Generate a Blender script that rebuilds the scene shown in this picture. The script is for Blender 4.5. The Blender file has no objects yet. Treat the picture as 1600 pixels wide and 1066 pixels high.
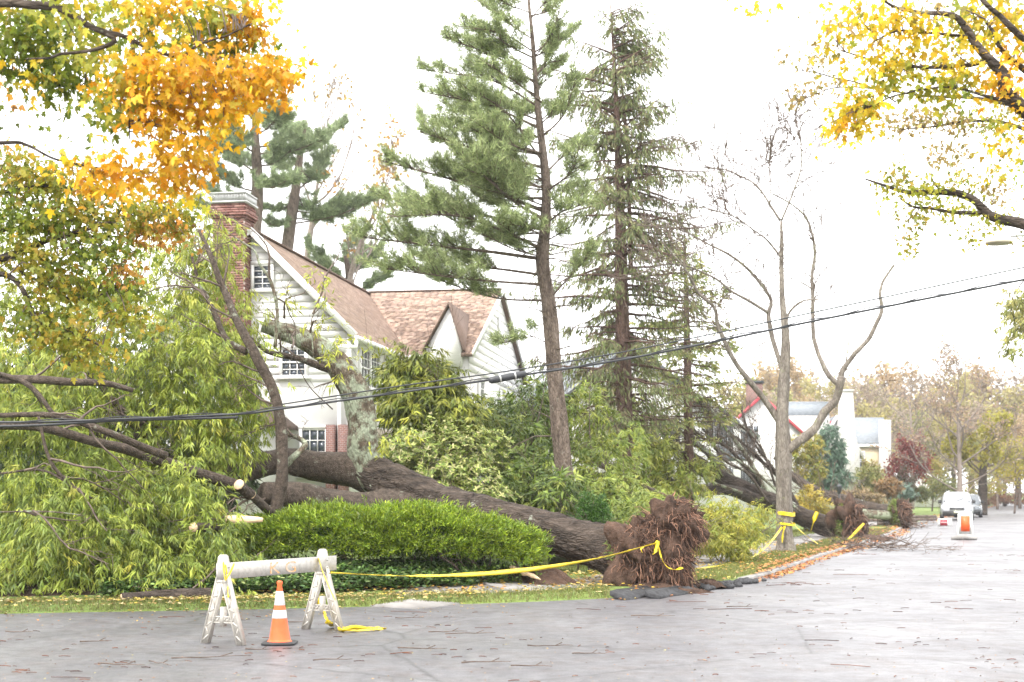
import bpy, math, random
import numpy as np
from mathutils import Vector, Matrix

# ------------------------------------------------------------------ camera, world, sun, exposure
scene = bpy.context.scene
COL = scene.collection
EYE, FPX, HOR = 1.7, 50.0 / 36.0 * 1600.0, 770.0
cam_d = bpy.data.cameras.new('camera')
cam_d.lens = 50; cam_d.sensor_width = 36
cam_d.shift_y = (HOR - 533.0) / 1600.0
cam_d.clip_start = 0.1; cam_d.clip_end = 2000
cam_d.dof.use_dof = True; cam_d.dof.focus_distance = 20.5; cam_d.dof.aperture_fstop = 2.4
cam = bpy.data.objects.new('camera', cam_d); COL.objects.link(cam)
cam.location = (0, 0, EYE); cam.rotation_euler = (math.radians(90), 0, 0)
scene.camera = cam

SUN_EL, SUN_AZ = 52.0, 215.0      # degrees; azimuth clockwise from +Y, light from behind-left of the camera
world = bpy.data.worlds.new('World'); scene.world = world; world.use_nodes = True
wn = world.node_tree.nodes; wl = world.node_tree.links
bg = wn['Background']
sky = wn.new('ShaderNodeTexSky'); sky.sky_type = 'NISHITA'; sky.sun_disc = False
sky.sun_elevation = math.radians(SUN_EL); sky.sun_rotation = math.radians(SUN_AZ)
sky.air_density = 1.0; sky.dust_density = 4.0; sky.ozone_density = 1.0
hs = wn.new('ShaderNodeHueSaturation'); hs.inputs['Saturation'].default_value = 0.12
wl.new(sky.outputs[0], hs.inputs['Color'])
mx = wn.new('ShaderNodeMix'); mx.data_type = 'RGBA'; mx.inputs[0].default_value = 0.8   # the even cloud deck
wl.new(hs.outputs[0], mx.inputs[6]); mx.inputs[7].default_value = (9.8, 9.8, 9.85, 1)
wl.new(mx.outputs[2], bg.inputs['Color']); bg.inputs['Strength'].default_value = 0.15
sun_d = bpy.data.lights.new('sun', 'SUN'); sun_d.energy = 1.5; sun_d.angle = math.radians(10); sun_d.color = (1, 0.96, 0.9)
sun = bpy.data.objects.new('sun', sun_d); COL.objects.link(sun)
_a, _e = math.radians(SUN_AZ), math.radians(SUN_EL)
_dir = Vector((math.sin(_a) * math.cos(_e), math.cos(_a) * math.cos(_e), math.sin(_e)))
sun.rotation_euler = _dir.to_track_quat('Z', 'Y').to_euler()
scene.view_settings.view_transform = 'Standard'; scene.view_settings.look = 'None'
scene.view_settings.exposure = 1.45; scene.view_settings.gamma = 1.0
scene.view_settings.use_curve_mapping = False
scene.cycles.max_bounces = 6; scene.cycles.diffuse_bounces = 2; scene.cycles.glossy_bounces = 2
scene.cycles.transmission_bounces = 4; scene.cycles.transparent_max_bounces = 4

# ------------------------------------------------------------------ helpers
def P(px, py, d):
    """a point seen at that pixel of the photograph, d metres ahead of the camera"""
    return np.array([(px - 800.0) / FPX * d, d, EYE + (HOR - py) / FPX * d])
def PX(px, d): return (px - 800.0) / FPX * d
def unit(v):
    v = np.asarray(v, float); n = np.linalg.norm(v, axis=-1, keepdims=True); return v / np.maximum(n, 1e-9)
def sstep(a, b, x):
    t = np.clip((np.asarray(x, float) - a) / (b - a), 0, 1); return t * t * (3 - 2 * t)
def cr(pts, n):
    """smooth resample of a polyline (any number of columns)"""
    p = np.asarray(pts, float); m = len(p)
    if m == 2:
        t = np.linspace(0, 1, n)[:, None]; return p[0] * (1 - t) + p[1] * t
    q = np.vstack([2 * p[0] - p[1], p, 2 * p[-1] - p[-2]])
    seg = np.linalg.norm(np.diff(p[:, :min(3, p.shape[1])], axis=0), axis=1); cum = np.r_[0, np.cumsum(seg)]
    t = np.linspace(0, cum[-1], n); i = np.clip(np.searchsorted(cum, t, 'right') - 1, 0, m - 2)
    u = ((t - cum[i]) / np.maximum(seg[i], 1e-9))[:, None]
    a, b, c, d = q[i], q[i + 1], q[i + 2], q[i + 3]
    return 0.5 * (2 * b + (c - a) * u + (2 * a - 5 * b + 4 * c - d) * u ** 2 + (3 * b - a - 3 * c + d) * u ** 3)

class MB:
    """collects faces; build() links them as one mesh object"""
    def __init__(s): s.v = []; s.f = []; s.c = []; s.n = 0; s.has = False
    def add(s, V, F, col=None):
        V = np.asarray(V, float).reshape(-1, 3)
        s.v.append(V)
        if isinstance(F, np.ndarray): s.f.append(F + s.n)
        else:
            for f in F: s.f.append(np.array([f]) + s.n)
        if col is not None:
            s.has = True; c = np.broadcast_to(np.asarray(col, float), (len(V), 3))
        else: c = np.ones((len(V), 3))
        s.c.append(c); s.n += len(V); return s
    def mesh(s, name, m=None, smooth=False, org=(0, 0, 0)):
        me = bpy.data.meshes.new(name)
        V = np.concatenate(s.v) - np.asarray(org, float)
        me.vertices.add(len(V)); me.vertices.foreach_set('co', V.ravel().astype(np.float32))
        L = np.concatenate([f.ravel() for f in s.f]).astype(np.int32)
        cnt = np.concatenate([np.full(len(f), f.shape[1]) for f in s.f]).astype(np.int32)
        me.loops.add(len(L)); me.loops.foreach_set('vertex_index', L)
        me.polygons.add(len(cnt)); st = np.r_[0, np.cumsum(cnt)[:-1]].astype(np.int32)
        me.polygons.foreach_set('loop_start', st)
        if smooth: me.polygons.foreach_set('use_smooth', np.ones(len(cnt), bool))
        if s.has:
            C = np.concatenate(s.c); at = me.color_attributes.new('Col', 'FLOAT_COLOR', 'POINT')
            at.data.foreach_set('color', np.c_[C, np.ones(len(C))].ravel().astype(np.float32))
        me.update(calc_edges=True); me.validate()
        if m is not None: me.materials.append(m)
        return me
    def build(s, name, m, parent=None, smooth=False, **kw):
        org = ORG.get(parent.name, (0, 0, 0)) if parent is not None else (0, 0, 0)
        if parent is None and kw.get('base') is not None: org = kw['base']
        o = bpy.data.objects.new(name, s.mesh(name, m, smooth, org)); COL.objects.link(o)
        if parent is not None: o.parent = parent
        else: o.location = tuple(org)
        ORG[o.name] = org
        return tag(o, kw.get('label'), kw.get('cat'), kw.get('group'), kw.get('kind'))
    # shapes
    def box(s, x0, x1, y0, y1, z0, z1, T=None, col=None):
        V = np.array([[x, y, z] for z in (z0, z1) for y in (y0, y1) for x in (x0, x1)], float)
        if T is not None: V = T(V)
        return s.add(V, np.array([[0, 2, 3, 1], [4, 5, 7, 6], [0, 1, 5, 4], [1, 3, 7, 5], [3, 2, 6, 7], [2, 0, 4, 6]]), col)
    def prism(s, poly, d0, d1, T=None, col=None):
        """poly in (a,c) extruded along b from d0 to d1: points (a,b,c)"""
        n = len(poly)
        V = np.array([[a, d0, c] for a, c in poly] + [[a, d1, c] for a, c in poly], float)
        if T is not None: V = T(V)
        s.add(V, [tuple(range(n)), tuple(range(2 * n - 1, n - 1, -1))] + [(i, (i + 1) % n + 0, (i + 1) % n + n, i + n)[::-1] for i in range(n)], col)
        return s
    def tube(s, pts, rad, sides=6, rough=0.0, rng=None, cap=True, col=None):
        p = np.asarray(pts, float); n = len(p); r = np.broadcast_to(np.asarray(rad, float), (n,)).copy()
        t = unit(np.gradient(p, axis=0))
        up = np.array([0, 0, 1.0]) if abs(t[0][2]) < 0.9 else np.array([1.0, 0, 0])
        a = unit(np.cross(t[0], up)); A = np.zeros((n, 3)); A[0] = a
        for i in range(1, n):
            a = a - t[i] * np.dot(a, t[i]); a = a / max(np.linalg.norm(a), 1e-9); A[i] = a
        B = np.cross(t, A)
        th = np.linspace(0, 2 * np.pi, sides, endpoint=False)
        R = np.repeat(r[:, None], sides, 1)
        if rough and rng is not None:
            N = rng.normal(0, 1, (n, sides))
            for k in range(5): N[1:-1] = (N[:-2] + 1.5 * N[1:-1] + N[2:]) / 3.0
            N = N * 1.6 + .35 * rng.normal(0, 1, (n, sides)); N -= N.mean()
            R = R * (1 + rough * N)
        V = p[:, None] + R[..., None] * (np.cos(th)[None, :, None] * A[:, None] + np.sin(th)[None, :, None] * B[:, None])
        i = np.arange(n - 1)[:, None] * sides; j = np.arange(sides)[None]; k = (j + 1) % sides
        F = np.stack([i + j, i + k, i + sides + k, i + sides + j], -1).reshape(-1, 4)
        base = s.n; s.add(V.reshape(-1, 3), F, col)
        if cap and sides > 2:
            s.f.append(np.array([list(range(sides))[::-1]]) + base); s.f.append(np.array([list(range((n - 1) * sides, n * sides))]) + base)
        return s

ORG = {}
def tag(o, label=None, cat=None, group=None, kind=None):
    if label: o['label'] = label
    if cat: o['category'] = cat
    if group: o['group'] = group
    if kind: o['kind'] = kind
    return o
def thing(name, loc, label, cat, group=None):
    o = bpy.data.objects.new(name, None); COL.objects.link(o); o.location = tuple(loc); o.empty_display_size = 0.2
    ORG[o.name] = np.array(loc, float); return tag(o, label, cat, group)
def piece(name, me, parent, M, **kw):
    """one object of shared mesh data placed by world matrix M under a parent that is only translated"""
    o = bpy.data.objects.new(name, me); COL.objects.link(o); o.parent = parent
    o.matrix_local = Matrix.Translation(-Vector(ORG[parent.name])) @ M
    ORG[o.name] = ORG[parent.name]; return tag(o, **kw)
def mat_from(x, y, z, p, s=(1, 1, 1)):
    return Matrix(((x[0] * s[0], y[0] * s[1], z[0] * s[2], p[0]), (x[1] * s[0], y[1] * s[1], z[1] * s[2], p[1]), (x[2] * s[0], y[2] * s[1], z[2] * s[2], p[2]), (0, 0, 0, 1)))

# ------------------------------------------------------------------ materials
def newmat(name):
    m = bpy.data.materials.new(name); m.use_nodes = True; nt = m.node_tree
    return m, nt.nodes, nt.links, nt.nodes['Principled BSDF']
def noise_node(N, L, scale, detail=4, rough=0.6, coord='Object', stretch=None):
    tc = N.new('ShaderNodeTexCoord'); n = N.new('ShaderNodeTexNoise')
    n.inputs['Scale'].default_value = scale; n.inputs['Detail'].default_value = detail; n.inputs['Roughness'].default_value = rough
    if stretch:
        mp = N.new('ShaderNodeMapping'); mp.inputs['Scale'].default_value = stretch
        L.new(tc.outputs[coord], mp.inputs[0]); L.new(mp.outputs[0], n.inputs['Vector'])
    else: L.new(tc.outputs[coord], n.inputs['Vector'])
    return n
def ramp(N, L, src, stops):
    r = N.new('ShaderNodeValToRGB'); e = r.color_ramp.elements
    while len(e) < len(stops): e.new(0.5)
    for k, (p, c) in zip(e, stops): k.position = p; k.color = (*c, 1) if len(c) == 3 else c
    L.new(src, r.inputs[0]); return r
def mixc(N, L, fac, a, b, mode='MIX'):
    m = N.new('ShaderNodeMix'); m.data_type = 'RGBA'; m.blend_type = mode
    for sock, v in ((0, fac), (6, a), (7, b)):
        if hasattr(v, 'default_value') or hasattr(v, 'is_linked'): L.new(v, m.inputs[sock])
        elif sock == 0: m.inputs[0].default_value = v
        else: m.inputs[sock].default_value = (*v, 1)
    return m.outputs[2]
def bump(N, L, bsdf, src, strength=0.3, dist=0.02):
    b = N.new('ShaderNodeBump'); b.inputs['Strength'].default_value = strength; b.inputs['Distance'].default_value = dist
    L.new(src, b.inputs['Height']); L.new(b.outputs[0], bsdf.inputs['Normal'])
def surf(name, c0, c1, scale=3.0, rough=0.7, bmp=0.2, bscale=None, stretch=None, spec=0.4, metal=0.0, dist=0.02, attr=False, lo=0.3, hi=0.7):
    """two-tone noise surface; attr multiplies by the pieces' own colours"""
    m, N, L, b = newmat(name)
    n = noise_node(N, L, scale, stretch=stretch); r = ramp(N, L, n.outputs[0], [(lo, c0), (hi, c1)]); out = r.outputs[0]
    if attr:
        a = N.new('ShaderNodeAttribute'); a.attribute_name = 'Col'; out = mixc(N, L, 1.0, out, a.outputs[0], 'MULTIPLY')
    L.new(out, b.inputs['Base Color']); b.inputs['Roughness'].default_value = rough
    b.inputs['Specular IOR Level'].default_value = spec; b.inputs['Metallic'].default_value = metal
    if bmp: bump(N, L, b, noise_node(N, L, bscale or scale * 8, 5, stretch=stretch).outputs[0], bmp, dist)
    return m
def leafmat(name, trans=0.24, rough=0.45, spec=0.35, k=1.0):
    m, N, L, b = newmat(name)
    a = N.new('ShaderNodeAttribute'); a.attribute_name = 'Col'
    n = noise_node(N, L, 9.0, 2); r = ramp(N, L, n.outputs[0], [(0.3, (0.6 * k, 0.6 * k, 0.58 * k)), (0.7, (0.88 * k, 0.88 * k, 0.86 * k))])
    c = mixc(N, L, 1.0, a.outputs[0], r.outputs[0], 'MULTIPLY')
    L.new(c, b.inputs['Base Color']); b.inputs['Roughness'].default_value = rough; b.inputs['Specular IOR Level'].default_value = spec
    t = N.new('ShaderNodeBsdfTranslucent'); L.new(c, t.inputs['Color'])
    s = N.new('ShaderNodeMixShader'); s.inputs[0].default_value = trans
    L.new(b.outputs[0], s.inputs[1]); L.new(t.outputs[0], s.inputs[2]); L.new(s.outputs[0], N['Material Output'].inputs['Surface'])
    return m
def barkmat(name, c0, c1, lichen=None, lo=0.56, hi=0.66, scale=6, lscale=2.2, bmp=1.0, st=(1, 1, .3)):
    m, N, L, b = newmat(name)
    n = noise_node(N, L, scale, 6, 0.7, stretch=st); r = ramp(N, L, n.outputs[0], [(0.34, c0), (0.68, c1)]); out = r.outputs[0]
    v = N.new('ShaderNodeTexVoronoi'); v.feature = 'DISTANCE_TO_EDGE'; v.inputs['Scale'].default_value = scale * 2.6
    tc = N.new('ShaderNodeTexCoord'); mp = N.new('ShaderNodeMapping'); mp.inputs['Scale'].default_value = st; L.new(tc.outputs['Object'], mp.inputs[0]); L.new(mp.outputs[0], v.inputs['Vector'])
    crack = ramp(N, L, v.outputs['Distance'], [(0.0, (.4, .38, .36)), (0.2, (1, 1, 1))]); out = mixc(N, L, .6, out, crack.outputs[0], 'MULTIPLY')
    if lichen:
        n2 = noise_node(N, L, lscale, 6, 0.72); r2 = ramp(N, L, n2.outputs[0], [(lo, (0, 0, 0)), (hi, (1, 1, 1))])
        out = mixc(N, L, r2.outputs[0], out, lichen)
    L.new(out, b.inputs['Base Color']); b.inputs['Roughness'].default_value = 0.85; b.inputs['Specular IOR Level'].default_value = 0.25
    ad = N.new('ShaderNodeMath'); ad.operation = 'MULTIPLY_ADD'; ad.inputs[1].default_value = 1.2
    L.new(v.outputs['Distance'], ad.inputs[0]); L.new(n.outputs[0], ad.inputs[2])
    bump(N, L, b, ad.outputs[0], bmp, 0.04)
    return m
def plain(name, c, rough=0.5, spec=0.5, metal=0.0, coat=0.0):
    m, N, L, b = newmat(name)
    n = noise_node(N, L, 14, 4); k = np.array(c)
    r = ramp(N, L, n.outputs[0], [(0.3, tuple(k * 0.86)), (0.7, tuple(np.minimum(k * 1.08, 1)))])
    L.new(r.outputs[0], b.inputs['Base Color']); b.inputs['Roughness'].default_value = rough
    b.inputs['Specular IOR Level'].default_value = spec; b.inputs['Metallic'].default_value = metal; b.inputs['Coat Weight'].default_value = coat
    return m

def asphalt():
    m, N, L, b = newmat('wet_asphalt')
    n1 = noise_node(N, L, 0.35, 5, 0.6); n2 = noise_node(N, L, 55, 3, 0.7); n3 = noise_node(N, L, 2.3, 6, 0.65)
    c = ramp(N, L, n2.outputs[0], [(0.3, (0.06, 0.059, 0.064)), (0.7, (0.175, 0.172, 0.18))]).outputs[0]
    stain = ramp(N, L, n3.outputs[0], [(0.45, (1, 1, 1)), (0.72, (0.78, 0.66, 0.58))]).outputs[0]
    c = mixc(N, L, 0.8, c, stain, 'MULTIPLY')
    n4 = noise_node(N, L, 7, 5, 0.75); c = mixc(N, L, 1.0, c, ramp(N, L, n4.outputs[0], [(.36, (.62, .61, .62)), (.6, (1.1, 1.1, 1.1))]).outputs[0], 'MULTIPLY')
    n5 = noise_node(N, L, .9, 6, 0.7, stretch=(1, .35, 1)); c = mixc(N, L, 1.0, c, ramp(N, L, n5.outputs[0], [(.35, (.72, .71, .74)), (.65, (1.15, 1.14, 1.13))]).outputs[0], 'MULTIPLY')
    vo = N.new('ShaderNodeTexVoronoi'); vo.feature = 'DISTANCE_TO_EDGE'; vo.inputs['Scale'].default_value = .28; tcv = N.new('ShaderNodeTexCoord'); wv_ = N.new('ShaderNodeMix'); wv_.data_type = 'VECTOR'; wv_.inputs[0].default_value = .12; L.new(tcv.outputs['Object'], wv_.inputs[4]); L.new(n3.outputs['Color'], wv_.inputs[5]); L.new(wv_.outputs[1], vo.inputs['Vector'])
    c = mixc(N, L, 1.0, c, ramp(N, L, vo.outputs['Distance'], [(0, (.45, .44, .44)), (.006, (1, 1, 1))]).outputs[0], 'MULTIPLY'); L.new(c, b.inputs['Base Color'])
    mm = N.new('ShaderNodeMath'); mm.operation = 'MULTIPLY_ADD'; mm.inputs[1].default_value = 0.5
    L.new(n3.outputs[0], mm.inputs[0]); L.new(n1.outputs[0], mm.inputs[2])
    rr = N.new('ShaderNodeMapRange'); rr.inputs[1].default_value = 0.5; rr.inputs[2].default_value = 1.05; rr.inputs[3].default_value = 0.38; rr.inputs[4].default_value = 0.68
    L.new(mm.outputs[0], rr.inputs[0]); L.new(rr.outputs[0], b.inputs['Roughness']); b.inputs['Specular IOR Level'].default_value = 0.5
    b.inputs['Coat Weight'].default_value = 0.18; b.inputs['Coat Roughness'].default_value = 0.4; b.inputs['Coat IOR'].default_value = 1.33
    bump(N, L, b, n4.outputs[0], 0.35, 0.012); return m
def grassmat():
    m, N, L, b = newmat('lawn_grass')
    n1 = noise_node(N, L, 0.5, 4); n2 = noise_node(N, L, 26, 4, 0.7)
    c = ramp(N, L, n2.outputs[0], [(0.3, (0.07, 0.12, 0.022)), (0.7, (0.19, 0.27, 0.06))]).outputs[0]
    t = ramp(N, L, n1.outputs[0], [(0.4, (1, 1, 1)), (0.65, (1.25, 1.0, 0.75))]).outputs[0]
    c = mixc(N, L, 0.8, c, t, 'MULTIPLY'); L.new(c, b.inputs['Base Color']); b.inputs['Roughness'].default_value = 0.8
    bump(N, L, b, n2.outputs[0], 0.8, 0.04); return m

M = {}
M['asphalt'] = asphalt(); M['grass'] = grassmat()
M['leaf'] = leafmat('leaf_blade', 0.2, k=.98); M['maple'] = leafmat('maple_leaf', 0.5, k=1.12); M['needle'] = leafmat('needle', 0.25, 0.6, k=1.08)
M['yew'] = leafmat('yew_needle', 0.3, 0.4, 0.4, k=1.05); M['blade'] = leafmat('grass_blade', 0.3); M['litter'] = leafmat('fallen_leaf', 0.1, 0.5)
M['oak_bark'] = barkmat('dark_wet_oak_bark', (0.026, 0.02, 0.016), (0.115, 0.088, 0.07), (0.42, 0.45, 0.36), 0.62, 0.72, 7, st=(.3, 1, 1))
M['oak_limb'] = barkmat('dark_wet_limb_bark', (0.04, 0.03, 0.023), (0.15, 0.115, 0.09), (0.36, 0.39, 0.3), 0.6, 0.72, 13, 4, .7, st=(1, 1, 1))
M['lichen_bark'] = barkmat('lichen_covered_bark', (0.06, 0.045, 0.03), (0.2, 0.155, 0.11), (0.3, 0.33, 0.24), 0.44, 0.56, 9, 3.5)
M['pine_bark'] = barkmat('pine_bark', (0.08, 0.058, 0.045), (0.27, 0.21, 0.17), (0.3, 0.3, 0.24), 0.6, 0.75, 11)
M['spruce_bark'] = barkmat('reddish_spruce_bark', (0.075, 0.045, 0.035), (0.24, 0.155, 0.125), None, scale=10)
M['grey_bark'] = barkmat('pale_grey_bark', (0.12, 0.1, 0.085), (0.3, 0.265, 0.225), (0.2, 0.21, 0.11), 0.58, 0.72, 8, 1.6, 0.6)
M['twig'] = surf('twig_bark', (0.06, 0.042, 0.032), (0.17, 0.125, 0.1), 8)
M['pale_twig'] = surf('pale_twig_bark', (0.14, 0.11, 0.095), (0.27, 0.22, 0.19), 8)
M['cutwood'] = surf('fresh_cut_wood', (0.55, 0.37, 0.22), (0.75, 0.57, 0.38), 12, stretch=(1, 6, 6))
M['soil'] = surf('root_soil', (0.035, 0.022, 0.016), (0.13, 0.08, 0.058), 5, 0.95, 0.9, 22, dist=0.06, spec=0.15)
M['root'] = surf('root_fibre', (0.06, 0.032, 0.022), (0.22, 0.125, 0.085), 7, 0.85, 0.3, attr=True)
M['mulch'] = surf('dark_mulch', (0.025, 0.017, 0.012), (0.085, 0.06, 0.042), 9, 0.95, 0.9, 50, dist=0.05, spec=0.1)
M['concrete'] = surf('concrete_slab', (0.17, 0.16, 0.15), (0.28, 0.265, 0.25), 2.5, 0.75, 0.25, 60)
M['kerb'] = surf('kerb_stone', (0.2, 0.19, 0.18), (0.31, 0.3, 0.285), 3, 0.7, 0.3, 40)
M['siding'] = surf('white_painted_clapboard', (0.64, 0.63, 0.6), (0.73, 0.72, 0.7), 1.4, 0.5, 0.1, 20, stretch=(1, 1, 8))
M['stucco'] = surf('white_painted_wall', (0.56, 0.55, 0.53), (0.65, 0.64, 0.62), 1.1, 0.7, 0.25, 35)
M['trim'] = surf('white_trim', (0.72, 0.71, 0.69), (0.8, 0.79, 0.77), 5, 0.4, 0.05)
M['beam'] = surf('taupe_timber', (0.33, 0.28, 0.22), (0.45, 0.39, 0.32), 6, 0.6, 0.2, stretch=(1, 1, 6))
M['shingle'] = surf('roof_shingle', (0.8, 0.8, 0.8), (1.05, 1.05, 1.05), 25, 0.9, 0.5, 90, dist=0.006, attr=True, spec=0.2)
M['roof_deck'] = surf('roof_deck', (0.1, 0.065, 0.05), (0.16, 0.11, 0.085), 6, 0.9, 0.2)
M['brick'] = surf('red_brick', (0.75, 0.75, 0.75), (1.1, 1.1, 1.1), 20, 0.85, 0.5, 60, dist=0.006, attr=True, spec=0.2)
M['mortar'] = surf('mortar', (0.3, 0.25, 0.22), (0.42, 0.36, 0.32), 20, 0.9, 0.4)
M['metal_cap'] = surf('galvanised_cap', (0.35, 0.35, 0.34), (0.5, 0.5, 0.49), 8, 0.45, 0.1, metal=0.5)
M['slate'] = surf('grey_slate_roof', (0.15, 0.165, 0.185), (0.24, 0.26, 0.28), 4, 0.7, 0.4, 30, stretch=(1, 1, 5))
M['pale_shingle'] = surf('pale_grey_shingle', (0.36, 0.335, 0.31), (0.48, 0.455, 0.43), 5, 0.8, 0.4, 30, stretch=(1, 1, 6))
M['tan'] = surf('tan_stucco', (0.4, 0.33, 0.22), (0.5, 0.42, 0.3), 3, 0.8, 0.2)
M['pale_chimney'] = surf('white_limewashed_brick', (0.42, 0.4, 0.37), (0.56, 0.545, 0.52), 5, 0.8, 0.4, 22, stretch=(1, 1, 3))
M['shutter'] = plain('black_shutter', (0.035, 0.038, 0.042), 0.5)
M['red_trim'] = plain('dark_red_trim', (0.33, 0.035, 0.05), 0.5)
M['black'] = plain('black_rubber', (0.02, 0.02, 0.021), 0.5)
M['cable'] = plain('black_cable', (0.025, 0.026, 0.03), 0.45)
M['glass'] = plain('window_glass', (0.05, 0.06, 0.075), 0.06, 0.8)
M['curtain'] = plain('curtain', (0.55, 0.55, 0.55), 0.9)
M['orange'] = surf('orange_cone_plastic', (0.78, 0.1, 0.022), (0.86, 0.14, 0.035), 6, 0.42, 0.05)
M['white_band'] = surf('reflective_white_band', (0.62, 0.62, 0.6), (0.76, 0.76, 0.74), 9, 0.4, 0.05)
M['bar_plastic'] = surf('dirty_white_plastic', (0.32, 0.29, 0.25), (0.47, 0.445, 0.4), 7, 0.55, 0.15, 30, lo=0.25, hi=0.55)
M['bar_board'] = surf('weathered_white_board', (0.32, 0.3, 0.265), (0.46, 0.44, 0.41), 5, 0.6, 0.15, 30, stretch=(0.6, 5, 5), lo=0.25, hi=0.55)
M['tape'] = surf('yellow_caution_tape', (0.78, 0.55, 0.01), (0.86, 0.66, 0.03), 5, 0.35, 0.1, spec=0.5)
M['far_tape'] = M['tape']

# ------------------------------------------------------------------ ground plan: the kerb line and the height of the yard
KERB = cr([(-60, 8), (-30, 14.6), (-14, 18.3), (-7.2, 19.95), (-3.5, 20.8), (-0.2, 21.9), (2.0, 23.3), (3.6, 25.6), (4.95, 28.3), (8.3, 37.8), (14.1, 54), (24.5, 84), (64, 189), (125, 350)], 420)
KA, KB_ = KERB[:-1], KERB[1:]
def kerb_s(x, y):
    """signed distance to the kerb, positive in the yard"""
    p = np.stack([np.ravel(x), np.ravel(y)], -1).astype(float); out = np.empty(len(p))
    ab = KB_ - KA; l2 = (ab ** 2).sum(1)
    for k in range(0, len(p), 4000):
        q = p[k:k + 4000, None] - KA[None]; t = np.clip((q * ab).sum(-1) / l2, 0, 1)
        r = q - t[..., None] * ab; d = (r ** 2).sum(-1); i = d.argmin(1); j = np.arange(len(i))
        side = ab[i, 0] * q[j, i, 1] - ab[i, 1] * q[j, i, 0]
        out[k:k + 4000] = np.sqrt(d[j, i]) * np.where(side >= 0, 1, -1)
    return out.reshape(np.shape(x))
def gz(x, y, s=None):
    x = np.asarray(x, float); y = np.asarray(y, float); s = kerb_s(x, y) if s is None else s
    z = 0.09 + 0.9 * sstep(4, 20, s) + 0.5 * sstep(20, 60, s) + 0.28 * sstep(0.7, 2.6, s) * sstep(1.6, -1.5, x)
    return z + 0.025 * np.sin(x * 1.3 + 0.7 * y) * np.cos(y * 0.9) * sstep(0.5, 3, s)
def onto(x, y): return np.array([x, y, float(gz(x, y))])
def offset_line(s, i0=0, i1=None):
    t = unit(np.gradient(KERB, axis=0)); n = np.stack([-t[:, 1], t[:, 0]], -1); return (KERB + n * s)[i0:i1]
# ------------------------------------------------------------------ setting: ground, road, kerb, pavement, bed
def build_ground():
    xs = np.unique(np.r_[np.linspace(-500, -60, 18), np.linspace(-60, -20, 41), np.linspace(-20, 30, 76), np.linspace(30, 140, 40), np.linspace(140, 700, 20)])
    ys = np.unique(np.r_[np.linspace(-60, 0, 13), np.linspace(0, 16, 9), np.linspace(16, 60, 67), np.linspace(60, 220, 40), np.linspace(220, 1000, 20)])
    X, Y = np.meshgrid(xs, ys); s = kerb_s(X, Y)
    Z = np.where(s > 1.25, gz(X, Y, s) - 0.0, -0.16)
    Z = np.where((s > 0.6) & (s <= 1.25), 0.0, Z)
    hump = np.exp(-(((X - 0.6) / 0.8) ** 2 + ((Y - 23.8) / 0.7) ** 2)) * 0.12
    Z = Z + np.where(s > 1.25, hump, 0)
    V = np.stack([X, Y, Z], -1).reshape(-1, 3); w = len(xs)
    i = (np.arange(len(ys) - 1)[:, None] * w + np.arange(w - 1)[None]).ravel()
    b = MB(); b.add(V, np.stack([i, i + 1, i + w + 1, i + w], -1)); b.build('ground', M['grass'], smooth=True, kind='structure')
build_ground()

def strip(rows, zrows):
    V = np.concatenate([np.c_[r, z] for r, z in zip(rows, zrows)]); n = len(rows[0]); F = []
    for k in range(len(rows) - 1):
        i = np.arange(n - 1) + k * n; F.append(np.stack([i, i + 1, i + n + 1, i + n], -1))
    return V, np.concatenate(F)
def build_road():
    b = MB(); off = [0.06, -0.5, -1.5, -3, -5, -7.5, -10.6]
    rows = [offset_line(s) for s in off]
    # one flat sheet that spans the junction in front of the camera
    xs = np.linspace(-70, 160, 47); ys = np.linspace(-40, 360, 81)
    far = KERB[KERB[:, 1] > 5]
    poly = [(-62, 7.5)] + [tuple(p) for p in offset_line(0.4)[3:]] + [(140, 345), (34, 84), (23.4, 54), (17.6, 37), (11, 20), (4, 0), (-10, -40), (-18, -40), (-7, -6), (-6.5, 4), (-12, 7.2), (-60, -3)]
    V = np.array([(x, y, 0.0) for x, y in poly]); b.add(V, [tuple(range(len(V)))[::-1]])
    o = b.build('road', M['asphalt'], kind='structure')
    return o
road = build_road()
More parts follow.
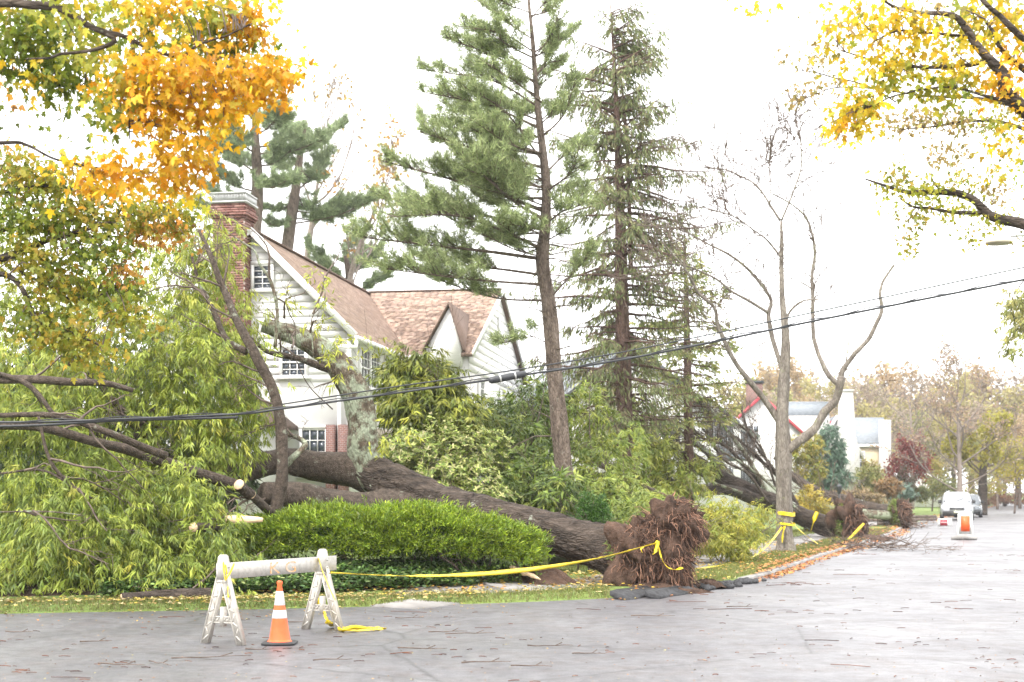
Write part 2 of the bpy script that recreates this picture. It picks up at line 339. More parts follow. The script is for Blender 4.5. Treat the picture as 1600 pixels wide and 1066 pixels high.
def build_verge():
    b = MB(); s = [0.0, 0.12, 0.25, 0.5, 0.9, 1.3, 2.0]; rows = [offset_line(k) for k in s]; z = []
    for k, r in zip(s, rows):
        h = gz(r[:, 0], r[:, 1], np.full(len(r), k)) + 0.015
        z.append(np.where(r[:, 0] < 4.2, h * min(1, (k + .02) / .3) - (.015 if k == 0 else 0), h - (.12 if k < .13 else 0)) - (0.12 if k == 2.0 else 0))
    b.add(*strip(rows, z)); b.build('grass_verge', M['grass'], smooth=True, kind='structure')
    k0 = int(np.argmin(abs(KERB[:, 0] - 4.6) + abs(KERB[:, 1] - 27.5))); 
    kb = bpy.data.objects.new('kerb', None); COL.objects.link(kb); ORG['kerb'] = np.zeros(3); kb['kind'] = 'structure'
    t = unit(np.gradient(KERB, axis=0))
    L = offset_line(0.0)
    fine = cr(L[k0 - 30:k0 + 120], 1500); seg = np.r_[0, np.cumsum(np.linalg.norm(np.diff(fine, axis=0), axis=1))]
    pos = 0.0; rng = np.random.default_rng(5); gap0 = None
    while pos < seg[-1] - 2:
        a = np.array([np.interp(pos + .012, seg, fine[:, k]) for k in (0, 1)]); c = np.array([np.interp(pos + 1.19, seg, fine[:, k]) for k in (0, 1)])
        pos += 1.2
        d = unit(c - a); n = np.array([-d[1], d[0]])
        if a[0] < 4.2 and a[1] < 27.4: continue            # torn up where the big tree stood
        bb = MB(); h = 0.085 + rng.normal(0, .006); lo = 0.02 if a[0] < 1 else 0
        V = []
        for p in (a, c):
            for (o_, zz) in ((0.0, -0.1), (0.0, h - .02 - lo), (0.02, h - lo), (0.15, h - lo), (0.15, -0.1)): V.append((*(p + n * o_), zz))
        bb.add(V, [(0, 1, 2, 3, 4)[::-1], (5, 6, 7, 8, 9)] + [(i, i + 1, i + 6, i + 5) for i in range(4)])
        bb.build('kerb_stone', M['kerb'], kb)
build_verge()
def build_sidewalk():
    sw = bpy.data.objects.new('sidewalk', None); COL.objects.link(sw); ORG['sidewalk'] = np.zeros(3); sw['kind'] = 'structure'
    line = np.vstack([[(-1.9, 21.1), (-0.9, 22.6), (0.6, 24.0), (1.6, 25.3)], offset_line(2.1)[(KERB[:, 1] > 26.5)][:110]])
    fine = cr(line, 1600); seg = np.r_[0, np.cumsum(np.linalg.norm(np.diff(fine, axis=0), axis=1))]
    pos = 0; rng = np.random.default_rng(8); first = True
    while pos < min(seg[-1] - 2, 75):
        q = [np.array([np.interp(pos + k, seg, fine[:, j]) for j in (0, 1)]) for k in (0.01, 1.29)]; pos += 1.3
        nrm = []
        for k in (0, 1):
            d = unit(np.array([np.interp(pos - 1.3 + k * 1.3 + .2, seg, fine[:, j]) for j in (0, 1)]) - np.array([np.interp(max(pos - 1.5 + k * 1.3, 0), seg, fine[:, j]) for j in (0, 1)]))
            nrm.append(np.array([-d[1], d[0]]))
        V = []; tl = rng.normal(0, .008, 4)
        for k in (0, 1):
            for e, sgn in enumerate((-0.62, 0.62)):
                p = q[k] + nrm[k] * sgn; z = float(gz(p[0], p[1])) + 0.03 + tl[k * 2 + e]; z = z if p[1] > 22 else 0.02
                V += [(*p, z), (*p, z - .3)]
        b = MB(); b.add(V, [(0, 2, 6, 4), (1, 5, 7, 3), (0, 4, 5, 1), (2, 3, 7, 6), (0, 1, 3, 2), (4, 6, 7, 5)])
        b.build('paving_slab', M['concrete'], sw)
build_sidewalk()
def build_bed():
    rows, z = [], []; t = np.linspace(0, 1, 60)
    front = cr([(-8.5, 20.6), (-5.5, 21.3), (-3, 21.9), (-0.8, 22.9), (0.1, 23.7)], 60); back = cr([(-9, 27), (-5, 27), (-2, 27), (0, 26.6), (1.2, 25.6)], 60)
    for k in np.linspace(0, 1, 14):
        r = front * (1 - k) + back * k; rows.append(r); z.append(gz(r[:, 0], r[:, 1]) + 0.035 - (0.06 if k in (0, 1) else 0))
    b = MB(); b.add(*strip(rows, z)); b.build('planting_bed', M['mulch'], smooth=True, kind='structure')
build_bed()

# ------------------------------------------------------------------ the white house
class Frame:
    def __init__(s, o, u): s.o = np.array([o[0], o[1], 0.0]); s.u = unit(np.array([u[0], u[1], 0.0])); s.v = np.array([-s.u[1], s.u[0], 0.0])
    def __call__(s, V):
        V = np.asarray(V, float).reshape(-1, 3); return s.o + V[:, :1] * s.u + V[:, 1:2] * s.v + V[:, 2:] * np.array([0, 0, 1.0])
    def p(s, u, v, z): return s((u, v, z))[0]
def wall_window(T, root, face, c, z0, z1, w, cols=3, rows=4, double=1, sill=True, name='window'):
    """face 'v': wall looks towards -v at v=c[1], centre u=c[0]; face 'u': wall looks towards +u at u=c[0], centre v=c[1]"""
    def B(b, a0, a1, k0, k1, y0, y1):       # a along the wall, k out of the wall, y height
        if face == 'v': b.box(c[0] + a0, c[0] + a1, c[1] - k1, c[1] - k0, y0, y1, T)
        else: b.box(c[0] + k0, c[0] + k1, c[1] + a0, c[1] + a1, y0, y1, T)
    b = MB(); n = double; W = w * n; fw = 0.09
    for i in range(n + 1): B(b, -W / 2 + i * w - fw / 2, -W / 2 + i * w + fw / 2, 0.0, 0.09, z0, z1)
    B(b, -W / 2 - fw / 2, W / 2 + fw / 2, 0, 0.1, z1, z1 + 0.1)
    win = b.build(name, M['trim'], root)
    if sill:
        b = MB(); B(b, -W / 2 - .12, W / 2 + .12, 0, 0.15, z0 - 0.08, z0); b.build('sill', M['trim'], win)
    zm = (z0 + z1) / 2
    for i in range(n):
        a0 = -W / 2 + i * w + fw / 2; a1 = a0 + w - fw
        b = MB(); B(b, a0, a1, 0.045, 0.075, zm - .025, zm + .025); B(b, a0, a1, 0.04, 0.07, z0, z0 + .05); B(b, a0, a1, 0.04, 0.07, z1 - .05, z1)
        for k in range(1, cols): x = a0 + (a1 - a0) * k / cols; B(b, x - .012, x + .012, 0.042, 0.062, z0 + .05, zm - .025); B(b, x - .012, x + .012, 0.042, 0.062, zm + .025, z1 - .05)
        for k in range(1, rows):
            if k * 2 == rows: continue
            y = z0 + (z1 - z0) * k / rows; B(b, a0, a1, 0.043, 0.06, y - .012, y + .012)
        b.build('sash', M['trim'], win)
        for k in range(cols):
            for j in range(rows):
                x0 = a0 + (a1 - a0) * k / cols + .012; x1 = a0 + (a1 - a0) * (k + 1) / cols - .012; y0 = z0 + (z1 - z0) * j / rows + .012; y1 = z0 + (z1 - z0) * (j + 1) / rows - .012
                b = MB(); B(b, x0, x1, 0.012, 0.03, y0, y1); b.build('pane', M['glass'], win)
    return win
def clap(T, root, wall, face, c, lo, hi, z0, z1, exp=0.215):
    """clapboards of a wall; lo(z), hi(z) give its extent along the wall"""
    z = z0
    while z < z1 - 0.05:
        zt = min(z + exp, z1); a0, a1, b0, b1 = lo(z), hi(z), lo(zt), hi(zt)
        b = MB()
        if face == 'v': V = [(a0, c - .022, z), (a1, c - .022, z), (b1, c - .006, zt), (b0, c - .006, zt), (a0, c + .03, z), (a1, c + .03, z), (b1, c + .03, zt), (b0, c + .03, zt)]
        else: V = [(c + .022, a0, z), (c + .022, a1, z), (c + .006, b1, zt), (c + .006, b0, zt), (c - .03, a0, z), (c - .03, a1, z), (c - .03, b1, zt), (c - .03, b0, zt)]
        b.add(T(V), np.array([[0, 1, 2, 3], [5, 4, 7, 6], [0, 4, 5, 1], [3, 2, 6, 7], [0, 3, 7, 4], [1, 5, 6, 2]]))
        b.build('clapboard', M['siding'], wall); z += exp
SHC = [np.array(c) for c in ((0.33, 0.235, 0.185), (0.37, 0.27, 0.21), (0.28, 0.195, 0.155), (0.41, 0.3, 0.24), (0.34, 0.24, 0.185), (0.31, 0.225, 0.185))]
def house():
    T = Frame((PX(395, 42.5), 42.5), (0.988, -0.155)); g = 1.0
    R, E, hw = 9.5, 6.58, 2.96           # ridge, eave, half width of the main gable
    root = thing('white_house', T.p(0, 5, g), 'large white clapboard house with brown shingle roof and brick chimney', 'house')
    Lm = 14.6
    # main block walls: pentagon prism
    b = MB(); b.prism([(-hw, g - .5), (hw, g - .5), (hw, E - .12), (0, R - .12), (-hw, E - .12)], 0.03, Lm, T)
    wall = b.build('wall', M['stucco'], root)
    hwz = lambda z: hw if z < E else max(hw * (R - .15 - z) / (R - E), .02)
    clap(T, root, wall, 'v', 0.03, lambda z: -hwz(z), lambda z: hwz(z), 5.0, R - .16)
    # wing: ridge along u at v=13.7, from the main block to u=7.6
    wv, wu, wh = 13.7, 5.2, 6.6; ER = 6.55; RR = 9.58
    b = MB(); b.prism([(wv - wh + .35, g - .5), (wv + wh - .35, g - .5), (wv + wh - .35, ER - .05), (wv, RR - .14), (wv - wh + .35, ER - .05)], 0.5, wu - .03, lambda V: T(np.asarray(V)[:, [1, 0, 2]]))
    ww = b.build('wall', M['stucco'], root)
    hz2 = lambda z: (wh - .35) if z < ER else max((wh - .35) * (RR - .16 - z) / (RR - ER), .02)
    clap(T, root, ww, 'u', wu - .03, lambda z: wv - hz2(z), lambda z: wv + hz2(z), 5.9, RR - .2, 0.28)
    # roofs: thin decks plus shingles
    sh = []                                                       # (corner, across, upslope, normal)
    def slope(p_eave0, p_eave1, p_ridge0, p_ridge1, name='roof', keep=None):
        e0, e1, r0, r1 = (T.p(*q) for q in (p_eave0, p_eave1, p_ridge0, p_ridge1))
        n = unit(np.cross(e1 - e0, r0 - e0)); n = n if n[2] > 0 else -n
        b = MB(); V = [e0, e1, r1, r0]; b.add(np.array(V + [v - n * .1 for v in V]), np.array([[0, 1, 2, 3], [7, 6, 5, 4], [0, 4, 5, 1], [1, 5, 6, 2], [2, 6, 7, 3], [3, 7, 4, 0]]))
        o = b.build(name, M['roof_deck'], root)
        up = np.linalg.norm(((r0 + r1) - (e0 + e1)) / 2); rows = int(up / 0.15); rng = np.random.default_rng(len(sh) + 3)
        for k in range(rows):
            f0, f1 = k / rows, (k + 1.35) / rows
            a0, a1 = e0 * (1 - f0) + r0 * f0, e1 * (1 - f0) + r1 * f0; c0 = e0 * (1 - f1) + r0 * f1
            ln = np.linalg.norm(a1 - a0); ax = unit(a1 - a0); upv = unit(c0 - a0 - ax * np.dot(c0 - a0, ax)); x = -rng.uniform(0, .3)
            while x < ln - .02:
                w = rng.uniform(.2, .36); x0, x1 = max(x, 0), min(x + w, ln); x += w
                if x1 - x0 < .05: continue
                p = a0 + ax * x0
                if keep is None or keep(p): sh.append((p, ax, upv, n, x1 - x0 - .008, up / rows * 1.3, rng.integers(6), rng.uniform(-.001, .002)))
        return o
    ov = 0.28
    roof = slope((hw + ov, -.3, E - ov), (hw + ov, wv - wh + .2, E - ov), (0, -.3, R), (0, Lm, R))
    slope((-hw - ov, -.3, E - ov), (-hw - ov, Lm, E - ov), (0, -.3, R), (0, Lm, R), keep=lambda p: False)
    slope((hw + .1, wv - wh, ER - .1), (wu + .15, wv - wh, ER - .1), (-.1, wv, RR), (wu + .15, wv, RR))
    slope((hw, wv + wh, ER - .1), (wu + .15, wv + wh, ER - .1), (hw, wv, RR), (wu + .15, wv, RR), keep=lambda p: False)
    # the 300 shingles that show largest become parts, the rest one part
    def shown(q):
        p, ax, upv, n, w, h = q[:6]; view = np.array([0, 0, EYE]) - p; dd = np.linalg.norm(view)
        return max(np.dot(n, view / dd), 0) * w * h / dd ** 2
    sh.sort(key=shown, reverse=True)
    cube = np.array([[0, 2, 3, 1], [4, 5, 7, 6], [0, 1, 5, 4], [1, 3, 7, 5], [3, 2, 6, 7], [2, 0, 4, 6]])
    def sv(w, h): return np.array([[0, 0, .002], [w, 0, .002], [0, h, .002], [w, h, .002], [0, 0, .014], [w, 0, .014], [0, h, .006], [w, h, .006]])
    protos = [MB().add(sv(1, 1), cube, c).mesh('shingle', M['shingle']) for c in SHC]
    rest = MB()
    for i, (p, ax, upv, n, w, h, k, j) in enumerate(sh):
        if i < 300: piece('shingle', protos[k], roof, mat_from(ax, upv, n, p + n * j, (w, h, 1.0)))
        else:
            V = sv(w, h); rest.add(p + n * j + V[:, :1] * ax + V[:, 1:2] * upv + V[:, 2:] * n, cube, SHC[k])
    rest.build('roof_shingles', M['shingle'], root, kind='stuff')
    # rakes, ridge caps, gutters, downpipe elbow
    def bar(p, q, w, h, name, m, up=(0, 0, 1)):
        p, q = np.array(p), np.array(q); t = unit(q - p); s_ = unit(np.cross(t, up)); n_ = np.cross(s_, t)
        b = MB(); V = [e + s_ * a * w / 2 + n_ * c * h / 2 for e in (p, q) for c in (-1, 1) for a in (-1, 1)]
        b.add(V, cube); return b.build(name, m, root)
    bar(T.p(0, -.32, R + .01), T.p(hw + ov, -.32, E - ov + .01), .05, .2, 'rake_board', M['trim'])
    bar(T.p(0, -.32, R + .01), T.p(-hw - ov, -.32, E - ov + .01), .05, .2, 'rake_board', M['trim'])
    bar(T.p(wu + .17, wv, RR), T.p(wu + .17, wv - wh, ER - .1), .05, .2, 'rake_board', M['trim'])
    bar(T.p(wu + .17, wv, RR), T.p(wu + .17, wv + wh, ER - .1), .05, .2, 'rake_board', M['trim'])
    bar(T.p(0, -.3, R + .03), T.p(0, Lm, R + .03), .22, .05, 'ridge_cap', M['roof_deck'])
    bar(T.p(0, wv, RR + .03), T.p(wu + .1, wv, RR + .03), .22, .05, 'ridge_cap', M['roof_deck'])
    bar(T.p(hw + ov + .04, -.35, E - ov - .06), T.p(hw + ov + .04, wv - wh - .1, E - ov - .06), .13, .12, 'gutter', M['trim'])
    bar(T.p(hw + .2, wv - wh - .05, ER - .17), T.p(3.75, wv - wh - .05, ER - .17), .13, .12, 'gutter', M['trim'])
    bar(T.p(hw + .14, -.1, E - .36), T.p(hw + .14, wv - wh, E - .36), .3, .06, 'soffit', M['trim'])
    b = MB(); b.tube(cr([T.p(hw + ov + .02, -.28, E - .4), T.p(hw + ov + .05, -.4, E - .62), T.p(hw - .1, -.38, E - .6), T.p(hw - .25, -.18, E - .8), T.p(hw - .25, -.1, 1.2)], 24), .06, 8); b.build('downpipe', M['trim'], root, smooth=True)
    bar(T.p(hw + .01, .0, g), T.p(hw + .01, .0, E - .3), .12, .12, 'corner_board', M['trim'], (1, 0, 0))
    # dormer on the wing front
    du0, du1, dv = 3.75, 4.95, wv - wh + .1; dz = 8.05; dc = 4.55
    b = MB(); b.prism([(du0, ER - .5), (du1, ER - .5), (du1, ER + .1), (dc, dz), (du0, ER + .1)], dv - .12, dv + 3.6, T); dm = b.build('dormer', M['siding'], root)
    for (a, sg) in ((du0 - .1, -1), (du1 + .1, 1)):
        b = MB(); V = [T.p(a, dv - .28, ER - .02), T.p(dc, dv - .28, dz + .1), T.p(dc, dv + 3.7, dz + .1), T.p(a, dv + 3.7, ER - .02)]
        b.add(np.array(V + [v + np.array([0, 0, .09]) for v in V]), np.array([[0, 1, 2, 3], [7, 6, 5, 4], [0, 4, 5, 1], [1, 5, 6, 2], [2, 6, 7, 3], [3, 7, 4, 0]])); b.build('dormer_roof', M['roof_deck'], dm)
    # windows
    wall_window(T, root, 'v', (0.32, -0.005), 7.75, 8.5, 0.62, 2, 4)
    wall_window(T, root, 'v', (1.28, -0.005), 5.15, 6.0, 0.78, 3, 4)
    wall_window(T, root, 'u', (hw, 2.3), 4.95, 6.1, 1.2, 3, 4, double=2)
    wall_window(T, root, 'u', (hw, 4.7), 5.3, 6.1, 0.8, 3, 4)
    wall_window(T, root, 'v', (4.1, wv - wh + .35), 5.2, 6.0, 0.6, 2, 4)
    wall_window(T, root, 'u', (wu, wv - 4.2), 4.6, 5.7, 0.9, 3, 4)
    wall_window(T, root, 'u', (wu, wv + .5), 4.6, 5.7, 0.9, 3, 4)
    wall_window(T, root, 'u', (hw, 4.0), 2.35, 3.35, 0.8, 3, 4, double=2)
    wall_window(T, root, 'v', (1.9, -0.005), 2.2, 3.6, 0.8, 3, 4)
    # gable vent louvre
    b = MB(); b.box(wu + .01, wu + .06, wv - .35, wv - .15, 7.6, 8.5, T); b.build('vent', M['trim'], root)
    # porch hood, post, brackets, brick piers
    b = MB(); b.box(hw + .02, hw + .2, 2.6, 5.3, 3.42, 3.72, T); b.build('lintel_beam', M['beam'], root)
    b = MB(); b.prism([(hw + .05, 3.6), (hw + 1.3, 3.6), (hw + 1.3, 3.7), (hw + .05, 4.5)], 5.4, 6.9, T); b.build('porch_roof', M['roof_deck'], root)
    b = MB(); b.box(hw + .95, hw + 1.12, 5.5, 5.67, g, 3.6, T); b.build('porch_post', M['beam'], root)
    b = MB(); b.prism([(hw + .1, 2.7), (hw + .26, 2.7), (hw + 1.0, 3.45), (hw + 1.0, 3.6), (hw + .85, 3.6)], 5.52, 5.65, T); b.build('porch_bracket', M['beam'], root)
    b = MB(); b.box(hw - .05, hw + .015, 5.75, 6.7, g, 3.3, T); b.build('door', M['shutter'], root)
    for uu in (2.35, 2.72):
        b = MB(); b.box(uu, uu + .26, -.35, -.02, g - .3, 3.7, T); pier = b.build('brick_pier', M['brick_wall'], root)
    # annex with its own gable in front of the chimney
    b = MB(); b.prism([(-4.2, g - .5), (1.05, g - .5), (1.05, 3.85), (-1.4, 5.75), (-4.2, 3.6)], -3.2, -.0, T); b.build('annex_wall', M['stucco'], root)
    for a, z in ((1.4, 3.66), (-4.5, 3.45)):
        b = MB(); V = [T.p(a, -3.5, z), T.p(-1.4, -3.5, 5.86), T.p(-1.4, -.0, 5.86), T.p(a, -.0, z)]
        b.add(np.array(V + [v - np.array([0, 0, .12]) for v in V]), cube[:, [0, 1, 2, 3]] if False else np.array([[0, 1, 2, 3], [7, 6, 5, 4], [0, 4, 5, 1], [1, 5, 6, 2], [2, 6, 7, 3], [3, 7, 4, 0]])); b.build('annex_roof', M['roof_deck'], root)
    # chimney of real bricks
    cu0, cu1, cv0, cv1 = -1.02, -.05, -.62, .25; ztop = 10.25
    b = MB(); b.box(cu0 + .012, cu1 - .012, cv0 + .012, cv1 - .012, g, ztop - .01, T); ch = b.build('chimney', M['mortar'], root)
    BC = [np.array(c) for c in ((0.2, 0.095, 0.08), (0.24, 0.12, 0.1), (0.15, 0.07, 0.062), (0.29, 0.165, 0.14), (0.21, 0.1, 0.082))]
    bv = np.array([[x, y, z] for z in (0, 1) for y in (0, 1) for x in (0, 1)], float)
    bp = [MB().add(bv, cube, c).mesh('brick', M['brick']) for c in BC]; rng = np.random.default_rng(4); bricks = []
    z = ztop - .075; row = 0
    while z > 5.5:
        out = 0.0 if row > 5 else (0.05 if row in (1, 2, 5) else 0.09 if row in (3, 4) else .03)
        for face in ('v', 'u'):
            a, e = (cu0 - out, cu1 + out) if face == 'v' else (cv0 - out + .1, cv1 + out); x = a - (0.105 if row % 2 else 0)
            while x < e - .03:
                x0, x1 = max(x, a), min(x + .2, e); x += .212
                if x1 - x0 < .04: continue
                j = rng.uniform(-.003, .004)
                if face == 'v': o_, X, Y, s_ = T.p(x0, cv0 - out - j, z), T.u, T.v, (x1 - x0, .1, .065)
                else: o_, X, Y, s_ = T.p(cu1 + out + j - .1, x0, z), T.u, T.v, (.1, x1 - x0, .065)
                bricks.append((o_, X, Y, s_, rng.integers(5)))
        z -= .075; row += 1
    rest = MB()
    for i, (o_, X, Y, s_, k) in enumerate(bricks):
        if i < 300: piece('brick', bp[k], ch, mat_from(X, Y, (0, 0, 1), o_, s_))
        else: rest.add(o_ + bv[:, :1] * s_[0] * X + bv[:, 1:2] * s_[1] * Y + bv[:, 2:] * s_[2] * np.array([0, 0, 1.]), cube, BC[k])
    rest.build('lower_bricks', M['brick'], ch, kind='stuff')
    b = MB(); b.box(cu0 - .1, cu1 + .1, cv0 - .1, cv1 + .1, ztop, ztop + .05, T); b.box(cu0 - .08, cu1 + .08, cv0 - .08, cv1 + .08, ztop + .27, ztop + .31, T)
    for k in range(24):
        f = k / 23; x = cu0 - .06 + f * (cu1 - cu0 + .1); y = cv0 - .06 + f * (cv1 - cv0 + .1)
        b.box(x, x + .02, cv0 - .065, cv0 - .045, ztop + .05, ztop + .27, T); b.box(cu1 + .045, cu1 + .065, y, y + .02, ztop + .05, ztop + .27, T)
    b.box(cu0 + .05, cu1 - .05, cv0 + .05, cv1 - .05, ztop + .05, ztop + .26, T)
    b.build('chimney_cap', M['metal_cap'], ch)
def brick_wall_mat():
    m, N, L, b = newmat('brick_pier'); t = N.new('ShaderNodeTexBrick'); t.inputs['Scale'].default_value = 4.5
    t.inputs['Color1'].default_value = (.17, .075, .06, 1); t.inputs['Color2'].default_value = (.12, .055, .047, 1); t.inputs['Mortar'].default_value = (.25, .21, .19, 1)
    tc = N.new('ShaderNodeTexCoord'); mp = N.new('ShaderNodeMapping'); mp.inputs['Rotation'].default_value = (math.radians(90), 0, 0); L.new(tc.outputs['Object'], mp.inputs[0]); L.new(mp.outputs[0], t.inputs['Vector'])
    L.new(t.outputs[0], b.inputs['Base Color']); b.inputs['Roughness'].default_value = .85; return m
M['brick_wall'] = brick_wall_mat()
house()

# ------------------------------------------------------------------ houses further down the street
def slab4(b, V, n, th=.12):
    V = np.array(V); b.add(np.vstack([V, V - np.asarray(n) * th]), np.array([[0, 1, 2, 3], [7, 6, 5, 4], [0, 4, 5, 1], [1, 5, 6, 2], [2, 6, 7, 3], [3, 7, 4, 0]]))
def gable_house(name, label, o, u, hw, Ln, g, E, R, wm, rm, cat='house', rake=None):
    T = Frame(o, u); root = thing(name, T.p(0, Ln / 2, g), label, cat)
    b = MB(); b.prism([(-hw, g - 1), (hw, g - 1), (hw, E - .1), (0, R - .12), (-hw, E - .1)], 0, Ln, T); b.build('wall', wm, root)
    k = (R - E) / hw
    for s in (-1, 1):
        b = MB(); slab4(b, [T.p(s * (hw + .35), -.3, E - .35 * k), T.p(0, -.3, R), T.p(0, Ln + .3, R), T.p(s * (hw + .35), Ln + .3, E - .35 * k)], (0, 0, 1), .14); b.build('roof', rm, root)
    for s in (-1, 1):
        for v in (-.34, Ln + .34):
            p, q = T.p(0, v, R - .08), T.p(s * (hw + .35), v, E - .35 * k - .08); t = unit(q - p); n = np.cross(t, T.v)
            b = MB(); b.add([p + n * a + T.v * c for a, c in ((-.11, -.03), (.11, -.03), (.11, .03), (-.11, .03))] + [q + n * a + T.v * c for a, c in ((-.11, -.03), (.11, -.03), (.11, .03), (-.11, .03))], [(0, 1, 2, 3), (7, 6, 5, 4), (0, 4, 5, 1), (1, 5, 6, 2), (2, 6, 7, 3), (3, 7, 4, 0)])
            b.build('rake_board', rake or M['trim'], root)
    return T, root
def far_window(T, root, face, c, z0, z1, w, shut=True):
    def B(b, a0, a1, k0, k1, y0, y1):
        if face == 'v': b.box(c[0] + a0, c[0] + a1, c[1] - k1, c[1] - k0, y0, y1, T)
        else: b.box(c[0] + k0, c[0] + k1, c[1] + a0, c[1] + a1, y0, y1, T)
    b = MB(); B(b, -w / 2 - .08, w / 2 + .08, 0, .04, z0 - .08, z1 + .08); wn_ = b.build('window', M['trim'], root)
    for k in (0, 1):
        for j in (0, 1):
            b = MB(); B(b, -w / 2 + k * w / 2 + .03, -w / 2 + (k + 1) * w / 2 - .03, .045, .06, z0 + j * (z1 - z0) / 2 + .03, z0 + (j + 1) * (z1 - z0) / 2 - .03); b.build('pane', M['glass'], wn_)
    if shut:
        for s in (-1, 1):
            b = MB(); x = s * (w / 2 + .28); B(b, x - .19, x + .19, 0, .07, z0 - .05, z1 + .05); b.build('shutter', M['shutter'], wn_)
def far_houses():
    u = (0.974, -0.225)
    # white colonial with black shutters: right long wall shows
    o = np.array([8.4, 62.0]) - np.array(u) * 4.2
    T, r = gable_house('colonial_house', 'long white colonial house with black shutters behind the bare fallen branches', o, u, 4.2, 17, 1.0, 5.9, 8.6, M['siding'], M['slate'])
    for k in range(6): far_window(T, r, 'u', (4.2, 1.6 + k * 2.7), 4.1, 5.4, 1.0)
    for k in range(6): far_window(T, r, 'u', (4.2, 1.6 + k * 2.7), 1.7, 3.0, 1.0)
    far_window(T, r, 'v', (0, 0), 6.0, 7.0, .9); far_window(T, r, 'v', (2, 0), 4.1, 5.3, .9); far_window(T, r, 'v', (-2, 0), 4.1, 5.3, .9)
    b = MB(); b.box(4.24, 5.5, 6, 11, 3.3, 3.5, T); b.prism([(4.24, 3.5), (5.6, 3.5), (4.24, 4.0)], 6, 11, T); b.build('porch_roof', M['slate'], r)
    o2 = o + np.array([0.225, 0.974]) * 22.5
    T, r = gable_house('white_house', 'second white house with black shutters beyond the long colonial house', o2, u, 4.2, 15, 1.1, 5.9, 8.4, M['siding'], M['slate'])
    for k in range(5): far_window(T, r, 'u', (4.2, 1.5 + k * 2.9), 4.1, 5.4, 1.0)
    for k in range(5): far_window(T, r, 'u', (4.2, 1.5 + k * 2.9), 1.7, 3.0, 1.0)
    # slate roofed neighbour between the conifers
    T, r = gable_house('white_house', 'white house with slate roof and dark rake between the conifers', (PX(985, 56) , 56), (0.96, 0.28), 3.1, 9, 1.0, 5.2, 7.6, M['siding'], M['slate'], rake=M['shutter'])
    far_window(T, r, 'v', (1.2, 0), 3.4, 4.6, .8); far_window(T, r, 'v', (-1, 0), 3.4, 4.6, .8)
    # red trimmed gable with brick chimney, d about 104
    T, r = gable_house('gabled_house', 'white gabled house with dark red trim and small brick chimney', (PX(1190, 104), 104), (0.99, -0.14), 3.7, 9, 1.2, 5.4, 8.85, M['stucco'], M['slate'], rake=M['red_trim'])
    far_window(T, r, 'v', (-.6, 0), 5.6, 6.6, .8, False); far_window(T, r, 'v', (1.6, 0), 3.2, 4.4, .8, False)
    b = MB(); b.box(-1.1, .1, .6, 1.4, 7.6, 9.75, T); c = b.build('chimney', M['brick_wall'], r); b = MB(); b.box(-1.18, .18, .52, 1.48, 9.75, 9.95, T); b.build('chimney_cap', M['shutter'], c)
    # steep pale roof beside it, ridge across the view
    d = 107; x0, x1 = PX(1224, d), PX(1302, d); T = Frame((x0, d), (0.995, -0.1)); w = (x1 - x0)
    r = thing('steep_roof_house', T.p(w / 2, 3, 1.2), 'house with steep pale shingle roof, slate ridge and red edge', 'house')
    b = MB(); b.prism([(0.0, 0.6), (0, 2.9), (3.6, 8.6), (7.2, 2.9), (7.2, 0.6)], 0.1, w - .1, lambda V: T(np.asarray(V)[:, [1, 0, 2]])); b.build('wall', M['stucco'], r)
    def sl(f0, f1, m, nm, off=0.0):
        b = MB(); V = [T.p(a, -.25 + 3.85 * f, 2.6 + 6.15 * f + off) for a, f in ((0, f0), (w, f0), (w, f1), (0, f1))]; slab4(b, V, (0, -.83, .55), .12); b.build(nm, m, r)
    sl(0, .82, M['pale_shingle'], 'roof'); sl(.821, 1, M['slate'], 'ridge_slates', .02)
    b = MB(); slab4(b, [T.p(-.05, 7.45, 2.6), T.p(w + .05, 7.45, 2.6), T.p(w + .05, 3.6, 8.75), T.p(-.05, 3.6, 8.75)], (0, .83, .55)); b.build('roof', M['slate'], r)
    b = MB(); V = [T.p(a, -.28 + 3.85 * f, 2.6 + 6.15 * f) for a, f in ((w + .01, 0), (w + .14, 0), (w + .14, .75), (w + .01, .75))]; slab4(b, V, (0, -.83, .55), .25); b.build('rake_board', M['red_trim'], r)
    # tall white chimney of the next house with slate flank
    T = Frame((PX(1322, 103), 103), (0.99, -0.1)); r = thing('chimney_stack', T.p(0, 0, 1.2), 'tall tapering white chimney on the end of the slate roofed house', 'chimney')
    b = MB(); V = []
    for z, h in ((.6, .98), (4.6, .9), (5.8, .62), (9.0, .42)): V += [T.p(a * h, c * .5, z) for a, c in ((-1, -1), (1, -1), (1, 1), (-1, 1))]
    F = [(0, 3, 2, 1), (12, 13, 14, 15)] + [(k * 4 + i, k * 4 + (i + 1) % 4, k * 4 + 4 + (i + 1) % 4, k * 4 + 4 + i) for k in range(3) for i in range(4)]
    b.add(V, F); b.build('stack', M['pale_chimney'], r)
    b = MB(); b.box(-.5, .5, -.58, .58, 9.0, 9.14, T); b.build('chimney_cap', M['pale_chimney'], r)
    T, r = gable_house('slate_house', 'narrow slate roofed house end behind the tall white chimney', (PX(1308, 108), 108), (0.99, -0.1), 1.6, 8, 1.2, 5.0, 7.6, M['stucco'], M['slate'])
    # tan house
    d = 122; T = Frame((PX(1330, d), d), (0.995, -0.1)); w = 3.1
    r = thing('tan_house', T.p(w / 2, 3, 1.3), 'small tan house with grey roof and white framed window', 'house')
    b = MB(); b.box(0, w, 0, 6, .6, 6.1, T); b.build('wall', M['tan'], r)
    b = MB(); slab4(b, [T.p(-.2, -.3, 5.95), T.p(w + .2, -.3, 5.95), T.p(w + .1, 3, 8.3), T.p(-.1, 3, 8.3)], (0, -.5, .8)); b.build('roof', M['slate'], r)
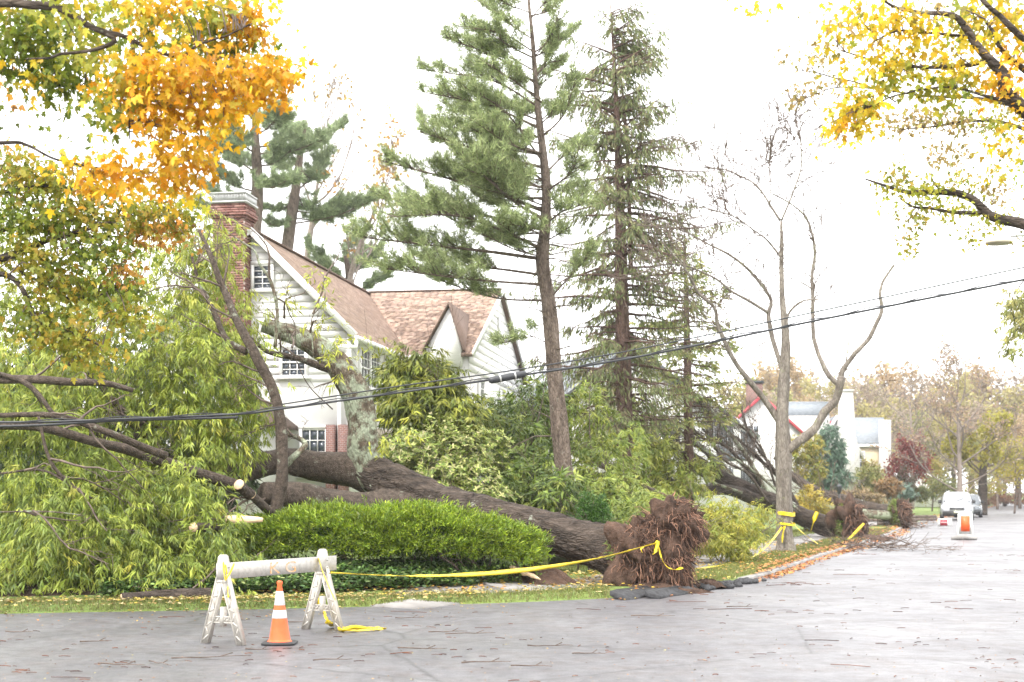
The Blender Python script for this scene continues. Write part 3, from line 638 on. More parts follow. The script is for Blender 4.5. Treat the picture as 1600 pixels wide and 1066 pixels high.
    b = MB(); b.box(-.1, w + .1, -.28, -.05, 5.6, 5.85, T); b.build('cornice', M['trim'], r)
    b = MB(); b.box(-.1, 1.9, -1.2, -.03, 3.0, 3.6, T); b.build('porch_roof', M['slate'], r)
    far_window(T, r, 'v', (.65, 0), 3.9, 5.2, .85, False); far_window(T, r, 'v', (.6, 0), 1.4, 2.7, .9, False)
    b = MB(); b.box(2.3, 3.25, -.6, -.02, .6, 7.9, T); b.build('chimney', M['pale_chimney'], r)
    # white garage under the trees
    T, r = gable_house('garage', 'low white garage under the trees beside the dark red maple', (PX(1440, 150), 150), (0.99, -.1), 2.4, 6, 1.2, 2.9, 3.9, M['stucco'], M['slate'])
    b = MB(); b.box(-1.9, -.5, -.05, .0, 1.2, 2.6, T); b.build('garage_door', M['trim'], r)
far_houses()
# ------------------------------------------------------------------ foliage tools
LEAF = {
 'lance': (np.array([[0, 0, 0], [.38, .5, .12], [1, 0, -.1], [.38, -.5, .12]]), np.array([[0, 1, 2, 3]])),
 'needle': (np.array([[0, .5, 0], [0, -.5, 0], [1, 0, 0]]), np.array([[0, 1, 2]])),
 'oval': (np.array([[0, 0, 0], [.3, .45, .1], [.7, .42, .06], [1, 0, -.12], [.7, -.42, .06], [.3, -.45, .1]]), np.array([[0, 1, 2, 3, 4, 5]])),
 'spray': (np.array([[0, 0, 0], [.5, .5, -.1], [1, 0, -.3], [.5, -.5, -.1]]), np.array([[0, 1, 2, 3]])),
 'maple': (np.array([[-.12, 0, 0], [.02, .16, .03], [-.04, .42, 0], [.2, .34, .02], [.5, .6, -.12], [.46, .2, .04], [.72, .24, -.02], [1.08, 0, -.2], [.72, -.24, -.02], [.46, -.2, .04], [.5, -.6, -.12], [.2, -.34, .02], [-.04, -.42, 0], [.02, -.16, .03]]),
           np.array([[0, 1, 2, 3], [0, 3, 4, 5], [0, 5, 6, 7], [0, 7, 8, 9], [0, 9, 10, 11], [0, 11, 12, 13]])),
}
def frames(d, n):
    d = unit(d); n = n - d * (n * d).sum(-1, keepdims=True); n = unit(n); return d, np.cross(n, d), n
def leaves(b, pos, d, n, ln, wd, col, kind='lance'):
    V0, F0 = LEAF[kind]; N = len(pos); d, s, n = frames(np.asarray(d, float), np.asarray(n, float))
    ln = np.broadcast_to(ln, (N,)); wd = np.broadcast_to(wd, (N,))
    V = pos[:, None] + V0[None, :, 0, None] * (ln[:, None, None] * d[:, None]) + V0[None, :, 1, None] * (wd[:, None, None] * s[:, None]) + V0[None, :, 2, None] * (wd[:, None, None] * n[:, None])
    k = len(V0); F = (F0[None] + (np.arange(N) * k)[:, None, None]).reshape(-1, F0.shape[1])
    b.add(V.reshape(-1, 3), F, np.repeat(col, k, 0)); return b
def palette(rng, n, cols, w=None, jit=.14):
    c = np.array(cols); i = rng.choice(len(c), n, p=None if w is None else np.array(w) / np.sum(w)); m = rng.random((n, 1))
    j = rng.choice(len(c), n, p=None if w is None else np.array(w) / np.sum(w))
    return np.clip((c[i] * (1 - .35 * m) + c[j] * .35 * m) * (1 + rng.normal(0, jit, (n, 1))), .004, .9)
def rdir(rng, n): return unit(rng.normal(0, 1, (n, 3)))
def in_blob(rng, blob, n, inner=.45):
    """points in an ellipsoid given in picture size: (px, py, d, rx, ry, depth radius)"""
    px, py, d, rx, ry, rd = blob; c = P(px, py, d); v = rdir(rng, n) * (inner + (1 - inner) * rng.random((n, 1)) ** .6); a, e = rng.uniform(0, 6, 2); v = v * (1 + .26 * np.sin(5 * v[:, :1] + a) * np.cos(4.3 * v[:, 2:] + e) + .12 * np.sin(11 * v[:, :1] + 9 * v[:, 2:] + a))
    return c + v * np.array([rx * d / FPX, rd, ry * d / FPX]), v
def sprigs(b, rng, pos, out, cols, w=None, per=10, ln=.18, wd=.036, droop=.55, kind='lance', spread=.7, span=.16):
    """drooping bunches of leaves"""
    n = len(pos); ax = unit(out * .6 + rng.normal(0, .5, (n, 3)) + np.array([0, -.15, -droop]))
    N = n * per; p = np.repeat(pos, per, 0); a = np.repeat(ax, per, 0); t = rng.random((N, 1)) ** .7
    rad = rdir(rng, N); rad = unit(rad - a * (rad * a).sum(1, keepdims=True)); rad[:, 2] *= .6
    p = p + a * t * span * 1.5 + rng.normal(0, span * .1, (N, 3))
    d = unit(a * .55 + rad * spread * 1.1 + np.array([0, 0, -droop * .6])); nn = np.cross(d, np.cross(np.array([0, -.3, 1.]), d)) + rng.normal(0, .4, (N, 3))
    c = .72 * np.repeat(palette(rng, n, cols, w, .2), per, 0) + .28 * palette(rng, N, cols, w)
    return leaves(b, p, d, nn, ln * rng.uniform(.65, 1.25, N), wd * rng.uniform(.75, 1.25, N), c, kind)
def traced(pts, n=None, d=None):
    """picture polyline (px, py, d, radius m) -> smooth points, radii"""
    a = np.array([[*P(p[0], p[1], p[2]), p[3]] for p in pts]); n = n or max(6, 5 * len(pts)); q = cr(a, n); return q[:, :3], np.maximum(q[:, 3], .003)
def wobble(rng, p, amp):
    n = len(p); m = max(3, n // 5); w = rng.normal(0, amp * 1.6, (m, 3)); w[0] = 0; k = np.linspace(0, m - 1, n); return p + np.stack([np.interp(k, range(m), w[:, j]) for j in range(3)], 1)
def grow(b, rng, p0, d0, L, r0, lev, kids, ratio=.62, ang=.75, up=.1, wig=.18, tips=None, sides=5, rmin=.004, first=.25):
    n = max(4, int(5 + 3 * (lev > 1))); p = [np.array(p0, float)]; d = unit(d0)
    for k in range(n - 1):
        d = unit(d + rng.normal(0, wig, 3) + np.array([0, 0, up])); p.append(p[-1] + d * L / (n - 1))
    p = np.array(p); f = np.linspace(0, 1, n); r = np.maximum(r0 * (1 - .72 * f), rmin)
    b.tube(p, r, max(3, sides), cap=False)
    if tips is not None: tips.append((lev, p, d))
    if lev > 0:
        for k in range(kids[-lev]):
            f_ = first + (1 - first) * (k + rng.random()) / kids[-lev]; i = min(int(f_ * (n - 1)), n - 2); q = p[i] + (p[i + 1] - p[i]) * (f_ * (n - 1) - i)
            t = unit(p[i + 1] - p[i]); s = unit(np.cross(t, rdir(rng, 1)[0])); a = ang * rng.uniform(.6, 1.25)
            grow(b, rng, q, t * math.cos(a) + s * math.sin(a), L * ratio * rng.uniform(.7, 1.15) * (1.15 - .45 * f_), max(r0 * (1 - .72 * f_) * .6, rmin), lev - 1, kids, ratio, ang, up, wig, tips, max(3, sides - 1), rmin, first)
def along(p, f):
    x = f * (len(p) - 1); i = min(int(x), len(p) - 2); return p[i] + (p[i + 1] - p[i]) * (x - i), unit(p[i + 1] - p[i])

# colours of leaves (linear)
OAK = [(.38, .45, .055), (.27, .35, .045), (.5, .54, .09), (.16, .24, .035), (.6, .54, .08), (.09, .15, .026)]
OAKW = [3, 3, 1.8, 2.6, .3, 1.8]
OAKD = [(.16, .24, .04), (.24, .33, .05), (.09, .15, .03), (.38, .42, .08), (.05, .09, .02)]

# ------------------------------------------------------------------ the big uprooted oak
def root_mass(parent, rng, c, axis, rad, thick, nfib, grassy=True, fl=.8, k=1.0):
    """root plate: a lumpy soil disc across the trunk axis with roots fanning out"""
    axis = unit(axis); s1 = unit(np.cross(axis, (0, 0, 1))); s2 = np.cross(s1, axis); s2 = s2 if s2[2] > 0 else -s2
    nu, nv = 40, 26; th = np.linspace(0, 2 * np.pi, nu, endpoint=False); ph = np.linspace(.02, np.pi - .02, nv)
    lump = rng.normal(0, 1, (nv, nu))
    for _ in range(3): lump = (lump + np.roll(lump, 1, 1) + np.roll(lump, -1, 1) + np.roll(lump, 1, 0) + np.roll(lump, -1, 0)) / 3.4
    fine = rng.normal(0, .045, (nv, nu))
    R = 1 + .3 * lump + fine
    R[rng.random((nv, nu)) < .06] *= .86
    V = c + (np.cos(ph)[:, None, None] * axis * thick * (-1) + np.sin(ph)[:, None, None] ** .7 * rad * (np.cos(th)[None, :, None] * s1 + np.sin(th)[None, :, None] * s2)) * R[..., None]
    i = np.arange(nv - 1)[:, None] * nu; j = np.arange(nu)[None]; kk = (j + 1) % nu
    b = MB(); b.add(V.reshape(-1, 3), np.stack([i + j, i + kk, i + nu + kk, i + nu + j], -1).reshape(-1, 4)); o = b.build('root_ball', M['soil'], parent, smooth=True)
    for q in range(22):                                           # thick roots
        a = rng.uniform(0, 2 * np.pi); rd = math.cos(a) * s1 + math.sin(a) * s2; p0 = c + rd * rad * rng.uniform(.2, .7) + axis * thick * .3
        d = unit(rd * .8 + axis * rng.uniform(.2, .9)); pts = [p0]
        for m in range(7): d = unit(d + rng.normal(0, .3, 3) + np.array([0, 0, -.22])); pts.append(pts[-1] + d * rad * .13)
        b = MB(); b.tube(np.array(pts), np.linspace(rng.uniform(.025, .06), .01, 8) * k, 6, .1, rng, col=(.75, .75, .75)); b.build('root', M['root'], o, smooth=True)
    b = MB()
    for q in range(nfib):
        a = rng.uniform(0, 2 * np.pi); rr = rng.random() ** .5; rd = math.cos(a) * s1 + math.sin(a) * s2
        p0 = c + rd * rad * rr * .98 + axis * thick * math.sqrt(max(0, 1 - rr * rr)) * .95 * (1 if rng.random() < .6 else -1) + rng.normal(0, .03, 3)
        d = unit(rd * .6 + axis * .7 + rng.normal(0, .45, 3)); ln = rng.uniform(.1, .5) * max(rad, .6) / .75; m = 5; pts = [p0]
        for _ in range(m - 1): d = unit(d + rng.normal(0, .35, 3) + np.array([0, 0, -.45])); pts.append(pts[-1] + d * ln / (m - 1))
        b.tube(np.array(pts), np.linspace(rng.uniform(.005, .012), .003, m) * k, 3, cap=False, col=np.array([1, .95, .9]) * rng.choice([.3, .55, .9, 1.4, 2.2]))
    b.build('root_fibres', M['root'], o, kind='stuff')
    if grassy:
        b = MB(); n = 1300 if grassy == 'rim' else 2400; a = rng.uniform(0, 2 * np.pi, n); rd = np.cos(a)[:, None] * s1 + np.sin(a)[:, None] * s2; rr = rng.uniform(.86, 1.06, n)[:, None] if grassy == 'rim' else (rng.random((n, 1)) ** .5 * 1.0)
        p = c + rd * rad * rr - axis * thick * (rng.uniform(.35, .8, (n, 1)) if grassy == 'rim' else np.sqrt(np.maximum(.05, 1 - rr ** 2)) * 1.3)
        leaves(b, p, rd * .6 - axis * .7 + rng.normal(0, .5, (n, 3)), rdir(rng, n), rng.uniform(.04, .1, n) * (1 if grassy == 'rim' else 2.4), .02 if grassy == 'rim' else .06, palette(rng, n, [(.17, .25, .05), (.26, .33, .08), (.3, .27, .12)]), 'needle')
        b.build('turf', M['blade'], o, kind='stuff')
    return o

def big_oak():
    rng = np.random.default_rng(11)
    base = P(985, 880, 25.3)
    root = thing('fallen_oak', (base[0], base[1], 0.1), 'huge uprooted tree lying behind the clipped hedge, its trunk nearest the road', 'fallen tree')
    def limb(name, pts, mat, sides=14, rough=.05, n=None):
        p, r = traced(pts, n); b = MB(); b.tube(wobble(rng, p, .012), r, sides, rough, rng); b.build(name, M[mat], root, smooth=True); return p, r
    tr, _ = limb('trunk', [(1010, 880, 25.2, .528), (975, 868, 25.3, .458), (930, 852, 25.5, .396), (880, 836, 25.7, .361), (800, 814, 26.0, .326), (720, 795, 26.3, .326), (655, 775, 26.6, .361), (600, 750, 26.9, .370), (570, 732, 27.1, .317)], 'oak_bark', 56, .03, 150)
    A, ra = limb('limb', [(596, 764, 26.95, .24), (580, 738, 27.0, .31), (569, 700, 27.0, .3), (566, 655, 27, .28), (556, 612, 27, .26), (530, 572, 27, .24), (498, 545, 27, .22), (460, 525, 27, .18), (415, 510, 27, .14)], 'lichen_bark', 18, .05, 44)
    B_, _ = limb('limb', [(668, 775, 26.6, .26), (612, 756, 26.9, .33), (548, 734, 27.15, .31), (495, 728, 27.2, .27), (440, 722, 27, .23), (370, 735, 26.4, .24), (300, 735, 26, .21), (230, 715, 25.6, .18), (150, 690, 25.2, .14), (60, 668, 25, .11), (-60, 650, 25, .08)], 'oak_limb', 16, .05, 60)
    C_, _ = limb('limb', [(650, 790, 26.6, .36), (590, 792, 26.2, .30), (520, 788, 25.6, .27), (460, 775, 25.2, .24), (410, 772, 24.8, .19)], 'oak_limb', 16, .05, 36)
    D_, _ = limb('limb', [(428, 806, 24.4, .112), (436, 760, 24.4, .105), (442, 700, 24.4, .101), (440, 650, 24.4, .094), (422, 600, 24.4, .086), (398, 555, 24.4, .079), (378, 510, 24.4, .068), (350, 450, 24.5, .056), (328, 400, 24.6, .045), (310, 362, 24.7, .030)], 'oak_limb', 12, .06, 50)
    limbs = [A, B_, C_, D_]
    for pts in (
        [(385, 550, 24.5, .064), (352, 530, 24.8, .056), (330, 480, 25, .049), (308, 440, 25.2, .038), (300, 400, 25.3, .022)],
        [(428, 806, 24.2, .090), (405, 785, 23.8, .075), (376, 760, 23.3, .066)],
        [(440, 735, 24.6, .068), (462, 712, 24.6, .056), (476, 695, 24.7, .049), (462, 684, 24.8, .038), (440, 678, 25, .030)],
        [(540, 585, 27, .083), (500, 570, 26.9, .075), (460, 558, 26.7, .060), (420, 545, 26.6, .045), (385, 520, 26.5, .030)],
        [(430, 545, 25.6, .034), (432, 480, 25.6, .030), (424, 440, 25.6, .027), (405, 415, 25.6, .022), (395, 388, 25.6, .017), (340, 350, 25.6, .009)],
        [(-60, 590, 22.6, .068), (30, 592, 22.5, .068), (110, 598, 22.5, .064), (170, 600, 22.6, .053), (210, 610, 22.8, .038)],
        [(240, 640, 25.2, .068), (215, 690, 25.1, .083), (262, 712, 25.4, .083), (300, 735, 25.8, .083)],
        [(110, 565, 25, .075), (150, 590, 25, .068), (190, 640, 25, .060), (230, 680, 25.3, .060)],
        [(-40, 575, 22.5, .038), (40, 600, 22.4, .041), (90, 650, 22.3, .034), (150, 660, 22.3, .022)], [(-60, 668, 22.0, .053), (60, 668, 22.1, .064), (150, 690, 22.4, .075), (210, 705, 22.8, .083), (300, 738, 23.6, .098), (380, 762, 24.4, .105)],
        [(-30, 650, 21.8, .038), (80, 652, 21.9, .045), (150, 672, 22.1, .056), (200, 690, 22.3, .060), (262, 712, 22.8, .068)],
        [(60, 650, 21.6, .022), (80, 720, 21.6, .026), (120, 760, 21.6, .022), (145, 775, 21.6, .015)], [(0, 740, 21.6, .015), (70, 735, 21.6, .019), (120, 765, 21.6, .015)], [(0, 800, 21, .011), (70, 798, 21, .012), (130, 806, 21, .007)],
        [(110, 870, 22.2, .022), (190, 882, 22.3, .038), (300, 888, 22.6, .060), (400, 880, 23, .068)],
        [(370, 860, 22.1, .009), (320, 900, 21.9, .009), (290, 920, 21.8, .007)],
        [(490, 560, 25.8, .011), (485, 500, 25.8, .011), (505, 470, 25.8, .009), (500, 420, 25.8, .006)],
        [(520, 640, 26, .011), (480, 600, 26, .010), (455, 540, 26, .007), (440, 480, 26, .005)]):
        p, _ = limb('branch', pts, 'oak_limb' if rng.random() < .75 else 'lichen_bark', 8, .05); limbs.append(p)
    # cut faces and a split billet lie on the hedge
    root_mass(root, rng, P(1006, 872, 24.85), np.array([.80, -.5, .3]), .62, .46, 3000, 'rim'); root_mass(root, rng, P(1054, 822, 24.75), np.array([.8, -.3, .6]), .4, .38, 1500, None); root_mass(root, rng, P(1042, 884, 24.6), np.array([.8, -.5, .1]), .42, .32, 1100, None); root_mass(root, rng, P(1020, 836, 24.8), np.array([.6, -.6, .5]), .34, .3, 700, None)
    # twigs
    PXM = lambda q: (800 + q[:, 0] / q[:, 1] * FPX).mean(); tw = MB()
    for p in limbs:
        front = p[:, 1].mean() < 23
        for k in range(2 if (p is A or front or (PXM(p) > 385 and p is not D_)) else 8):
            q, t = along(p, rng.uniform(.25, 1)); grow(tw, rng, q, unit(t + rdir(rng, 1)[0] * .9), rng.uniform(.6, 1.6), .022, 2, [3, 3], .6, .7, -.02, .2, None, 4)
    tw.build('twigs', M['twig'], root, kind='stuff')
    # foliage
    fo = MB()
    blobs = [(40, 470, 25.5, 90, 110, 2, 200), (90, 580, 25, 130, 110, 1.8, 420), (250, 470, 26, 120, 130, 1.6, 620), (295, 400, 26.3, 60, 65, 1.1, 220), (340, 480, 26.3, 50, 80, .8, 200), (60, 720, 23.6, 130, 110, 1.6, 560), (190, 610, 25.2, 150, 90, 1.4, 460),
             (310, 590, 25.2, 110, 110, 1.2, 420), (385, 620, 25.4, 50, 80, .7, 170), (110, 830, 22.6, 140, 100, 1.3, 820), (270, 800, 23.2, 95, 85, .9, 480), (50, 900, 21.9, 100, 50, .6, 380), (190, 905, 22.0, 120, 40, .55, 420), (320, 680, 24.8, 85, 75, .8, 300), (345, 860, 22.4, 45, 36, .4, 120),
             (240, 880, 22.2, 80, 50, .5, 200), (330, 905, 21.9, 50, 40, .3, 90), (20, 620, 24, 70, 80, 1, 200), (200, 740, 24.2, 110, 70, 1, 300)]
    for B in blobs:
        px, py, d, rx, ry, rd, n = B; m = max(6, n // 13)
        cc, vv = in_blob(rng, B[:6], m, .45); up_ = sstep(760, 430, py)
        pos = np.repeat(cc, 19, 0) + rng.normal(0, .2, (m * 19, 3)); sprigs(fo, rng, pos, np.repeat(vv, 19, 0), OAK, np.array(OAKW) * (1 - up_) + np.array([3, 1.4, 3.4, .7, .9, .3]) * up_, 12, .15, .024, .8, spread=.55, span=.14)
    for (px, py, d, rx, ry) in ((500, 430, 25.8, 16, 28), (515, 465, 25.8, 14, 20), (520, 540, 25.8, 28, 20), (495, 500, 25.8, 18, 20), (575, 530, 26, 32, 16), (535, 525, 26, 20, 10), (625, 665, 26.2, 30, 20), (590, 690, 26.2, 22, 18), (450, 470, 26, 10, 10), (530, 580, 26, 12, 30)):
        pos, v = in_blob(rng, (px, py, d, rx, ry, .25), 7, .1); sprigs(fo, rng, pos, v, [(.45, .48, .06), (.34, .4, .05), (.5, .48, .05)], None, 8, .15, .032)
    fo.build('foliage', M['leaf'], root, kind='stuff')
big_oak()

def cut_wood():
    rng = np.random.default_rng(3)
    def log(name, label, a, c, r, m='oak_bark'):
        a, c = np.array(a), np.array(c); t = unit(c - a); root = thing(name, (a + c) / 2, label, 'log')
        b = MB(); b.tube(cr([a, (a + c) / 2 + rng.normal(0, .02, 3), c], 12), r, 14, .04, rng, cap=False); b.build('bark', M[m], root, smooth=True)
        for e, s in ((a, -1), (c, 1)):
            b = MB(); b.tube(np.array([e - t * s * .02, e + t * s * .004]), [r * .97, r * .95], 14); b.build('cut_end', M['cutwood'], root)
    log('log', 'short cut branch with round pale end poking out of the leaves left of the hedge', P(302, 824, 22.1), P(340, 826, 23.2), .075)
    log('log', 'cut stub of wood with pale end leaning against the upright dark limb', P(373, 757, 23.22), P(392, 773, 23.55), .094)
    log('log', 'long dark log lying along the grass edge left of the barricade', P(190, 941, 21.0), P(345, 932, 21.6), .13, 'oak_bark')
    # split billet
    b = MB(); p = [P(352, 813, 22.9), P(412, 813, 22.9)]
    T = lambda V: p[0] + np.asarray(V)[:, :1] * unit(p[1] - p[0]) + np.asarray(V)[:, 1:2] * np.array([0, 1., 0]) + np.asarray(V)[:, 2:] * np.array([0, 0, 1.])
    V = []
    for x, k in ((0, .85), (.06, 1), (.3, .95), (.52, .7), (.6, .5)): V += [(x, -.08 * k, -.05 * k), (x + .02, -.09 * k, .04 * k), (x, .02, .08 * k), (x, .1 * k, .03), (x, .06 * k, -.05 * k)]
    F = [(0, 1, 2, 3, 4), (24, 23, 22, 21, 20)] + [(k * 5 + i, k * 5 + 5 + i, k * 5 + 5 + (i + 1) % 5, k * 5 + (i + 1) % 5) for k in range(4) for i in range(5)]
    b.add(T(np.array(V)), F); b.build('split_billet', M['cutwood'], base=p[0], label='pale split piece of fresh wood lying on the left end of the hedge', cat='firewood')
cut_wood()

# ------------------------------------------------------------------ clipped hedge
def hedge():
    rng = np.random.default_rng(21); c = P(612, 840, 24.1); root = thing('hedge', onto(c[0], 24.1), 'bright green clipped yew hedge in front of the fallen trunk', 'hedge')
    n = 12800; rx, ry = 2.5, .95
    th = rng.uniform(0, 2 * np.pi, n); u = rng.random(n) ** .5
    def top(x, y):
        e = np.clip(1 - np.abs(x / rx) ** 3.2 - np.abs(y / ry) ** 3.0, 0, 1)
        return .47 + .95 * e ** .42 * (1 - .1 * (x / rx)) + .05 * np.sin(x * 2.3 + 1) + .045 * np.sin(x * 5.1 + y * 3)
    # sample directions on a superellipsoid so the sides are covered too
    v = unit(np.repeat(rdir(rng, n // 8), 8, 0) + rng.normal(0, .03, (n, 3))); v[:, 2] = np.where(v[:, 2] < -.45, -v[:, 2], v[:, 2]); q = (np.abs(v) ** 2.7).sum(1) ** (-1 / 2.7)
    w = v * q[:, None] * (1 + .05 * np.sin(v[:, :1] * 17 + 1) * np.cos(v[:, 2:] * 13) + .03 * np.sin(v[:, :1] * 41 + v[:, 1:2] * 33)) * np.repeat(rng.uniform(.88, 1.05, (n // 8, 1)), 8, 0) * rng.uniform(.95, 1.02, (n, 1))
    sag = 1 - .12 * sstep(.2, 1, w[:, 0])
    # underside lifts to show the stems
    pos = np.stack([c[0] + w[:, 0] * rx, 24.1 + w[:, 1] * ry, .93 + w[:, 2] * .44 * sag - .2 * sstep(.3, 1.05, w[:, 0]) + .03 * np.sin(w[:, 0] * 9)], 1)
    pos[:, 2] += rng.exponential(.03, n) * (v[:, 2] > .1)
    per = 8; p = np.repeat(pos, per, 0) + rng.normal(0, .03, (n * per, 3)); o = np.repeat(v, per, 0)
    d = unit(o * .7 + rng.normal(0, .6, (n * per, 3)) + np.array([0, 0, .35])); N = n * per
    patch = np.repeat(np.exp(rng.normal(0, .22, (n // 8, 1))), 8, 0) * (1 + .22 * np.sin(w[:, :1] * 13 + 2 * np.cos(w[:, 2:] * 9)) * np.cos(w[:, 1:2] * 7))
    tip = np.repeat(sstep(-.2, .9, v[:, 2])[:, None], per, 0)
    col = palette(rng, N, [(.19, .29, .025), (.27, .37, .03), (.11, .19, .018), (.36, .44, .04)]) * np.repeat(patch, per, 0)
    fo = MB(); leaves(fo, p, d, rdir(rng, N) + np.array([0, 0, .6]), rng.uniform(.05, .11, N), rng.uniform(.014, .024, N), col, 'lance')
    # sparse inner and lower foliage
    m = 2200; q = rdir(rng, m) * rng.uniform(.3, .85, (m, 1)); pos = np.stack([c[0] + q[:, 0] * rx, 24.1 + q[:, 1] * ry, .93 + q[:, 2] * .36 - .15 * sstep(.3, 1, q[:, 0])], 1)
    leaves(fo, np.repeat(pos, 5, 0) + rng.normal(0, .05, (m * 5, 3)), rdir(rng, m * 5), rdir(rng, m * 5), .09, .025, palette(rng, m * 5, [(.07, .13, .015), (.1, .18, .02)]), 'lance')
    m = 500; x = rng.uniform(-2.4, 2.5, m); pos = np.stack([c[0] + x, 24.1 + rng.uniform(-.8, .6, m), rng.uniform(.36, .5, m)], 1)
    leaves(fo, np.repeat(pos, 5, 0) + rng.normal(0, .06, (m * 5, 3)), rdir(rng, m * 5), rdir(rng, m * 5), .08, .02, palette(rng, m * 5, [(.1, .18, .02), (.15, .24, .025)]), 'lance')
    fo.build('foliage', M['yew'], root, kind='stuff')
    b = MB()
    for k in range(11):
        x = c[0] - 2.2 + k * .44 + rng.normal(0, .1); 
        for j in range(4): grow(b, rng, (x, 24.1 + rng.normal(0, .2), .3), unit((rng.normal(0, .6), rng.normal(0, .5), .9)), .75, .024, 1, [4], .6, .7, .02, .22, None, 4)
    b.build('stems', M['twig'], root, kind='stuff')
hedge()

# ------------------------------------------------------------------ shrubs
def shrub(name, label, base, blobs, cols, seed, w=None, style='sprig', cat='shrub', group=None, per=10, ln=.12, wd=.03, droop=.3, mat='leaf', stems=8, leafkind='lance', stemmat='twig'):
    rng = np.random.default_rng(seed); root = thing(name, base, label, cat, group); fo = MB()
    for B in blobs:
        n = B[6]; pos, v = in_blob(rng, B[:6], n, .5); g = gz(pos[:, 0], pos[:, 1]); pos[:, 2] = np.maximum(pos[:, 2], g + .04)
        if style == 'sprig': sprigs(fo, rng, pos, v, cols, w, per, ln, wd, droop, leafkind)
        elif style == 'whorl':
            N = n * per; ax = unit(v * .8 + np.array([0, -.1, .8]) + rng.normal(0, .3, (n, 3))); a = np.repeat(ax, per, 0); r = rdir(rng, N); r = unit(r - a * (r * a).sum(1, keepdims=True))
            tint = np.repeat(np.exp(rng.normal(0, .22, (n, 1))), per, 0)
            leaves(fo, np.repeat(pos, per, 0), r + a * rng.uniform(-.25, .7, (N, 1)), a, ln * rng.uniform(.7, 1.2, N), wd * rng.uniform(.8, 1.2, N), palette(rng, N, cols, w) * tint, leafkind)
        else:
            N = n * per; a = np.repeat(unit(v + np.array([0, 0, .5])), per, 0)
            leaves(fo, np.repeat(pos, per, 0) + rng.normal(0, .04, (N, 3)), a * .5 + rdir(rng, N), rdir(rng, N), ln * rng.uniform(.6, 1.2, N), wd, palette(rng, N, cols, w), leafkind)
    fo.build('foliage', M[mat], root, kind='stuff')
    b = MB(); cs = [P(*B[:3]) for B in blobs]
    for k in range(stems):
        c = cs[k % len(cs)]; p0 = np.array(base) + np.array([rng.normal(0, .15), rng.normal(0, .15), -.05]); L = np.linalg.norm(c - p0)
        grow(b, rng, p0, unit(c - p0 + rng.normal(0, .15, 3) * L), L * 1.05, .022, 2, [4, 4], .5, .6, .03, .12, None, 4)
    if stems: b.build('stems', M[stemmat], root, kind='stuff')
    return root
RH = [(.38, .43, .1), (.26, .35, .06), (.5, .5, .18), (.15, .23, .04), (.56, .5, .26), (.22, .3, .05)]
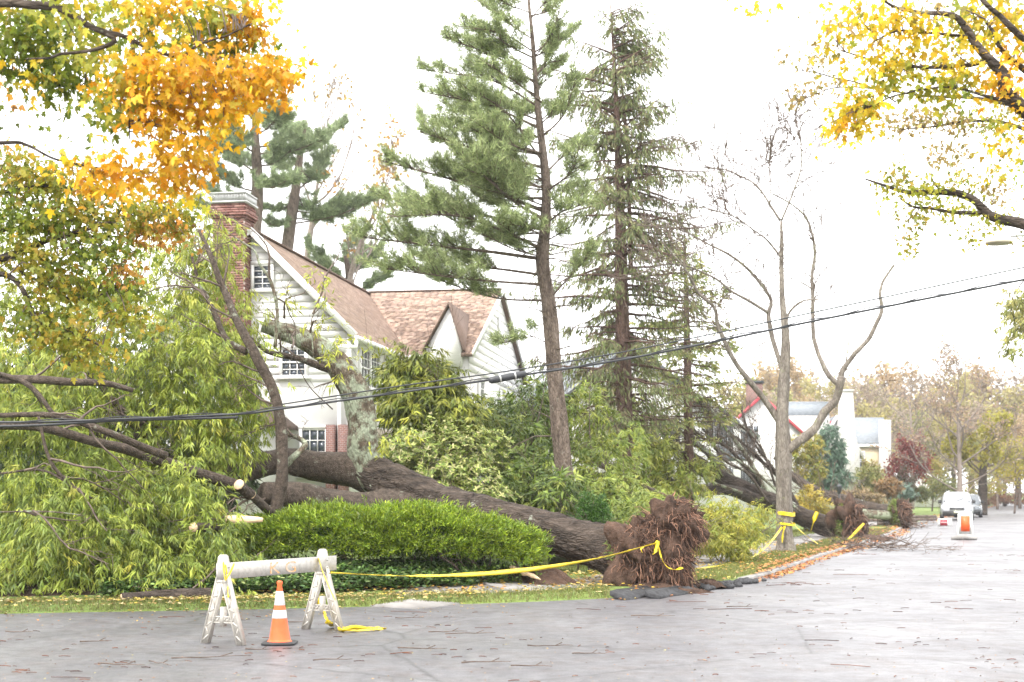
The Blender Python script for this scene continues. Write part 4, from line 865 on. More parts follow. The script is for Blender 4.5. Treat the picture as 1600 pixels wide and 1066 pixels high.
def shrubs():
    def G(px, d): x = PX(px, d); return onto(x, d)
    shrub('rhododendron', 'rounded pale yellow-green rhododendron between the fallen trunk and the house', G(690, 29.5), [(690, 720, 29.5, 95, 62, 1.2, 1500), (640, 745, 29, 60, 50, .9, 650), (735, 760, 29, 70, 45, .9, 700), (700, 780, 28.5, 90, 30, .8, 500)], RH, 31, style='whorl', per=8, ln=.1, wd=.035, leafkind='oval', stems=14)
    shrub('rhododendron', 'small rhododendron with pinkish buds beside the house corner', G(605, 30.5), [(605, 720, 30.5, 32, 40, .7, 380), (600, 770, 30, 40, 30, .7, 240)], RH, 32, style='whorl', per=8, ln=.1, wd=.035, leafkind='oval')
    shrub('added_shade_mass', 'added dark leaf mass standing in for shade behind the fallen crown at the left', G(60, 33), [(-40, 640, 33, 130, 150, 2, 900), (120, 640, 33, 120, 150, 2, 900), (260, 660, 33, 90, 120, 1.6, 600), (330, 740, 32, 80, 60, 1.2, 300), (60, 760, 31, 160, 60, 2, 600)], [(.05, .08, .022), (.07, .11, .03), (.035, .055, .015)], 30, per=9, ln=.26, wd=.07, droop=.5, stems=10)  # added backing; very dark leaf colours stand in for shade in crown gaps
    shrub('young_oak', 'drooping olive-green tree in front of the white house wall', G(680, 32), [(625, 585, 32, 28, 30, .6, 150), (650, 565, 32, 40, 25, .7, 190), (660, 610, 32, 70, 40, 1, 480), (690, 640, 31.7, 60, 40, 1, 420), (640, 640, 31.5, 40, 35, .7, 240), (720, 660, 32, 50, 40, 1, 300)],
          [(.27, .31, .045), (.16, .21, .03), (.4, .4, .06), (.07, .1, .02)], 33, cat='tree', per=10, ln=.22, wd=.045, droop=.8)
    shrub('laurel_thicket', 'dark tall leafy thicket left of the scarred pine trunk', G(800, 33), [(760, 665, 34, 40, 36, .8, 240), (820, 650, 36, 50, 55, 1, 300), (800, 705, 33.5, 50, 50, .9, 320), (850, 650, 37, 40, 60, 1, 220), (830, 745, 32.6, 50, 45, .9, 300), (810, 775, 31, 50, 40, .9, 300), (870, 775, 30.5, 50, 40, .8, 260)],
          OAKD, 34, per=10, ln=.22, wd=.048, droop=.6, stems=14)
    shrub('tall_shrub', 'loose green shrubs behind the fallen trunk right of the pine', G(930, 34), [(915, 650, 37, 36, 55, 1, 190), (940, 725, 35, 50, 40, 1, 240), (925, 775, 33, 60, 40, 1, 300), (980, 775, 33, 45, 30, .9, 190), (985, 690, 40, 26, 36, 1, 80)],
          [(.24, .33, .05), (.34, .41, .06), (.13, .2, .03), (.44, .45, .08)], 35, per=10, ln=.2, wd=.044, droop=.6, stems=14)
    for px, h, sd, lab in ((916, 52, 36, 'left one of two small cone-shaped evergreens behind the trunk'), (938, 46, 37, 'right one of two small cone-shaped evergreens behind the trunk')):
        shrub('conical_evergreen', lab, G(px, 28.6), [(px, 812 - h * .1, 28.6, 15, h * .45, .22, 260), (px, 812 - h * .45, 28.6, 10, h * .4, .15, 150)], [(.07, .17, .03), (.11, .22, .035), (.05, .12, .02)], sd, style='tuft', per=8, ln=.06, wd=.018, mat='yew', stems=3)
    shrub('fallen_bough', 'yellow-green leafy bough lying on the lawn right of the root ball', G(1140, 33), [(1130, 815, 33, 36, 18, .8, 170), (1110, 840, 32, 26, 16, .6, 120), (1165, 828, 33, 24, 18, .6, 110), (1145, 850, 32.4, 28, 12, .5, 110), (1185, 800, 34, 24, 10, .5, 60), (1120, 790, 33.5, 30, 12, .5, 90)],
          [(.42, .4, .045), (.33, .36, .045), (.23, .29, .04), (.5, .42, .05)], 38, cat='bough', per=11, ln=.15, wd=.026, droop=.6, stems=6)
    shrub('low_shrub', 'low mixed leafy shrubs on the bank behind the thick roots', G(975, 29.5), [(960, 825, 29.5, 40, 20, .6, 200), (1010, 805, 30, 55, 24, .8, 260), (1060, 800, 31, 40, 18, .7, 150), (905, 838, 28.5, 30, 12, .5, 110)], [(.2, .27, .045), (.3, .34, .06), (.11, .17, .03)], 39, per=10, ln=.13, wd=.028, droop=.4)
    shrub('yellow_bush', 'golden yellow bush behind the second fallen trunk', G(1262, 58), [(1262, 792, 58, 28, 24, 1, 420)], [(.5, .35, .04), (.42, .33, .05), (.3, .28, .05)], 40, per=9, ln=.2, wd=.05, droop=.2)
    shrub('evergreen', 'blue-green evergreen in front of the tall white chimney', G(1296, 92), [(1296, 700, 92, 24, 36, 1.2, 420), (1296, 745, 92, 28, 26, 1.2, 360)], [(.1, .18, .12), (.14, .23, .15), (.08, .14, .09)], 41, per=10, ln=.4, wd=.07, droop=.7, cat='tree')
    shrub('yellow_shrub', 'yellow and green bush under the right limb of the grey tree', G(1258, 84), [(1258, 700, 84, 26, 22, 1, 260), (1265, 735, 84, 24, 20, 1, 220)], [(.45, .36, .05), (.25, .3, .06), (.36, .3, .06)], 42, per=9, ln=.3, wd=.07)
    for k, (px, py, d, rx, ry, cols, lab) in enumerate((
        (1358, 750, 100, 20, 18, [(.3, .27, .08), (.22, .25, .07)], 'olive shrub below the tan house'),
        (1405, 768, 104, 20, 10, [(.16, .25, .2), (.22, .3, .24)], 'blue-green low shrub by the lawn edge'),
        (1388, 762, 96, 16, 11, [(.32, .18, .07), (.24, .15, .06)], 'rusty brown shrub by the lawn edge'),
        (1425, 772, 108, 24, 8, [(.13, .17, .05), (.2, .2, .06)], 'dark green low bush before the garage'),
        (1470, 762, 120, 30, 13, [(.15, .19, .05), (.26, .24, .06)], 'green bushes behind the parked silver car'),
        (1335, 778, 78, 40, 7, [(.26, .2, .1), (.35, .24, .12)], 'low brown planting along the timber edging'))):
        shrub('garden_shrub', lab, G(px, d), [(px, py, d, rx, ry, 1.0, 260)], cols, 60 + k, per=8, ln=.3, wd=.08, droop=.1, stems=4)
    shrub('low_hedge', 'long russet hedge at the far right beside the road', G(1565, 175), [(1540, 778, 175, 30, 7, 1.5, 240), (1590, 777, 178, 40, 8, 1.5, 280)], [(.3, .14, .07), (.24, .12, .06)], 70, per=8, ln=.4, wd=.12, cat='hedge', stems=3)
    # fallen crown foliage of the second tree is built with that tree
shrubs()

# ivy bed
def ground_cover():
    rng = np.random.default_rng(44); n = 6500; x = rng.uniform(-6.2, .4, n); f = rng.random(n)
    front = np.interp(x, [-8.5, -5.5, -3, -.8, .4], [20.75, 21.45, 22.05, 23.1, 23.9]); y = front + f ** 1.2 * 1.9 + rng.normal(0, .08, n)
    den = np.sin(x * 3.1) * np.cos(y * 4.2) + rng.normal(0, .6, n); keep = (den > -.75) & ~((x > -1.2) & (rng.random(n) < sstep(-1.2, .3, x)))
    x, y = x[keep], y[keep]; n = len(x)
    pos = np.stack([x, y, gz(x, y) + .05 + rng.random(n) * .16], 1); per = 7; N = n * per; r = rdir(rng, N); r[:, 2] = rng.uniform(-.15, .5, N)
    b = MB(); tint = np.repeat(np.exp(rng.normal(0, .28, (n, 1))), per, 0)
    leaves(b, np.repeat(pos, per, 0) + rng.normal(0, .02, (N, 3)), r, rng.normal(0, .35, (N, 3)) + np.array([0, -.25, 1]), rng.uniform(.05, .1, N), rng.uniform(.03, .05, N), palette(rng, N, [(.05, .11, .025), (.09, .17, .035), (.16, .24, .06), (.24, .28, .1)], [3, 3, 1.5, .6]) * tint, 'oval')
    b.build('ground_cover', M['leaf'], kind='stuff', label='low glossy green ground cover under the hedge', cat='ground cover')
ground_cover()
# ------------------------------------------------------------------ conifers
def tufts(b, rng, pos, ax, per, ln, wd, cols, w=None, spread=.8):
    n = len(pos); N = n * per; a = np.repeat(unit(ax), per, 0); d = unit(a * .75 + rdir(rng, N) * spread)
    tint = np.repeat(np.exp(rng.normal(0, .2, (n, 1))), per, 0)
    leaves(b, np.repeat(pos, per, 0) + rng.normal(0, ln * .12, (N, 3)), d, rdir(rng, N), ln * rng.uniform(.6, 1.15, N), wd, palette(rng, N, cols, w) * tint, 'needle')
PINE = [(.3, .37, .16), (.38, .45, .2), (.2, .26, .11), (.46, .5, .24)]
def pine_branch(br, fo, rng, p, r, dense=1.0, cols=PINE, ln=.19, start=.3, wd=.013, fan=.85):
    """a limb with side twigs; plumes of needles on its outer part"""
    br.tube(p, r, 6, .04, rng, cap=False); L = np.linalg.norm(np.diff(p, axis=0), axis=1).sum()
    n = int(L * 13 * dense)
    for k in range(n):
        f = start + (1 - start) * rng.random(); q, t = along(p, min(f, .999)); h = unit(np.cross(t, (0, 0, 1))); sd = rng.choice([-1, 1])
        tl = rng.uniform(.25, fan) * (1.1 - .55 * f) * (.5 + .8 * min(L / 3, 1)); d = unit(t * .7 + h * sd * rng.uniform(.3, 1) + np.array([0, 0, rng.uniform(.05, .55)]))
        m = 5; pts = [q]; dd = d
        for _ in range(m - 1): dd = unit(dd + rng.normal(0, .12, 3) + np.array([0, 0, .06])); pts.append(pts[-1] + dd * tl / (m - 1))
        pts = np.array(pts); br.tube(pts, np.linspace(.013, .005, m), 3, cap=False)
        k_ = max(4, int(tl * 19)); ff = rng.uniform(.3, 1, k_); pos = np.array([along(pts, min(x, .999))[0] for x in ff])
        tufts(fo, rng, pos + rng.normal(0, .035, pos.shape), np.repeat(dd[None], k_, 0) + np.array([0, 0, .25]), 11, ln, wd, cols)
def white_pine():
    rng = np.random.default_rng(51); D = 31.8; base = onto(PX(880, D), D)
    root = thing('white_pine', base, 'tall white pine with scarred grey trunk and long soft green boughs', 'tree')
    p, r = traced([(884, 790, D, .22), (878, 700, D, .2), (868, 600, D, .175), (858, 480, D, .16), (848, 410, D, .15), (852, 350, D, .12), (853, 280, D, .1), (845, 210, D, .08), (838, 140, D, .06), (832, 60, D, .045), (826, 0, D, .03), (822, -70, D, .01)], 90)
    b = MB(); b.tube(p, r, 18, .04, rng); b.build('trunk', M['pine_bark'], root, smooth=True)
    br, fo = MB(), MB()
    L = [ # start px,y -> mid -> tip, depth offset at tip, radius
      [(828, 20), (805, 8), (762, -6), -1, .03], [(829, 30), (850, 5), (885, -14), -.5, .025], [(830, 60), (790, 30), (745, 2), .8, .035], [(832, 80), (790, 60), (725, 38), -1.2, .04], [(834, 110), (790, 85), (728, 62), .5, .04],
      [(836, 130), (780, 95), (692, 62), -.8, .05], [(838, 165), (770, 130), (665, 112), .9, .05], [(842, 200), (760, 165), (660, 142), -1.2, .06], [(842, 215), (790, 195), (705, 170), 1.6, .05], [(845, 240), (765, 215), (658, 192), .6, .06],
      [(846, 250), (795, 180), (730, 130), -1.6, .05], [(848, 262), (760, 240), (652, 205), -1.4, .07], [(850, 285), (800, 245), (720, 165), 1.5, .06], [(853, 345), (795, 312), (735, 250), -2, .09], [(850, 330), (740, 285), (592, 252), -.8, .1],
      [(852, 310), (780, 300), (690, 255), 2.2, .07], [(851, 360), (730, 330), (602, 322), .8, .09], [(850, 390), (730, 345), (610, 345), -1.6, .08], [(848, 405), (730, 390), (572, 378), -.5, .1], [(850, 430), (760, 415), (640, 405), 1.4, .08],
      [(852, 445), (760, 440), (600, 425), -1.2, .08], [(854, 470), (770, 470), (690, 440), .8, .06], [(846, 215), (880, 180), (900, 120), -.6, .05], [(848, 275), (885, 240), (925, 215), .8, .05], [(852, 300), (885, 270), (905, 225), -1.2, .05],
      [(838, 120), (865, 80), (895, 50), .4, .035], [(834, 90), (858, 60), (872, 20), -.7, .03], [(853, 350), (880, 330), (905, 322), -1, .05], [(850, 370), (830, 355), (800, 340), -1.6, .04], [(857, 470), (885, 440), (930, 400), -.5, .06], [(860, 540), (830, 535), (790, 545), -.6, .03], [(846, 160), (800, 130), (770, 100), -1.4, .04], [(846, 190), (800, 170), (750, 150), 2, .05], [(848, 240), (800, 225), (740, 190), -2, .05]]
    for a, m, t, dz, rr in L:
        q = cr([P(*a, D), P(m[0], m[1], D + dz * .5), P(t[0], t[1], D + dz)], 14); q = wobble(rng, q, .03); low = a[1] > 330
        pine_branch(br, fo, rng, q, np.linspace(rr * .5, .008, 14), 1.0, start=.25 if not low else .35, fan=.85 if not low else 1.15)
    for k in range(30):                                           # fill boughs all round the crown
        f = rng.random(); y = -30 + 440 * f; lx = np.interp(y, [-30, 60, 150, 300, 410], [45, 95, 150, 190, 210]); x0 = np.interp(y, [-30, 100, 210, 300], [824, 835, 845, 852]); left = rng.random() < .72; R = lx * rng.uniform(.3, .95) if left else rng.uniform(20, 75); dz = rng.normal(0, 1.1)
        az = rng.uniform(-1.2, 1.2); dz = R * D / FPX * math.sin(az); R *= math.cos(az); R = -R if left else R; q = cr([P(x0, y + 18, D), P(x0 + R * .5, y + 6, D + dz * .5), P(x0 + R, y - abs(R) * .22, D + dz)], 10); pine_branch(br, fo, rng, wobble(rng, q, .03), np.linspace(.022, .006, 10), 1.0, start=.2)
    for k in range(16):                                           # dead stubs on the bare trunk
        f = rng.uniform(.12, .55); q, t = along(p, f); grow(br, rng, q, unit((rng.normal(0, 1), rng.normal(0, .6), .05)), rng.uniform(.3, 1.3), .02, 1, [2], .5, .6, -.03, .15, None, 4)
    br.build('branches', M['pine_bark'], root, kind='stuff', smooth=True); fo.build('needles', M['needle'], root, kind='stuff')
white_pine()
def spruce(px0, D, pts, name, label, seed, rows, cols, droop=.35, nb=120, hang=.5, bark='spruce_bark', ymin=20, ymax=670, dens=1.0, asc=.12, second=None, ln=.3, wd=.05):
    rng = np.random.default_rng(seed); base = onto(PX(px0, D), D); root = thing(name, base, label, 'tree')
    p, r = traced(pts, 70); b = MB(); b.tube(p, r, 14, .05, rng); b.build('trunk', M[bark], root, smooth=True)
    if second:
        p2, r2 = traced(second, 40); b = MB(); b.tube(p2, r2, 10, .05, rng); b.build('stem', M[bark], root, smooth=True)
    br, fo = MB(), MB(); ys = [q[0] for q in rows]; rs = [q[1] for q in rows]
    for k in range(nb):
        y = ymin + (ymax - ymin) * (k + rng.random()) / nb; R = np.interp(y, ys, rs) * rng.uniform(.35, 1.12) * D / FPX; dn = np.interp(y, ys, [q[2] for q in rows])
        z = EYE + (HOR - y) / FPX * D; c = np.array([np.interp(z, p[:, 2], p[:, 0]), D, z]); a = rng.uniform(0, 2 * np.pi); h = np.array([math.cos(a), math.sin(a), 0]); m = 9
        asc_ = asc + rng.normal(0, .09) + np.interp(y, [ymin, ymin + .5 * (ymax - ymin)], [.42, 0]); dr_ = droop * rng.uniform(.5, 1.4)
        t = np.linspace(0, 1, m); q = c + h * (t * R)[:, None] + np.array([0, 0, 1.]) * (R * (asc_ * t - dr_ * t ** 1.5 + (dr_ * .9) * np.clip(t - .55, 0, 1) ** 2 * 2.2))[:, None] + rng.normal(0, .03, (m, 3)) * t[:, None]
        br.tube(q, np.linspace(.018 + .012 * R, .006, m), 4, cap=False)
        for j in range(int(R * 7 * dn * dens) + 1):
            f = rng.uniform(.15, 1); s, tt = along(q, min(f, .999)); sd = rng.choice([-1, 1]); hh = unit(np.cross(tt, (0, 0, 1))) * sd
            tl = rng.uniform(.2, .75) * min(1, R) * (1.1 - .5 * f); d = unit(tt * .6 + hh * rng.uniform(.2, 1) + np.array([0, 0, -hang * rng.uniform(.3, 1.3)])); e = s + d * tl + np.array([0, 0, -.08 * hang])
            br.tube(np.array([s, (s + e) / 2 + np.array([0, 0, .02]), e]), [.007, .005, .004], 3, cap=False)
            kk = max(2, int(tl * 12)); ff = rng.random(kk); pos = s + (e - s) * ff[:, None] + rng.normal(0, .02, (kk, 3))
            dd = unit(d * .7 + np.array([0, 0, -hang]) + rng.normal(0, .35, (kk, 3)))
            leaves(fo, pos, dd, rdir(rng, kk), ln * rng.uniform(.5, 1.15, kk), wd * rng.uniform(.6, 1.2, kk), palette(rng, kk, cols), 'spray')
    br.build('branches', M[bark], root, kind='stuff'); fo.build('needles', M['needle'], root, kind='stuff')
spruce(978, 44, [(982, 800, 44, .28), (978, 690, 44, .26), (974, 560, 44, .23), (970, 420, 44, .19), (968, 300, 44, .14), (964, 180, 44, .09), (958, 80, 44, .045), (953, -5, 44, .012)], 'tall_spruce', 'tall thinning brown-green spruce right of the white pine', 52,
       [(0, 14, 1.6), (60, 75, 1.4), (130, 125, 1.3), (220, 160, 1.2), (320, 165, 1.1), (420, 160, 1.0), (520, 150, .95), (680, 130, .9)], [(.19, .24, .09), (.26, .3, .11), (.27, .24, .13), (.13, .17, .065)], droop=.3, nb=200, hang=.75, second=[(986, 420, 44.2, .08), (983, 320, 44.2, .07), (978, 200, 44.2, .05), (966, 90, 44.1, .025)], ln=.24, wd=.05, dens=2.1)
spruce(1075, 50, [(1078, 800, 50, .18), (1076, 690, 50, .17), (1074, 560, 50, .13), (1072, 450, 50, .08), (1070, 365, 50, .02)], 'hemlock', 'slender hemlock with flat yellow-green sprays left of the grey tree', 53,
       [(365, 8, 1.2), (430, 50, 1.1), (520, 80, 1.0), (600, 90, .8), (680, 80, .5)], [(.4, .4, .14), (.32, .36, .11), (.48, .44, .17), (.2, .27, .08)], droop=.16, nb=85, hang=.18, ymin=370, ymax=690, asc=.1, ln=.3, wd=.075, dens=1.7)
def back_pines():
    for i, (pts, branches, seed, lab) in enumerate((
        ([(392, 460, 64, .34), (396, 380, 64, .32), (402, 300, 64, .27), (400, 230, 64, .2), (398, 170, 64, .1), (402, 120, 64, .03)],
         [(400, 300, 330, 262), (400, 270, 345, 215), (400, 240, 350, 190), (400, 330, 310, 290), (402, 210, 440, 170), (400, 190, 375, 150), (402, 260, 455, 235), (402, 230, 470, 205), (400, 170, 420, 120), (402, 310, 350, 330), (398, 350, 300, 320), (402, 290, 450, 280), (400, 220, 330, 230), (402, 240, 500, 220)], 54, 'left one of two pines rising behind the roof ridge, beside the chimney'),
        ([(446, 440, 66, .3), (450, 380, 66, .28), (460, 310, 66, .24), (468, 250, 66, .17), (478, 190, 66, .06)],
         [(462, 300, 510, 240), (458, 330, 560, 320), (456, 340, 520, 330), (465, 270, 430, 240), (460, 310, 425, 330), (470, 240, 530, 200), (458, 340, 420, 350), (466, 260, 500, 280), (472, 220, 450, 200), (462, 290, 480, 330), (456, 350, 590, 310)], 55, 'right one of two pines rising behind the roof ridge'),
        ([(560, 560, 70, .25), (548, 470, 70, .22), (545, 430, 70, .18), (540, 400, 70, .1)], [(548, 440, 480, 385), (546, 430, 600, 380), (548, 450, 500, 410), (545, 420, 560, 375), (548, 455, 620, 420)], 56, 'low pine top showing over the brown roof'))):
        rng = np.random.default_rng(seed); d = pts[0][2]; base = onto(PX(pts[0][0], d), d); root = thing('background_pine', base, lab, 'tree'); pts = [(pts[0][0], HOR - (base[2] - EYE) * FPX / d, d, pts[0][3])] + list(pts)
        p, r = traced(pts, 40); b = MB(); b.tube(p, r, 10, .04, rng); b.build('trunk', M['pine_bark'], root, smooth=True); br, fo = MB(), MB()
        for (a, y, c, e) in branches:
            dz = rng.normal(0, 1.6); q = cr([P(a, y, d), P((a + c) / 2, (y + e) / 2 + 8, d + dz / 2), P(c, e, d + dz)], 10); pine_branch(br, fo, rng, q, np.linspace(.05, .012, 10), 1.0, [(.3, .37, .2), (.38, .44, .25), (.22, .29, .15)], .3, .15, .028, 1.2)
        br.build('branches', M['pine_bark'], root, kind='stuff'); fo.build('needles', M['needle'], root, kind='stuff')
back_pines()

# ------------------------------------------------------------------ bare trees
def bare_tree(name, label, pts, seed, limbs, mat='pale_twig', leafcols=None, nleaf=0, group=None, kids=(4, 4, 5), up=.12, ll=.25, tr=.03):
    rng = np.random.default_rng(seed); d = pts[0][2]; base = onto(PX(pts[0][0], d), d); root = thing(name, base, label, 'tree', group)
    p, r = traced(pts, 26); p[0, 2] = min(p[0, 2], base[2] - .1); b = MB(); b.tube(p, r, 9, .05, rng); b.build('trunk', M[mat], root, smooth=True)
    br = MB(); tips = []
    for (f, ang, L, r0) in limbs:
        q, t = along(p, f); grow(br, rng, q, unit((math.sin(ang), rng.normal(0, .45), math.cos(ang))), L, r0, 3, list(kids), .55, .55, up, .12, tips, 5, tr * .3)
    br.build('branches', M[mat], root, kind='stuff')
    if nleaf:
        fo = MB(); ends = [t for t in tips if t[0] <= 1]; ii = rng.integers(len(ends), size=nleaf); pos = np.array([along(ends[i][1], rng.random() * .999)[0] for i in ii]) + rng.normal(0, ll * .5, (nleaf, 3))
        leaves(fo, pos, rdir(rng, nleaf) + np.array([0, 0, -.4]), rdir(rng, nleaf), ll * rng.uniform(.6, 1.2, nleaf), ll * .6, palette(rng, nleaf, leafcols), 'oval'); fo.build('leaves', M['maple'], root, kind='stuff')
    return root
bare_tree('bare_tree', 'thin bare tree fanning out behind the roof, beside the two pines', [(475, 480, 72, .2), (480, 400, 72, .18), (490, 330, 72, .12), (500, 260, 72, .06), (508, 190, 72, .02)], 71, [(.4, .6, 4.5, .07), (.5, -.2, 4.5, .07), (.55, .75, 5, .07), (.65, .4, 4, .05), (.75, .5, 4, .05), (.8, -.2, 3.5, .04), (.9, .3, 3.2, .03), (.6, .9, 4, .05)], leafcols=[(.5, .33, .1)], nleaf=120)
bare_tree('bare_tree', 'leaning bare tree with a few orange leaves over the brown roof', [(540, 560, 68, .17), (545, 450, 68, .15), (560, 390, 68, .11), (585, 330, 68, .07), (600, 280, 68, .03)], 72, [(.3, .5, 4, .06), (.45, .7, 4.5, .06), (.5, -.3, 3.5, .05), (.65, .6, 4, .05), (.8, .2, 3, .04), (.9, .7, 3, .03), (.55, 1.0, 4, .05)], leafcols=[(.55, .3, .1), (.5, .38, .12)], nleaf=500)
def grey_tree():
    rng = np.random.default_rng(77); D = 38.5; base = onto(PX(1228, D), D); root = thing('street_tree', base, 'standing grey leafless street tree with yellow tape round its trunk', 'tree')
    def T(pts, name, n=None, sides=10): p, r = traced(pts, n or 6 * len(pts)); b = MB(); b.tube(wobble(rng, p, .008 if name == 'trunk' else .035), r, sides, .06, rng); b.build(name, M['grey_bark'], root, smooth=True); return p
    def q(L, r0, r1, dz=0): n = len(L); return [(x, y, D + dz * i / (n - 1), max((r0 + (r1 - r0) * i / (n - 1)) * .85, .019)) for i, (x, y) in enumerate(L)]
    T([(1228, 868, D, .36), (1228, 855, D, .27), (1227, 820, D, .225), (1226, 760, D, .2), (1225, 700, D, .2), (1222, 650, D, .17), (1225, 600, D, .14), (1228, 550, D, .125), (1226, 520, D, .105), (1223, 480, D, .08), (1222, 420, D, .06), (1221, 345, D, .04)], 'trunk', 80, 18)
    lims = [T(q([(1229, 706), (1248, 690), (1268, 672), (1290, 645), (1306, 620), (1313, 596)], .15, .11, -.6), 'limb', 30),
      T(q([(1312, 602), (1318, 580), (1345, 548), (1368, 510), (1377, 488), (1374, 465), (1380, 445), (1393, 417)], .09, .035, -.4), 'limb', 40),
      T(q([(1311, 602), (1292, 580), (1278, 545), (1271, 500), (1269, 440), (1273, 400), (1268, 365), (1258, 338), (1238, 318), (1212, 303)], .085, .015, .6), 'limb', 44),
      T(q([(1221, 665), (1198, 630), (1175, 605), (1150, 575), (1132, 540), (1118, 505), (1117, 480), (1090, 445), (1060, 415), (1030, 380)], .11, .02, -1), 'limb', 44),
      T(q([(1224, 580), (1212, 540), (1200, 490), (1203, 465), (1176, 425), (1150, 402), (1109, 380), (1060, 360), (1000, 352)], .085, .012, 1), 'limb', 44),
      T(q([(1200, 489), (1170, 472), (1142, 459), (1110, 435), (1075, 418), (1037, 416), (1000, 430)], .05, .01, -.8), 'limb', 30),
      T(q([(1222, 405), (1200, 380), (1180, 365), (1146, 339), (1101, 327)], .04, .01, -.6), 'limb', 24),
      T(q([(1219, 345), (1202, 320), (1185, 295), (1169, 282), (1130, 268), (1094, 256)], .04, .008, .5), 'limb', 26),
      T(q([(1221, 345), (1232, 318), (1243, 290), (1255, 258), (1254, 230), (1244, 204)], .035, .008, -.4), 'limb', 26),
      T(q([(1203, 318), (1203, 290), (1202, 256), (1208, 222)], .025, .007, .3), 'limb', 16),
      T(q([(1228, 508), (1234, 490), (1246, 474), (1260, 468), (1277, 472)], .05, .02, -.5), 'limb', 18),
      T(q([(1322, 578), (1321, 560), (1326, 533)], .03, .012), 'limb', 10), T(q([(1269, 452), (1260, 448), (1250, 444)], .02, .01), 'limb', 6)]
    br = MB()
    for p in lims[2:10]:
        for k in range(22):
            s, t = along(p, rng.uniform(.3, .99)); grow(br, rng, s, unit(t * .6 + rdir(rng, 1)[0] * .8 + np.array([0, 0, .3])), rng.uniform(.6, 1.6), .014, 2, [3, 3], .6, .65, .04, .24, None, 3, .0085)
    br.build('twigs', M['twig'], root, kind='stuff')
    return root
GREY = grey_tree()

# ------------------------------------------------------------------ the two other fallen trees
def fallen2():
    rng = np.random.default_rng(81); root = thing('fallen_oak', (*P(1315, 835, 51)[:2], .15), 'second uprooted tree, trunk behind the grey street tree, bare limbs against the white houses', 'fallen tree')
    limbs = []
    def T(pts, name, m='oak_bark', s=12): p, r = traced(pts, 7 * len(pts)); b = MB(); b.tube(wobble(rng, p, .02), r, s, .05, rng); b.build(name, M[m], root, smooth=True); limbs.append(p); return p
    T([(1318, 826, 50.8, .42), (1280, 818, 51, .36), (1230, 798, 51.2, .34), (1180, 775, 51.4, .35), (1140, 755, 51.5, .32), (1100, 730, 51.6, .27), (1070, 712, 51.6, .22)], 'trunk', s=20)
    T([(1185, 782, 51.2, .24), (1140, 765, 50.6, .2), (1095, 765, 50, .16), (1040, 752, 49.5, .12), (980, 748, 49, .1), (900, 735, 48, .08)], 'limb')
    T([(1100, 735, 51.6, .2), (1060, 705, 51.6, .17), (1000, 690, 51, .13), (930, 660, 50, .1), (880, 620, 49, .05)], 'limb')
    T([(1150, 755, 51.6, .15), (1120, 720, 52, .12), (1085, 690, 52.5, .1), (1045, 660, 53, .07), (1000, 620, 53, .05)], 'limb', 'lichen_bark')
    T([(1215, 795, 51.2, .11), (1185, 745, 51.5, .09), (1150, 690, 52, .075), (1110, 640, 52.5, .055), (1090, 600, 53, .04)], 'limb', 'lichen_bark')
    T([(1190, 760, 51.5, .08), (1140, 700, 52, .065), (1100, 685, 52, .05), (1060, 660, 52, .05)], 'limb')
    T([(1230, 770, 52, .065), (1200, 720, 52.3, .055), (1172, 680, 52.6, .045), (1160, 640, 53, .04)], 'limb')
    T([(1245, 790, 52, .09), (1222, 750, 52.4, .08), (1180, 710, 52.6, .06), (1135, 672, 52.8, .04)], 'limb')
    T([(1110, 800, 44, .035), (1030, 770, 42, .05), (960, 735, 40, .07), (915, 715, 39, .09), (885, 690, 38.5, .08)], 'limb', 'pine_bark')
    T([(1040, 800, 40, .03), (1000, 775, 39.5, .04), (960, 735, 39.3, .05), (900, 700, 38.6, .06)], 'limb', 'pine_bark')
    for pts in ([(1250, 800, 50, .05), (1205, 760, 50, .05), (1165, 728, 50.2, .045), (1120, 700, 50.4, .035), (1060, 655, 50.6, .015)], [(1200, 785, 49.8, .05), (1170, 740, 49.8, .045), (1130, 715, 50, .04), (1080, 640, 50.5, .02)], [(1130, 745, 51, .06), (1090, 700, 51, .05), (1050, 690, 51, .04), (1010, 650, 51, .02)], [(1215, 770, 52, .045), (1190, 700, 52, .04), (1150, 660, 52, .03), (1120, 640, 52, .015)], [(1160, 770, 50, .05), (1100, 745, 50, .045), (1050, 700, 50, .03), (1020, 690, 50, .02)]):
        T(pts, 'branch', 'lichen_bark' if rng.random() < .6 else 'oak_limb', 8)
    tw = MB()
    for p in limbs[1:8] + limbs[10:]:
        for k in range(16):
            q, t = along(p, rng.uniform(.2, .99)); grow(tw, rng, q, unit(t + rdir(rng, 1)[0] * .9 + np.array([-.2, 0, .3])), rng.uniform(.6, 1.9), .018, 2, [2, 3], .55, .7, .04, .24, None, 3, .009)
    tw.build('twigs', M['twig'], root, kind='stuff')
    fo = MB()
    for B in ((955, 640, 49, 55, 60, 2, 260), (1005, 705, 49.5, 45, 30, 1.5, 200), (1050, 752, 49, 60, 20, 1.2, 200), (985, 780, 46, 60, 30, 1, 200), (1040, 720, 50.5, 40, 20, 1, 110), (1085, 722, 50, 40, 10, .6, 60)):
        pos, v = in_blob(rng, B[:6], B[6], .3); sprigs(fo, rng, pos, v, [(.33, .4, .07), (.44, .46, .09), (.2, .28, .05), (.52, .5, .1)], None, 10, .28, .06, .5, span=.28)
    fo.build('foliage', M['leaf'], root, kind='stuff')
    root_mass(root, rng, P(1328, 820, 50.3), np.array([.88, -.4, .1]), .78, .42, 500, 'face', k=1.6)
fallen2()
